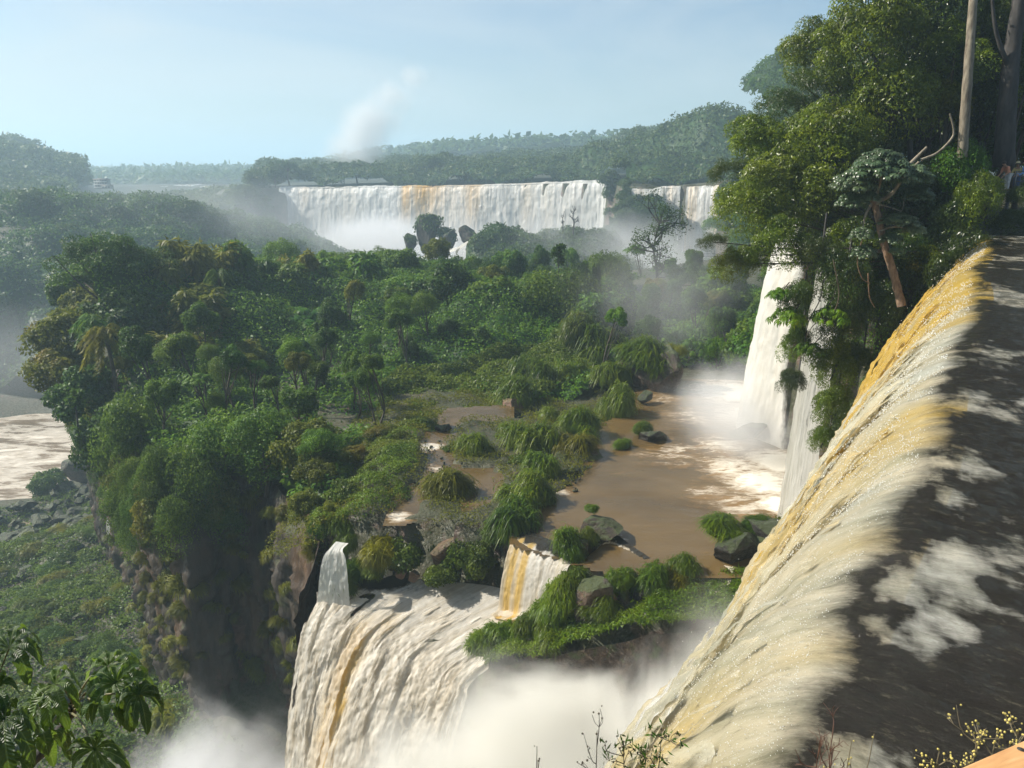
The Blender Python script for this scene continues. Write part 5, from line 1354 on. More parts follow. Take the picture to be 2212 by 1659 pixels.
# forest on the right plateau
RPC = [(1560, 225, 300), (1640, 190, 240), (1720, 150, 185), (1800, 100, 145), (1880, 50, 115), (1980, 0, 95), (2100, -40, 85), (2200, -60, 80), (1700, 120, 300), (1900, 40, 200), (1650, 330, 235), (1760, 330, 160), (1860, 320, 115)]
RPP = [(36, 78), (30, 68), (80, 60), (200, 60), (220, 330), (92, 330), (80, 250), (68, 165), (54, 112)]
f_rp = canopy_stuff('plateau_forest', RPC, RPP, 120000, 1.2, 8, 4., 75, 'leaf_dark')
# canyon sides before the farthest falls
canopy_stuff('plateau_forest', [(250, 436, 540), (350, 434, 600), (450, 430, 600), (500, 424, 560), (300, 432, 700), (450, 428, 700), (540, 410, 520), (300, 440, 420), (450, 440, 420), (240, 425, 780), (500, 412, 780)],
    [(-330, 780), (-300, 560), (-292, 530), (-245, 440), (-235, 345), (-150, 340), (-152, 470), (-180, 640), (-250, 790)], 60000, 2.0, 12, 4., 91)
# far ridges
canopy_stuff('ridge_forest', [(200, 381, 1500), (300, 378, 1500), (400, 373, 1550), (500, 371, 1600), (560, 371, 1700), (700, 372, 1800), (850, 350, 1500), (900, 336, 1300), (1000, 331, 1200), (1100, 328, 1100), (1200, 322, 1000), (1300, 312, 950), (300, 390, 950), (450, 388, 950), (620, 372, 1300), (200, 400, 900), (1600, 290, 1000), (-400, 375, 1500)],
    [(-1500, 1000), (-560, 900), (-420, 870), (-270, 870), (-150, 1000), (-80, 800), (600, 700), (1200, 900), (1200, 1900), (-1500, 1900)], 120000, 8., 28, 7., 81, step=12)
canopy_stuff('ridge_forest', [(0, 372, 4000), (600, 370, 4000), (1200, 366, 4000), (2000, 366, 4000)], [(-4500, 2000), (4500, 2000), (4500, 5000), (-4500, 5000)], 60000, 16, 130, 10., 83, step=60)
# veiled hump of jungle before the far falls and the spur between the falls
HPC = [(1010, 575, 236), (1040, 520, 240), (1075, 500, 245), (1110, 508, 248), (1160, 518, 250), (1210, 524, 250), (1250, 505, 255), (1290, 508, 262), (1318, 495, 290), (1345, 440, 325), (1348, 410, 338), (1360, 430, 334), (1378, 610, 290), (1400, 595, 260), (1450, 590, 250), (1100, 560, 225), (1300, 560, 225), (1450, 605, 225), (1500, 595, 225), (1550, 575, 240), (980, 600, 225), (1200, 600, 200), (1500, 640, 190), (1400, 650, 190), (860, 640, 190), (920, 600, 205)]
HPP = [(-16, 230), (-24, 205), (-20, 180), (50, 165), (66, 180), (72, 240), (70, 280), (62, 322), (57, 346), (49, 346), (44, 325), (36, 300), (22, 272), (0, 262), (-12, 250)]
f_hp = canopy_stuff('riverside_jungle', HPC, HPP, 80000, 1.0, 8, 4., 85, 'leaf_dark', 4.5)

# individually placed far trees
rf = random.Random(21)
def far_row(label, group, spec, seed):
    for i, (px, py, Y, r, kd) in enumerate(spec):
        x, y, z = W(px, py, Y)
        tree(label, None, (x, y, z - r * .6), r, kd, seed + i, group=group, notrunk=True)
def auto(n, rng_px, rng_Y, f, poly, r0, r1, lift, seed, label, group, kinds=('far0', 'far1', 'far2', 'far3', 'farflat0', 'farflat1')):
    k = 0; t = 0
    while k < n and t < n * 60:
        t += 1
        Y = rf.uniform(*rng_Y); px = rf.uniform(*rng_px); x, y = (px - 1106) / FPX * Y * 1.03, Y
        if not pip(np.array([x]), np.array([y]), poly)[0]: continue
        z = float(f(np.array([x]), np.array([y]))[0]); r = rf.uniform(r0, r1)
        if kinds[0] == 'far0': MG.add(rf.choice(kinds), (x, y, z - r * .45 + lift * rf.uniform(-.4, 1)), r, seed + k, rf.uniform(.8, 1.25))
        else: tree(label, None, (x, y, z - r * .4 + lift * rf.uniform(-.4, 1)), r, rf.choice(kinds), seed + k, group=group, notrunk=True, sz=rf.uniform(.8, 1.25))
        k += 1
MG = Merge()
auto(90, (-60, 760), (200, 345), f_low, FLP, 4, 7, 1.5, 3000, 'hazy tree of the jungle across the lower river', 'hazy trees across the lower river')
auto(34, (-60, 260), (400, 600), lambda x, y: idw(x, y, [W(*c) for c in [(-60, 300, 560), (0, 312, 560), (60, 326, 560), (120, 350, 560), (170, 368, 555), (215, 384, 550), (240, 402, 545), (0, 380, 470), (100, 400, 470), (200, 425, 470)]], 3.5), [(-460, 380), (-230, 380), (-245, 440), (-292, 530), (-300, 560), (-380, 600), (-620, 600), (-620, 380)], 6, 9, 2, 3100, 'blue hazed tree on the far left hill', 'blue hazed trees on the far left hill')
auto(90, (540, 1560), (420, 560), f_pl, PLP, 4.5, 7.5, 2.5, 3200, 'hazy tree on the plateau behind the far falls', 'hazy trees on the plateau behind the far falls')
auto(34, (1540, 2200), (70, 300), f_rp, RPP, 3.2, 5.5, 2., 3300, 'tall tree rising on the right plateau behind the near tree wall', 'tall trees on the right plateau', ('dark0', 'dark1', 'broad0', 'airy0', 'airy1'))
auto(50, (1000, 1340), (190, 345), f_hp, HPP, 3.5, 5.5, .8, 3400, 'mist veiled tree on the hump before the far falls', 'mist veiled trees before the far falls')
for lab, px, py, Y, r, kd in [
    ('dark flat crowned tree highest at the left end of the far falls', 622, 345, 470, 7.5, 'farflat0'), ('dark rounded tree beside the highest flat crowned one', 590, 356, 468, 8, 'far1'), ('leafy tree at the edge where the far wall of falls begins', 555, 372, 462, 8, 'far2'), ('lower tree stepping down the spur left of the far falls', 528, 395, 455, 6.5, 'far3'), ('flat topped tree lowest on the spur left of the far falls', 510, 410, 450, 6, 'farflat1'), ('drooping tree on the rock spur left of the far falls', 540, 400, 440, 7, 'far0'),
    ('umbrella topped tree over the white left part of the far falls', 770, 350, 480, 6, 'farflat0'), ('broad tree over the white left part of the far falls', 738, 352, 482, 8, 'far2'), ('tall dark tree over the amber band of the far falls', 938, 336, 460, 7, 'far1'), ('rounded tree left of the one over the amber band', 905, 352, 462, 7, 'far0'),
    ('small island bush at the lip of the far falls', 935, 384, 432, 3.6, 'far3'), ('low bush splitting the white lip of the far falls', 862, 388, 438, 3.0, 'far1')]:
    x, y, z = W(px, py, Y); fl = .42 if 'flat' in kd else .75
    tree(lab, (x, y, z - r * 2.2), (x, y, z - r * fl), r, kd, 3500 + px, r0=.6)
# spur cliffs faced with forest either side of the falls
V, F = skin_sheet('x', lambda x, y: 0 * x, [(0, 0), (1, 0), (1, 1), (0, 1)], 1, None)
for i in range(26):
    px = rf.uniform(1334, 1358); py = rf.uniform(350, 560)
    x, y, z = W(px, py, rf.uniform(326, 336) - (py - 345) * .12)
    MG.add(rf.choice(['far0', 'far1', 'far2', 'far3']), (x, y, z), rf.uniform(2.8, 4.4), i)
for i in range(16):
    px = rf.uniform(470, 592); py = rf.uniform(400, 480)
    x, y, z = W(px, py, rf.uniform(436, 452))
    if px > 585 - (py - 400) * .1 and py < 450: x -= 3
    MG.add(rf.choice(['far0', 'far1', 'far2', 'far3']), (x, y, z), rf.uniform(5, 7.5), i + 40)
# tiers of trees down the cliff at the right back
edge = smooth_path([(27, 69, 0), (33, 78, 0), (46, 108, 0), (58, 155, 0), (69, 225, 0), (80, 290, 0)], 60)
for i_, (a_, b_) in enumerate([(1312, 392), (1326, 398), (1322, 420), (1334, 440), (1326, 460), (1318, 385)]): MG.add('far%d' % (i_ % 4), W(a_, b_, 368), 5.0, i_ + 90)
MG.build('distant_trees', M['far_leaf'])
for i in range(44):
    e = edge[rf.randrange(2, 60)]; tier = rf.random()
    z = -4 - 20 * tier; r = rf.uniform(3.2, 5.2)
    o = tree('vine hung tree clothing the right hand cliff in the haze', None, (e[0] - 1 - 5 * tier, e[1] + rf.uniform(-3, 3), z), r, rf.choice(['dark0', 'dark1', 'broad1', 'vine0', 'vine2']), 3800 + i, group='vine hung trees on the hazy right cliff', notrunk=True, sz=rf.uniform(.9, 1.4))
# rock towers before the far falls
def tower(label, px, py0, py1, w, Y, seed, lean=0., veg=True, kd='rkd0'):
    x, y, z0 = W(px, py0, Y); _, _, z1 = W(px, py1, Y); d = Y * CP - z0 * SP; r = w / 2 / FPX * d; h = (z1 - z0) / 2
    root = link('rock_tower', None, None, (x, y, z0)); tag(root, label, 'rock')
    link('rock', P_[kd], root, (0, 0, h * .95), (0, lean, seed), (r * 1.05, r * 1.05, h * 1.25))
    if veg: link('moss_cover', P_['far%d' % (seed % 4)], root, (-lean * h * .2, 0, h * 1.25), (0, lean, seed * 1.3), (r * 1.12, r * 1.1, h * .95))
tower('tall leaning mossy rock tower in the spray below the amber falls', 925, 545, 455, 62, 262, 3, -.25)
tower('rounded mossy rock right of the leaning tower', 965, 545, 490, 58, 260, 5, .1, kd='rkd1')
tower('small mossy rock left of the leaning tower', 890, 545, 504, 34, 261, 6, -.1, kd='rkd2')
tower('pale slanted rock slab right of the rock towers', 1015, 525, 488, 56, 258, 8, .3, False, 'rk1')
spout('distant white cascade sliding beside the slanted slab', W(1045, 505, 252), W(985, 548, 250), 2, 7, 'fall_side', nu=20)
spout('tiny white apron of water at the foot of the rock towers', W(960, 540, 256), W(935, 552, 252), 16, 24, 'fall_side', nu=20)
# hotel-like building on the left hill
def box(bm_parts, c, s):
    x, y, z = c; a, b, h = s[0] / 2, s[1] / 2, s[2] / 2
    V = np.array([(x + i * a, y + j * b, z + k * h) for k in (-1, 1) for i, j in ((-1, -1), (1, -1), (1, 1), (-1, 1))])
    F = np.array([(0, 3, 2, 1), (4, 5, 6, 7), (0, 1, 5, 4), (1, 2, 6, 5), (2, 3, 7, 6), (3, 0, 4, 7)])
    bm_parts.append((V, F, None))
def boxes(name, lst, mat, parent, bevel=0):
    p = []
    for c, s in lst: box(p, c, s)
    V, F, _ = join(p); o = link(name, mesh(name, V, F, [mat], smooth=False), parent)
    if bevel:
        md = o.modifiers.new('b', 'BEVEL'); md.width = bevel; md.segments = 2
    return o
mw = flat_mat('plaster', (.2, .22, .22)); mr = flat_mat('roofing', (.25, .2, .17)); mg = flat_mat('dark_glass', (.04, .05, .06), .2)
x, y, z = W(222, 398, 520); hb = link('building', None, None, (x, y, z)); tag(hb, 'pale low building with long balconies half hidden in trees on the left hill', 'building')
boxes('wall', [((0, 0, 0), (13, 8, 9))], mw, hb); hb.scale = (.62, .62, .62)
boxes('roof', [((0, 0, 4.9), (15, 9.6, .7)), ((1, 0, 5.6), (9, 6, .8))], mr, hb)
for k in range(3): boxes('balcony', [((0, -4.7, -3 + k * 2.9), (13.6, 1.4, .8))], flat_mat('white_rail', (.4, .42, .42)), hb)
for k in range(3):
    for j in range(5): boxes('window', [((-5.2 + j * 2.6, -4.06, -1.7 + k * 2.9), (1.6, .1, 1.5))], mg, hb)
V, F = tube([(0, 0, 5), (.1, 0, 14)], [.22, .1], 6); link('mast', mesh('mast', V, F, [mr]), hb)
x, y, z = W(232, 404, 515); hb2 = link('building', None, None, (x, y, z)); hb2.scale = (.7, .7, .7); tag(hb2, 'small white annex down the slope from the balconied building', 'building')
boxes('wall', [((0, 0, 0), (9, 5, 3))], mw, hb2); boxes('roof', [((0, 0, 1.8), (10, 6, .5))], mr, hb2)
for j in range(3): boxes('window', [((-2.6 + j * 2.6, -2.56, 0), (1.4, .1, 1.2))], mg, hb2)
# ---------------------------------------------------------------- near tree wall on the right
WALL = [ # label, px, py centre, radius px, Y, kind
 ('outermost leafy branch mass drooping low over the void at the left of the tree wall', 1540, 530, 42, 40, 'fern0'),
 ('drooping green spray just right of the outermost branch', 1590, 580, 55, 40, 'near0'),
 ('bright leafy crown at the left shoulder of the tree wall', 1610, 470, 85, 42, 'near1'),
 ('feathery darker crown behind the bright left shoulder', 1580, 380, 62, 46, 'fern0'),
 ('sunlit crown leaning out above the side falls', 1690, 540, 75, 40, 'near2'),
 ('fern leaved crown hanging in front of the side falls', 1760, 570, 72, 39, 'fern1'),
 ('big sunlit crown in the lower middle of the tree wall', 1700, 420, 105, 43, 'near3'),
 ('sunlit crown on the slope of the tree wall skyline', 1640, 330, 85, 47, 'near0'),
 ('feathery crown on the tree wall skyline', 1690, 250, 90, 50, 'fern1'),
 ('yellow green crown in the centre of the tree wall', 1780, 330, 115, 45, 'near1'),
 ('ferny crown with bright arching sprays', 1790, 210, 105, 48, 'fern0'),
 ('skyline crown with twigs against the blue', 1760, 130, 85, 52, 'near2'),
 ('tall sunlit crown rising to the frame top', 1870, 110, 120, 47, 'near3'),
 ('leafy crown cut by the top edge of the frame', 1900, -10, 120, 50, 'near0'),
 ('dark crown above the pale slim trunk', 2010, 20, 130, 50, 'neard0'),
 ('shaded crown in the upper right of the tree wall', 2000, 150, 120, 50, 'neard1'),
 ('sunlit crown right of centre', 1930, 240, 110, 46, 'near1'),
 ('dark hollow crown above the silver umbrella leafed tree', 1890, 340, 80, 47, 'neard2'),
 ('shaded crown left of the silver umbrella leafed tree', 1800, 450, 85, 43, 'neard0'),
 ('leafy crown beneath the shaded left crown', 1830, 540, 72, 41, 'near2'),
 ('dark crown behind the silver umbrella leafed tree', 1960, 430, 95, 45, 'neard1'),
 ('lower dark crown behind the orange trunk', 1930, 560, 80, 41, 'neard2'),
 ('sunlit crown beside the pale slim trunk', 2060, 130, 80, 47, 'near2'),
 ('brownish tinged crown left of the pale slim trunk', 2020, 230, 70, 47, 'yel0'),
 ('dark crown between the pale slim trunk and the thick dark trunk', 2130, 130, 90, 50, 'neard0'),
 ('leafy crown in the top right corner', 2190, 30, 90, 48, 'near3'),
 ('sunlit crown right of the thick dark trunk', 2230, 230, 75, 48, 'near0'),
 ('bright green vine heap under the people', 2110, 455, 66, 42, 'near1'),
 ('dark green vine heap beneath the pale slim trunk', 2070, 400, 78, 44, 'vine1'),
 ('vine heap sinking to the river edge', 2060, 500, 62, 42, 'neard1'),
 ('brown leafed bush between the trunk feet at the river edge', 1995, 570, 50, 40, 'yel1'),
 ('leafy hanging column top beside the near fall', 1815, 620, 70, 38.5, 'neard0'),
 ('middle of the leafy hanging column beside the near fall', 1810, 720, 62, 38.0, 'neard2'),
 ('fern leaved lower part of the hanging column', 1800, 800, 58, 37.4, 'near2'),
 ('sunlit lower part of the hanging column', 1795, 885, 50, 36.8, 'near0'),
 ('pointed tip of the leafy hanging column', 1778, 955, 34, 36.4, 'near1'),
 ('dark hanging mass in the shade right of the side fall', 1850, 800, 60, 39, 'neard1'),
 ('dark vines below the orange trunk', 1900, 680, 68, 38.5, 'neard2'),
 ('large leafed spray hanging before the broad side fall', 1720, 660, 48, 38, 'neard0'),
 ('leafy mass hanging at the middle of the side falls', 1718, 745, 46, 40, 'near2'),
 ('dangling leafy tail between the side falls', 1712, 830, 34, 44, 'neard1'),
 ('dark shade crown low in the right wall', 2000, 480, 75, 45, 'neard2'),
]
for i, (lab, px, py, rp, Y, kd) in enumerate(WALL):
    x, y, z = W(px, py, Y); d = Y * CP - z * SP; r = rp * 1.12 / FPX * d
    hang = 'hang' in lab or 'dangl' in lab or 'vine' in lab or 'tip' in lab
    if hang:
        root = link('hanging_plants', None, None, (x + .8, y + 1.2, z + r)); tag(root, lab, 'vines')
        rr = random.Random(i)
        link('foliage', P_[kd], root, (-.8, -1.2, -r), (0, 0, rr.random() * 6), (r, r * .8, r * 1.25))
        Pp = smooth_path([(0, 0, r * .3), (-.3, -.6, -r * .6), (-.8, -1, -r * 1.4)], 8); V, F = tube(Pp, .05, 5); link('stem', mesh('stem', V, F, [M['bark_dark']]), root)
    else:
        bx = max(x, np.interp(y, [36, 41, 45, 49, 54], [24, 25.2, 21.0, 22.2, 25.5])) + .5 + (i % 5) * .6
        tree(lab, (bx, y + 1.5, -4.2), (x, y, z), r, kd, 4000 + i, r0=.07 if px < 1720 else .16 + r * .025, bark='bark' if i % 3 else 'bark_dark', limbs=4)
# background filling inside the wall
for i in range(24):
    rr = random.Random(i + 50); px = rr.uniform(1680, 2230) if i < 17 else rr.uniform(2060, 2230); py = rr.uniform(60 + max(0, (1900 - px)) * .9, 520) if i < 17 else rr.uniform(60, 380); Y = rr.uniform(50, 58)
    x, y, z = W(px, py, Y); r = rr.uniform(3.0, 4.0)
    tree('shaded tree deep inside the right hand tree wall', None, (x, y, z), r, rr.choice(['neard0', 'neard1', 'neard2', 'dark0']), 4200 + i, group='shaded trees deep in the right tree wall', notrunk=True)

# curtains of greenery over the shaded rock wall
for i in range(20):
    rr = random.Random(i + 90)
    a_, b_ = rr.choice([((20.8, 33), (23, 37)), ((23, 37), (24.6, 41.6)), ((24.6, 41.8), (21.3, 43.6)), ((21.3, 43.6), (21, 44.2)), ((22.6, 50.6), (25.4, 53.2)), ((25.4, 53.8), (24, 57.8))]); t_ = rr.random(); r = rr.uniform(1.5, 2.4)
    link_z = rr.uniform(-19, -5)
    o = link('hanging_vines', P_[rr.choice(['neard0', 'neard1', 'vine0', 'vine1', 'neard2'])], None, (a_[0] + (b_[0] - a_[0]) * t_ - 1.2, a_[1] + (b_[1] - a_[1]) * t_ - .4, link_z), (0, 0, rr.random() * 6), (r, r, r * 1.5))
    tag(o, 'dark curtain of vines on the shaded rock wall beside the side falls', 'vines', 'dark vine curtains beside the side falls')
# slim pale trunk, thick dark trunk
def bole(label, pts, rad, mat, limbs=(), cat='tree', name='tree', top=None):
    base = np.array(pts[0]); root = link(name, None, None, pts[0]); tag(root, label, cat)
    Pp = smooth_path(np.array(pts) - base, 26); V, F = tube(Pp, np.linspace(rad[0], rad[1], 26) * (1 + .05 * np.sin(np.arange(26) * 2.1)), 14, 3, .12)
    link('trunk', mesh('trunk', V, F, [M[mat]]), root)
    for (lp, r0, r1) in limbs:
        Pp = smooth_path(np.array(lp) - base, 14); V, F = tube(Pp, np.linspace(r0, r1, 14), 8); link('branch', mesh('branch', V, F, [M[mat]]), root)
    if top:
        link('crown', P_[top[1]], root, np.array(top[0]) - base, (0, 0, 1), (top[2],) * 3)
    return root
bole('pale slim straight trunk lit from the left, rising out of the frame', [W(2078, 340, 43), W(2088, 200, 43), W(2098, 60, 43.3), W(2110, -120, 43.6), W(2118, -300, 44)], (.26, .17), 'bark_pale', top=(W(2118, -330, 44), 'neard0', 3.0))
bole('thick dark trunk beside the people at the railing', [W(2168, 360, 45.5), W(2175, 240, 45.5), W(2185, 120, 45.8), W(2205, -20, 46), W(2215, -200, 46.5)], (.55, .3), 'bark_dark', limbs=[([W(2180, 150, 45.6), W(2150, 60, 45.5), W(2140, -60, 45.6)], .14, .06)], top=(W(2215, -260, 46.5), 'neard1', 3.4))
# silver umbrella-leafed tree with orange bark
t0 = W(1948, 662, 36.5)
cb = [t0, W(1930, 590, 37), W(1908, 520, 37.3), W(1895, 460, 37.6), W(1885, 430, 37.6)]
ce = link('cecropia_tree', None, None, t0); tag(ce, 'silver green umbrella leafed tree with a bent orange trunk over the near fall', 'tree')
b0 = np.array(t0)
V, F = tube(smooth_path(np.array(cb) - b0, 30), np.linspace(.2, .14, 30) * (1 + .06 * np.sin(np.arange(30) * 1.9)), 12, 5, .15); link('trunk', mesh('trunk', V, F, [M['bark_red']]), ce)
for lp, r0, r1 in [([W(1887, 440, 37.6), W(1925, 420, 37.4), W(1950, 385, 37.2), W(1985, 350, 37.2)], .1, .06), ([W(1885, 432, 37.6), W(1870, 400, 37.6), W(1860, 370, 37.7)], .09, .05), ([W(1885, 436, 37.6), W(1868, 470, 37.2), W(1862, 520, 37)], .07, .03), ([W(1900, 500, 37.3), W(1930, 490, 37), W(1965, 495, 36.8)], .05, .03), ([W(1888, 436, 37.6), W(1900, 400, 37.3), W(1905, 370, 37)], .07, .04)]:
    V, F = tube(smooth_path(np.array(lp) - b0, 14), np.linspace(r0, r1, 14), 8); link('branch', mesh('branch', V, F, [M['bark_pale']]), ce)
for (px, py, Y, r, fl) in [(1900, 375, 37.2, 1.5, .8), (1845, 400, 37.4, 1.1, 1.0), (1835, 440, 37.4, .7, 1.1), (1960, 385, 37.3, 1.15, .9), (1985, 425, 37.3, .7, 1.1), (1880, 430, 37.0, .5, 1.1), (1940, 480, 36.9, .95, .7), (1975, 500, 36.8, .6, .9), (1925, 520, 36.8, .6, .9), (1862, 510, 36.8, .6, 1.1), (1868, 550, 36.8, .65, 1.1), (1905, 345, 37.4, 1.1, .7), (1935, 545, 36.7, .35, 1.)]:
    link('crown', P_['cec'], ce, np.array(W(px, py, Y)) - b0, (0, 0, px), (r, r, r * fl))
# lianas
LI = [('pale hooked branch curling up left of the slim trunk', [(1990, 345), (2025, 330), (2055, 300), (2060, 280), (2052, 245)], 42, .07, 'bark_pale'), ('thick pale branch rising behind the silver crown', [(1960, 360), (1985, 335), (2002, 318)], 40, .1, 'bark_pale'),
      ('thin looping liana under the silver crown', [(1893, 440), (1930, 450), (1948, 455), (1953, 430)], 37.3, .025, 'bark_pale'), ('long liana loop dangling before the side falls', [(1800, 560), (1812, 640), (1790, 690), (1760, 700), (1740, 730)], 37, .03, 'bark'),
      ('curved liana crossing the white side fall', [(1720, 690), (1770, 680), (1800, 640), (1808, 600)], 37.5, .03, 'bark_dark'), ('thin liana hanging left of the orange trunk', [(1868, 500), (1852, 560), (1862, 600), (1880, 612)], 37, .028, 'bark_red'),
      ('liana hanging straight down beside the hooked one', [(1875, 590), (1878, 640), (1890, 665)], 37, .03, 'bark_red'), ('crooked liana from the fern leaved crown', [(1780, 600), (1770, 650), (1745, 700), (1735, 780)], 38, .03, 'bark_dark')]
for lab, pp, Y, r, mt in LI:
    P3 = np.array([W(a, b, Y) for a, b in pp]); V, F = tube(smooth_path(P3 - P3[0], 26), np.linspace(r, r * .6, 26), 7); o = link('liana', mesh('liana', V, F, [M[mt]]), None, P3[0]); tag(o, lab, 'liana')
# large-leafed sprays in front of the white water
for i, (lab, px, py, Y, r) in enumerate([('large leafed spray standing out against the white side fall', 1700, 690, 37.5, 1.0), ('dark lobed leaves at the right of the white side fall', 1790, 690, 37.2, 1.0), ('small lobed leaves hanging over the side fall', 1750, 760, 37.6, .8), ('lobed leaves at the left tip of the hanging greenery', 1685, 640, 37.8, .7)]):
    root = link('lobed_plant', None, None, W(px + 20, py - 30, Y + .6)); tag(root, lab, 'plant')
    off = np.array(W(px, py, Y)) - np.array(W(px + 20, py - 30, Y + .6))
    link('foliage', P_['cecs'], root, off, (0, 0, i), (r, r, r * 1.5)); V, F = tube([(0, 0, 0), off * .5 + (0, 0, .1), off], [.03, .025, .015], 6); link('stem', mesh('stem', V, F, [M['bark']]), root)

# ---------------------------------------------------------------- boardwalk with people
bwp = W(2240, 400, 44.0)
bw = link('boardwalk', None, None, (bwp[0], 44.0, -1.5)); tag(bw, 'dark metal railing and deck of the walkway at the right edge among the leaves', 'boardwalk')
md = flat_mat('rail_metal', (.12, .12, .12), .5)
boxes('deck', [((.4, .6, -.05), (3.4, 1.6, .1))], md, bw)
for k, h in enumerate((1.08, .82, .56, .3)): boxes('rail', [((.3, 0, h), (3.2, .05, .05))], md, bw)
for k in range(3): boxes('post', [((-1.25 + k * 1.4, 0, .55), (.07, .07, 1.1))], md, bw)
for k in range(2): boxes('post', [((-1.1 + k * 2.0, .6, -1.6), (.14, .14, 3.1))], md, bw)
skin = flat_mat('skin', (.50, .28, .18), .55); skin2 = flat_mat('skin_tan', (.36, .2, .12), .55)
def person(label, loc, rz, lean, armf, clothes, hair, legs, skn, hat=None, s=1.0):
    """standing figure leaning forward over a rail; arms reach forward (+y local)"""
    root = link('person', None, None, loc); tag(root, label, 'person'); root.rotation_euler = (0, 0, rz)
    c, n = math.cos(lean), math.sin(lean)
    def T(x, y, z):          # bend the upper body at the hips
        if z > .95: dz = z - .95; return (x * s, (y * c + dz * n) * s, (.95 + dz * c - y * n) * s)
        return (x * s, y * s, z * s)
    vs, es, rr = [], [], []
    def add(p, r, par=None):
        vs.append(p); rr.append(r * s)
        if par is not None: es.append((par, len(vs) - 1))
        return len(vs) - 1
    pel = add(T(0, 0, .95), .13); w_ = add(T(0, .01, 1.12), .115, pel); ch = add(T(0, .01, 1.32), .145, w_); nk = add(T(0, 0, 1.47), .055, ch); hd0 = add(T(0, .02, 1.56), .075, nk); hd = add(T(0, .03, 1.66), .09, hd0); add(T(0, .02, 1.73), .06, hd)
    hands = []
    for sx in (-1, 1):
        sh = add(T(sx * .18, 0, 1.40), .06, ch); el = add(T(sx * .24, armf * .22, 1.16), .043, sh); wr = add(T(sx * .18, armf * .46, 1.14), .028, el); ha = add(T(sx * .16, armf * .53, 1.12), .032, wr); hands.append(ha)
        for f in range(4): add(T(sx * .16 + (f - 1.5) * .019, armf * (.60 + .012 * (f in (1, 2))), 1.09), .009, ha)
        add(T(sx * .16 - sx * .04, armf * .55, 1.11), .010, ha)
        hp = add(T(sx * .09, 0, .90), .10, pel); kn = add(T(sx * .10, .02, .50), .062, hp); an = add(T(sx * .10, 0, .10), .042, kn); add(T(sx * .10, .12, .04), .038, an)
    me = bpy.data.meshes.new('body'); me.from_pydata(vs, es, []); me.update(); o = link('body', me, root)
    md = o.modifiers.new('s', 'SKIN'); 
    for v, r in zip(me.skin_vertices[0].data, rr): v.radius = (r, r)
    me.skin_vertices[0].data[0].use_root = True
    sb = o.modifiers.new('u', 'SUBSURF'); sb.levels = 1; sb.render_levels = 2
    for m_ in (skn,): me.materials.append(m_)
    # clothing: shirt and trousers as slightly larger skins
    def cloth(nm, ids, mat, ex):
        idx = {}; V2, E2, R2 = [], [], []
        for a, b in es:
            if a in ids and b in ids:
                for q_ in (a, b):
                    if q_ not in idx: idx[q_] = len(V2); V2.append(vs[q_]); R2.append(rr[q_] + ex * s)
                E2.append((idx[a], idx[b]))
        me2 = bpy.data.meshes.new(nm); me2.from_pydata(V2, E2, []); me2.update(); o2 = link(nm, me2, root); o2.modifiers.new('s', 'SKIN')
        for v, r in zip(me2.skin_vertices[0].data, R2): v.radius = (r, r)
        me2.skin_vertices[0].data[0].use_root = True
        u = o2.modifiers.new('u', 'SUBSURF'); u.levels = 1; u.render_levels = 2; me2.materials.append(mat)
    arm_ids = []
    n0 = 7
    per = 1 + 1 + 1 + 1 + 4 + 1 + 4
    for k in (0, 1):
        a = n0 + k * per; arm_ids += [a, a + 1] + ([a + 2] if clothes[1] else [])
    leg_ids = [pel]
    for k in (0, 1):
        a = n0 + k * per + 9; leg_ids += [a, a + 1, a + 2]
    cloth('shirt', set([pel, w_, ch] + arm_ids), clothes[0], .018)
    cloth('trousers', set(leg_ids), legs, .015)
    hp_ = T(0, .02, 1.69)
    hv = P_['rk0']
    rng = np.random.default_rng(3); th, ph = np.meshgrid(np.linspace(0, 2 * math.pi, 17), np.linspace(-.35, 1.57, 9), indexing='ij')
    hs_ = np.stack([np.cos(th) * np.cos(ph) * .105, np.sin(th) * np.cos(ph) * .115 - .02, np.sin(ph) * .12], -1).reshape(-1, 3) * s + np.array(hp_)
    link('hair', mesh('hair', hs_, grid_faces(17, 9), [hair]), root)
    if hat:
        hh = [(0, 0.0), (.16, 0.0), (.105, .03), (.10, .10), (.05, .13), (0, .135)]
        th = np.linspace(0, 2 * math.pi, 19); Vh = np.array([(r_ * math.cos(t_) * s, r_ * math.sin(t_) * s, z_ * s) for t_ in th for r_, z_ in hh]) + np.array(hp_) + (0, 0, .02)
        link('hat', mesh('hat', Vh, grid_faces(19, 6), [hat]), root)
    # face
    for sx in (-1, 1):
        e = np.array(T(sx * .033, .115, 1.665)); V, F = tube([e, e + (0, .006, 0)], .009, 6); link('eye', mesh('eye', V, F, [hair]), root)
    e = np.array(T(0, .118, 1.64)); V, F = tube([e + (0, -.02, .03), e + (0, .012, 0), e + (0, -.01, -.012)], [.008, .014, .008], 6); link('nose', mesh('nose', V, F, [skn]), root)
    e = np.array(T(0, .1, 1.60)); V, F = tube([e + (-.025, 0, 0), e + (0, .008, 0), e + (.025, 0, 0)], .006, 6); link('mouth', mesh('mouth', V, F, [flat_mat('lip', (.35, .12, .1))]), root)
orange = flat_mat('orange_cloth', (.75, .32, .18)); white = flat_mat('white_cloth', (.75, .74, .7)); blue = flat_mat('blue_cloth', (.2, .42, .75)); navy = flat_mat('denim', (.08, .14, .28)); khaki = flat_mat('khaki_cloth', (.5, .4, .16)); brownh = flat_mat('brown_hair', (.035, .018, .01), .6); darkh = flat_mat('dark_hair', (.012, .01, .008), .6); straw = flat_mat('straw', (.6, .5, .28)); teal = flat_mat('teal_cloth', (.02, .35, .3))
px_, py_, pz_ = bw.location
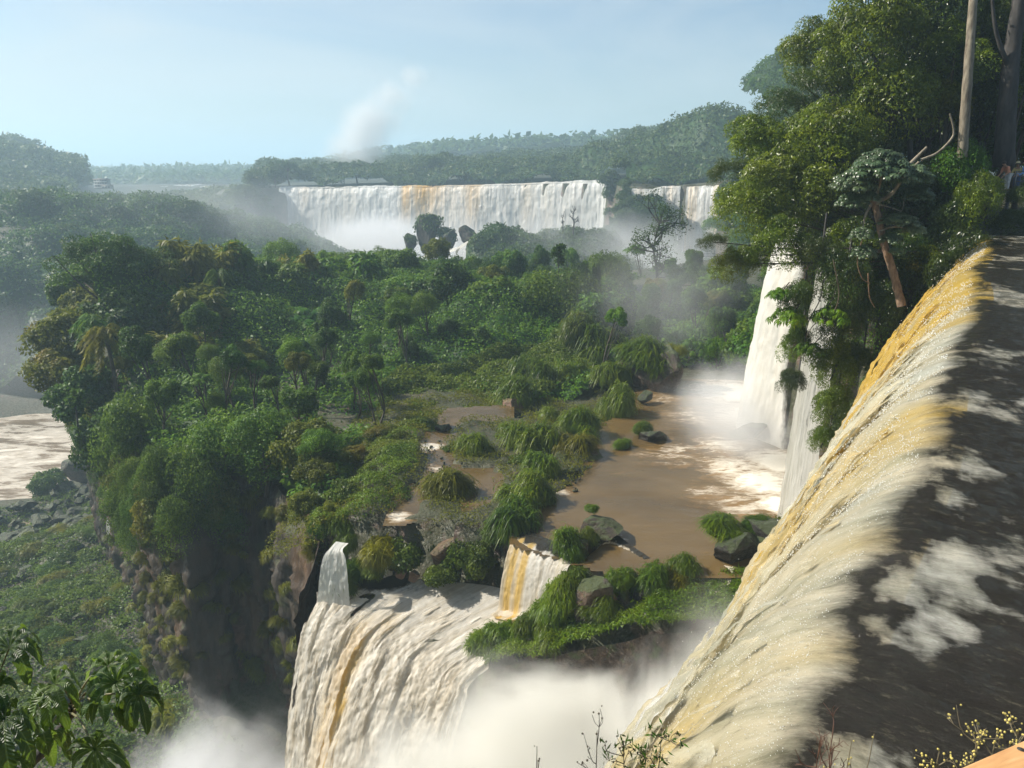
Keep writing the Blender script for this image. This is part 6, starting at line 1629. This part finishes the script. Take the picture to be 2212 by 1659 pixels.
person('person with long brown hair and an orange and white top leaning over the railing', (px_ - 1.35, 44.5, -1.5), R(100), R(35), 1.0, (orange, False), brownh, white, skin)
person('person in a light blue long sleeved shirt reaching left along the railing', (px_ - .25, 44.45, -1.5), R(75), R(25), 1.2, (blue, True), brownh, navy, skin)
person('person in a khaki top and small straw hat behind the railing', (px_ - .55, 44.95, -1.6), R(120), R(15), .8, (khaki, False), darkh, navy, skin2, straw, .97)
# leaves around the boardwalk
for i, (px, py, Y, rp, kd) in enumerate([(2128, 408, 42.6, 38, 'near1'), (2205, 440, 42.4, 45, 'neard0'), (2185, 490, 41.8, 50, 'neard2'), (2225, 400, 42.6, 18, 'near0')]):
    x, y, z = W(px, py, Y); r = rp / FPX * Y; o = link('bush', P_[kd], None, (x, y, z), (0, 0, i), (r, r, r)); tag(o, ['sunlit bush left of the walkway deck', 'dark bush under the walkway deck', 'dark bush at the river edge below the walkway', 'small leaf tuft poking through the railing'][i], 'bush')

# ---------------------------------------------------------------- foreground: wooden rail, dry weeds, cecropia branch
m, nt = new_mat('pine_wood'); q = NT(nt); tc = q.n('ShaderNodeTexCoord')
mp = q.mapping(tc.outputs['Object'], (2, 26, 26)); n1 = q.noise(mp, 2.0, 5., .6, .4)
p = q.n('ShaderNodeBsdfPrincipled', Roughness=.55); q.l(q.ramp(n1, [(.3, (.42, .20, .07)), (.55, (.62, .34, .14)), (.75, (.72, .45, .22))]), p.inputs['Base Color']); q.l(q.bump(n1, .25, .004), p.inputs['Normal'])
oo = q.n('ShaderNodeOutputMaterial'); q.l(p.outputs[0], oo.inputs[0]); M['pine'] = m
a = np.array(W(2045, 1668, .80)); b = np.array(W(2245, 1582, .98)); ax = b - a; ln = np.linalg.norm(ax); ax /= ln
rl = link('wooden_rail', None, None, tuple(a - ax * .4)); tag(rl, 'honey coloured wooden handrail crossing the bottom right corner', 'handrail')
import mathutils
yv = Vector((-.838, .545, 0)); xv = Vector(ax); zv = xv.cross(yv).normalized(); 
if zv.z < 0: zv = -zv
yv = zv.cross(xv).normalized(); mt = mathutils.Matrix((xv, yv, zv)).transposed()
be = boxes('beam', [((ln / 2 + .4, -.075, -.02), (ln + 1.6, .15, .04))], M['pine'], rl, .006); rl.rotation_euler = mt.to_euler()
nh = W(2202, 1638, .90); loc = mt.inverted() @ (Vector(nh) - rl.location)
V, F = tube([(loc.x, loc.y, .0005), (loc.x, loc.y, .0025)], [.0052, .0045], 12); V = np.concatenate([V, [[loc.x, loc.y, .003]]]); F = [tuple(f) for f in F] + [(12 + i, 12 + (i + 1) % 12, 24) for i in range(12)]
link('nail', mesh('nail', V, F, [flat_mat('iron', (.03, .025, .02))]), rl)
for sy, nm in ((-.4, 0), (.4, 1)):
    boxes('post', [((.05 + nm * (ln + .9), -.08, -.72), (.07, .07, 1.35))], M['pine'], rl, .004)

def weed(label, px, py_top, Y, h, seed, mat, bud=None, br=7, spread=.16, rad=.0022, leafy=False):
    rng = np.random.default_rng(seed); x, y, z = W(px, py_top, Y)
    base = (x + rng.normal(0, .03), y, z - h); root = link('weed', None, None, base); tag(root, label, 'weed')
    top = np.array([x - base[0], 0, h]); parts = []; st = smooth_path([(0, 0, -.35), (rng.normal(0, .02), 0, h * .4), tuple(top * .8), tuple(top)], 16)
    parts.append((*tube(st, np.linspace(rad * 1.5, rad * .5, 16), 5), None)); tips = [st[-1]]
    for i in range(br):
        s = st[rng.integers(7, 15)]; d = unit(np.array([rng.normal(0, 1), rng.normal(0, .6), rng.uniform(.5, 1.4)])); L = spread * rng.uniform(.5, 1.1)
        e = s + d * L; mid = s + d * L * .5 + rng.normal(0, .012, 3); parts.append((*tube(smooth_path([s, mid, e], 6), np.linspace(rad * .8, rad * .4, 6), 4), None)); tips.append(e)
        for k in range(3):
            d2 = unit(d + rng.normal(0, .6, 3)); e2 = mid + d2 * L * rng.uniform(.3, .55); parts.append((*tube([mid, (mid + e2) / 2 + rng.normal(0, .004, 3), e2], rad * .4, 4), None)); tips.append(e2)
    V, F, _ = join(parts); link('stems', mesh('stems', V, F, [mat]), root)
    if bud:
        bp = []; th, ph = np.meshgrid(np.linspace(0, 2 * math.pi, 7), np.linspace(-1.57, 1.57, 5), indexing='ij'); sp = np.stack([np.cos(th) * np.cos(ph), np.sin(th) * np.cos(ph), np.sin(ph)], -1).reshape(-1, 3)
        for t in tips:
            for k in range(bud[2]): bp.append((sp * bud[0] * rng.uniform(.7, 1.2) + t + rng.normal(0, bud[0] * 1.6, 3), grid_faces(7, 5), None))
        V, F, _ = join(bp); link('flower_heads', mesh('flower_heads', V, F, [bud[1]]), root)
    if leafy:
        E = np.array(tips * 2 + list(st[4:])); E = E + rng.normal(0, .01, E.shape); n_ = len(E); D = unit(rng.normal(size=(n_, 3)) + (0, 0, .5)); N = unit(np.cross(D, rng.normal(size=(n_, 3))))
        V, F, A = leaf_quads(E, D, N, .03, .007); link('leaves', mesh('leaves', V, F, [M['leaf_dark']], smooth=False, attrs={'var': A}), root)
dryb = flat_mat('dry_stem', (.16, .13, .07)); dryd = flat_mat('dark_stem', (.035, .028, .015)); budm = flat_mat('yellow_bud', (.55, .45, .12)); budd = flat_mat('brown_bud', (.07, .055, .03))
weed('thin dry weed alone at the left of the bottom edge weeds', 1160, 1612, 2.1, .9, 1, dryd, (.003, budd, 1), 6, .07)
weed('tall dry weed with small seed heads before the white mist', 1290, 1578, 2.1, .9, 2, dryd, (.0035, budd, 1), 11, .12)
weed('bushy green dry weed at the foot of the curtain', 1345, 1600, 2.15, .9, 3, dryd, (.003, budd, 1), 9, .07, leafy=True)
weed('leafy weed left of the reddish stalks', 1430, 1575, 2.1, .9, 4, dryd, (.003, budd, 1), 10, .08, leafy=True)
weed('low leafy weed right of the bushy one', 1395, 1620, 2.2, .9, 5, dryd, (.003, budd, 1), 8, .06, leafy=True)
weed('reddish dead stalks beside the dark river', 1800, 1575, 2.0, .8, 6, flat_mat('red_stem', (.10, .045, .025)), None, 12, .11, rad=.0024)
weed('second clump of reddish dead stalks', 1770, 1610, 2.05, .8, 7, flat_mat('red_stem', (.10, .045, .025)), None, 10, .09, rad=.0024)
weed('single yellow budded stem over the dark water', 1888, 1585, 1.9, .8, 8, dryb, (.004, budm, 1), 3, .03)
weed('short yellow budded weed by the foam patch', 1840, 1600, 1.9, .8, 9, dryb, (.0035, budm, 1), 6, .06)
weed('yellow budded weed left of the rail', 2030, 1620, 1.5, .7, 10, dryb, (.0028, budm, 2), 7, .06)
weed('widely branching yellow budded weed above the rail', 2115, 1590, 1.6, .7, 11, dryb, (.0028, budm, 2), 11, .11)
weed('dense yellow budded weed behind the rail', 2155, 1580, 1.65, .7, 12, dryb, (.0028, budm, 2), 13, .09)
weed('yellow budded weed at the right frame edge', 2200, 1575, 1.55, .7, 13, dryb, (.003, budm, 2), 8, .06)

# foreground cecropia: branch, petioles and big palmate leaves
fc = link('cecropia_branch', None, None, W(20, 1680, 3.3)); tag(fc, 'foreground branch with big drooping hand shaped leaves at the bottom left', 'tree branch')
B0 = np.array(W(20, 1680, 3.3))
node = np.array(W(148, 1550, 3.4)) - B0; tip = np.array(W(158, 1520, 3.42)) - B0
br = smooth_path([np.array(W(-120, 1760, 3.2)) - B0, (0, 0, 0), np.array(W(90, 1625, 3.35)) - B0, node, tip], 30)
V, F = tube(br, np.linspace(.034, .020, 30) * (1 + .08 * np.sin(np.arange(30) * 1.4)), 12, 4, .25); link('branch', mesh('branch', V, F, [M['bark_dark']]), fc)
m, nt = new_mat('big_leaf'); q = NT(nt); at = q.n('ShaderNodeAttribute', _attribute_name='var'); oi = q.n('ShaderNodeObjectInfo'); tc = q.n('ShaderNodeTexCoord')
nz = q.noise(tc.outputs['Object'], 9., 4.)
c = q.ramp(q.math('ADD', q.math('MULTIPLY', nz, .5), q.math('MULTIPLY', oi.outputs['Random'], .5)), [(.25, (.018, .045, .014)), (.55, (.035, .08, .018)), (.85, (.075, .13, .025))])
c = q.mix(q.maprange(at.outputs['Fac'], .86, .97, 0, .8), c, (.16, .22, .07))
p = q.n('ShaderNodeBsdfPrincipled', Roughness=.42); p.inputs['Specular IOR Level'].default_value = .4; q.l(c, p.inputs['Base Color'])
rb = q.n('ShaderNodeUVMap', _uv_map='UVMap'); sx = q.n('ShaderNodeSeparateXYZ'); q.l(rb.outputs[0], sx.inputs[0])
veins = q.math('SINE', q.math('MULTIPLY', q.math('ADD', sx.outputs[1], q.math('MULTIPLY', q.math('ABSOLUTE', sx.outputs[0]), -.12)), 95.))
q.l(q.bump(q.math('ADD', veins, q.math('MULTIPLY', nz, 2.)), .55, .004), p.inputs['Normal'])
t = q.n('ShaderNodeBsdfTranslucent'); q.l(q.mix(.6, c, (.22, .34, .03)), t.inputs[0]); mx = q.n('ShaderNodeMixShader'); mx.inputs[0].default_value = .38; q.l(p.outputs[0], mx.inputs[1]); q.l(t.outputs[0], mx.inputs[2])
oo = q.n('ShaderNodeOutputMaterial'); q.l(mx.outputs[0], oo.inputs[0]); M['big_leaf'] = m
def big_leaf(c, up, rad, seed, lobes=9, droop=1.0, start=0., span=5.7):
    rng = np.random.default_rng(seed); up = unit(np.array(up, float)); a = unit(np.cross(up, (0.2, 1, .1))); b = np.cross(up, a); Vs, Fs, As, Us = [], [], [], []; off = 0
    nu_, nv_ = 22, 7
    for l in range(lobes):
        th = start + (l + .5 + rng.normal(0, .08)) / lobes * span; d = a * math.cos(th) + b * math.sin(th); s = np.cross(up, d)
        L = rad * (1 - .28 * abs((l + .5) / lobes - .5) * 2) * rng.uniform(.92, 1.08); wd = rad * .17 * rng.uniform(.9, 1.1); dr = droop * rng.uniform(.7, 1.25)
        t = np.linspace(0, 1, nu_); w = np.linspace(-1, 1, nv_)
        # arching midrib pulled down by gravity
        h = L * (t - .28 * dr * t ** 2.4); v = L * (.22 * np.sin(t * 2.2) * .6); g = -L * .62 * dr * t ** 2.5
        prof = np.sin(np.clip(t, 0, 1) ** 1.25 * math.pi) ** .6 * (.4 + .6 * t); prof[0] = .10; prof[-1] = .0
        prof = prof * (1 + .06 * np.sin(t * 38 + l))
        P = d[None] * h[:, None] + up[None] * v[:, None] + np.array([0, 0, 1.])[None] * g[:, None]
        ph = rng.random() * 6
        X = P[:, None] + s[None, None] * (w[None] * (wd * prof)[:, None])[..., None] + up[None, None] * ((np.abs(w)[None] * .42 * (wd * prof)[:, None]) + (np.abs(w)[None] ** 2) * wd * .16 * np.sin(t * 26 + ph)[:, None] * (prof > .2)[:, None])[..., None]
        Vs.append(X.reshape(-1, 3)); Fs.append(grid_faces(nu_, nv_, off)); off += nu_ * nv_
        Us.append(np.stack([np.repeat(w[None], nu_, 0).ravel(), np.repeat(t[:, None], nv_, 1).ravel()], 1)); As.append(np.repeat((1 - np.abs(w))[None], nu_, 0).ravel())
    me = mesh('leaf', np.concatenate(Vs), np.concatenate(Fs), [M['big_leaf']], attrs={'var': np.concatenate(As)}, uv=np.concatenate(Us))
    return me
LV = [ # px, py of the leaf hub, Y, radius m, up vector, droop, petiole start (None = node)
 (118, 1478, 3.30, .27, (-.3, -.5, .8), 1.0), (235, 1440, 3.55, .25, (.15, -.2, 1), .8), (250, 1475, 3.25, .27, (.35, -.5, .9), 1.0), (300, 1500, 3.2, .22, (.6, -.2, .8), 1.1),
 (222, 1530, 3.15, .2, (.1, .6, .6), .9), (85, 1530, 3.35, .2, (-.2, -.8, .6), .9), (95, 1600, 3.1, .25, (-.4, .5, .5), 1.1), (205, 1618, 3.0, .24, (.1, -.95, .45), .9),
 (20, 1400, 3.2, .27, (-.1, -.5, .9), 1.0), (-5, 1485, 3.1, .2, (-.1, -.5, .9), 1.0), (10, 1555, 3.0, .30, (.0, -.6, .8), 1.1), (15, 1650, 3.0, .22, (0, -.5, .8), 1.1)]
peti = flat_mat('petiole', (.13, .12, .05), .6)
for i, (px, py, Y, r, up, dr) in enumerate(LV):
    c = np.array(W(px, py, Y)) - B0
    link('leaf', big_leaf(c, up, r * .97, 900 + i, 8 + (i % 2), dr * 1.2, i * 1.1), fc, tuple(c))
    st = tip + (node - tip) * (i % 4) / 5 if px > 40 else br[4] + np.array([-.05, 0, .1])
    mid = (st + c) / 2 + np.array([0, 0, .05]); V, F = tube(smooth_path([st, mid, c], 10), np.linspace(.0065, .004, 10), 7); link('petiole', mesh('petiole', V, F, [peti]), fc)
# ---------------------------------------------------------------- mist and haze
def mist(label, c, r, dens, scale=.08, thr=.45, seedv=(0, 0, 0), col=(.93, .94, .95), aniso=.0, soft=1.0, rot=0., stretch=(1, 1, 1), steps=None, zfall=None):
    nu, nv = 24, 14
    th = np.linspace(0, 2 * math.pi, nu, endpoint=False); ph = np.linspace(-math.pi / 2, math.pi / 2, nv)
    V = np.array([(math.cos(p) * math.cos(t), math.cos(p) * math.sin(t), math.sin(p)) for t in th for p in ph])
    F = []
    for i in range(nu):
        for j in range(nv - 1):
            a = i * nv + j; b = ((i + 1) % nu) * nv + j
            F.append((a, b, b + 1, a + 1))
    m, nt = new_mat('mist'); q = NT(nt)
    tc = q.n('ShaderNodeTexCoord')
    ln = q.n('ShaderNodeVectorMath'); ln.operation = 'LENGTH'; q.l(tc.outputs['Object'], ln.inputs[0])
    fall = q.maprange(ln.outputs['Value'], 1.0, 1.0 - soft, 0, 1, smooth=True)
    geo = q.n('ShaderNodeNewGeometry')
    mp = q.mapping(geo.outputs['Position'], stretch, loc=seedv)
    n = q.noise(mp, scale, 4., .6, .6)
    nn = q.math('ADD', n, q.math('MULTIPLY', q.math('SUBTRACT', fall, .5), .45))
    d = q.math('MULTIPLY', q.maprange(nn, thr, thr + .3, 0, 1, smooth=True), fall)
    d = q.math('MULTIPLY', d, dens)
    v = q.n('ShaderNodeVolumePrincipled'); v.inputs['Color'].default_value = (*col, 1); v.inputs['Anisotropy'].default_value = aniso
    q.l(d, v.inputs['Density'])
    o = q.n('ShaderNodeOutputMaterial'); q.l(v.outputs[0], o.inputs['Volume'])
    ob = link('mist', mesh('mist', V, F, [m]), None, c, (0, 0, rot), r)
    tag(ob, label, 'mist', kind='stuff')
    return ob

mist('bright spray cloud boiling up in the gorge below the rail', (4, 28.5, -30.5), (21, 10, 14), .95, .16, .47, soft=.7, col=(.92, .91, .86))
mist('spray drifting up along the far side of the near fall', (11.5, 31, -25), (6.5, 8, 9), .5, .16, .42, (4, 4, 0), soft=.9, col=(.92, .91, .87))
mist('cream spray at the foot of the near fall', (9.5, 31, -29), (8, 9, 9), .22, .15, .38, (3, 1, 0))
mist('grey mist in the gorge bottom left of the cascade', (-21, 44, -44), (20, 12, 11), .5, .12, .43, (9, 2, 0))
mist('mist where the side falls hit the pool', (18.5, 59, -19.5), (11, 21, 6.5), .19, .13, .46, (1, 8, 0))
mist('mist wisps drifting over the far end of the pool', (17, 84, -14), (20, 20, 13), .026, .09, .44, (1, 3, 0), stretch=(1, 1, .6))
mist('great cloud of spray in front of the far wall of falls', (-35, 330, -40), (130, 95, 38), .016, .022, .40, (5, 5, 0))
mist('dense spray boiling below the far falls', (-70, 385, -40), (80, 45, 27), .10, .03, .36, (2, 9, 0))
mist('mist drifting over the lower river', (-120, 195, -48), (75, 45, 24), .011, .035, .36, (2, 4, 0))
mist('thin blue mist hanging over the jungle across the river', (-120, 300, -20), (110, 70, 26), .009, .02, .36, (8, 4, 0))
mist('mist under the right part of the far falls', (35, 245, -32), (64, 64, 32), .034, .03, .38, (2, 1, 7))
for k, (px, py, rx, rz, dn) in enumerate([(765, 325, 44, 30, .07), (795, 265, 36, 28, .07), (845, 205, 30, 24, .06), (890, 165, 26, 15, .035), (815, 240, 28, 28, .05)]):
    mist('part %d of the tall pale plume of spray leaning right above the far falls' % (k + 1), W(px, py, 540), (rx, 24, rz), dn, .035, .41, (2, 9, k * .3), stretch=(1, 1, .7))
bpy.context.view_layer.update()

hz = bpy.data.materials.new('haze'); hz.use_nodes = True; hz.node_tree.nodes.clear(); q = NT(hz.node_tree)
v = q.n('ShaderNodeVolumePrincipled', Density=.0006, Anisotropy=.2); v.inputs['Color'].default_value = (.60, .82, .96, 1)
oo = q.n('ShaderNodeOutputMaterial'); q.l(v.outputs[0], oo.inputs['Volume'])
bx = [(-6500, -300, -75), (6500, -300, -75), (6500, 9500, -75), (-6500, 9500, -75)]
V = bx + [(x, y, 130) for x, y, z in bx]
F = [(0, 3, 2, 1), (4, 5, 6, 7), (0, 1, 5, 4), (1, 2, 6, 5), (2, 3, 7, 6), (3, 0, 4, 7)]
o = link('haze', mesh('haze', V, F, [hz], smooth=False)); tag(o, kind='stuff')

# ---------------------------------------------------------------- sky, sun, camera
SUN_AZ, SUN_EL = R(-78), R(40)          # azimuth measured from forward (+Y) towards +X
sd = Vector((math.sin(SUN_AZ) * math.cos(SUN_EL), math.cos(SUN_AZ) * math.cos(SUN_EL), math.sin(SUN_EL)))
sl = bpy.data.lights.new('sun', 'SUN'); sl.energy = 5.0; sl.angle = R(.5); sl.color = (1, .93, .82)
so = link('sun', sl, None, (-60, 20, 80)); so.rotation_euler = (-sd).to_track_quat('-Z', 'Y').to_euler()
w = bpy.data.worlds.new('World'); SC.world = w; w.use_nodes = True; w.node_tree.nodes.clear(); q = NT(w.node_tree)
sky = q.n('ShaderNodeTexSky'); sky.sky_type = 'NISHITA'; sky.sun_disc = False; sky.sun_elevation = SUN_EL; sky.sun_rotation = SUN_AZ
sky.air_density = 1.0; sky.dust_density = 1.5; sky.ozone_density = 2.0; sky.altitude = 200
tc = q.n('ShaderNodeTexCoord')
mp = q.mapping(tc.outputs['Generated'], (1.2, 1.2, 5.0), rot=(0, R(14), 0))
n = q.noise(mp, 1.6, 5., .55, .8)
n2 = q.noise(q.mapping(tc.outputs['Generated'], (.7, .7, 2.5), loc=(3, 1, 2)), 1.2, 3., .5, .3)
cf = q.math('MULTIPLY', q.maprange(n, .38, .72), q.maprange(n2, .3, .6))
hs = q.n('ShaderNodeHueSaturation', Saturation=1.12); q.l(sky.outputs[0], hs.inputs['Color'])
c = q.mix(q.math('MULTIPLY', cf, .75), hs.outputs[0], (5.6, 6.1, 6.3))
bg = q.n('ShaderNodeBackground', Strength=.075); q.l(c, bg.inputs[0])
wo = q.n('ShaderNodeOutputWorld'); q.l(bg.outputs[0], wo.inputs[0])

cam = bpy.data.cameras.new('camera'); cam.sensor_width = 36; cam.lens = 27.0; cam.clip_start = .05; cam.clip_end = 20000
co = link('camera', cam, None, (0, 0, 0), (R(90) - PITCH, 0, 0)); SC.camera = co
SC.view_settings.view_transform = 'Standard'; SC.view_settings.look = 'None'; SC.view_settings.exposure = 0.8; SC.view_settings.gamma = 1
SC.render.engine = 'CYCLES'
cy = SC.cycles
cy.max_bounces = 8; cy.diffuse_bounces = 3; cy.glossy_bounces = 2; cy.transmission_bounces = 2; cy.transparent_max_bounces = 10; cy.volume_bounces = 4
cy.volume_step_rate = 1.0; cy.volume_max_steps = 64
cy.use_denoising = True
try: cy.denoiser = 'OPENIMAGEDENOISE'
except Exception: pass
cy.sample_clamp_indirect = 4.0
cy.use_adaptive_sampling = True; cy.adaptive_threshold = .02
cy.caustics_reflective = False; cy.caustics_refractive = False
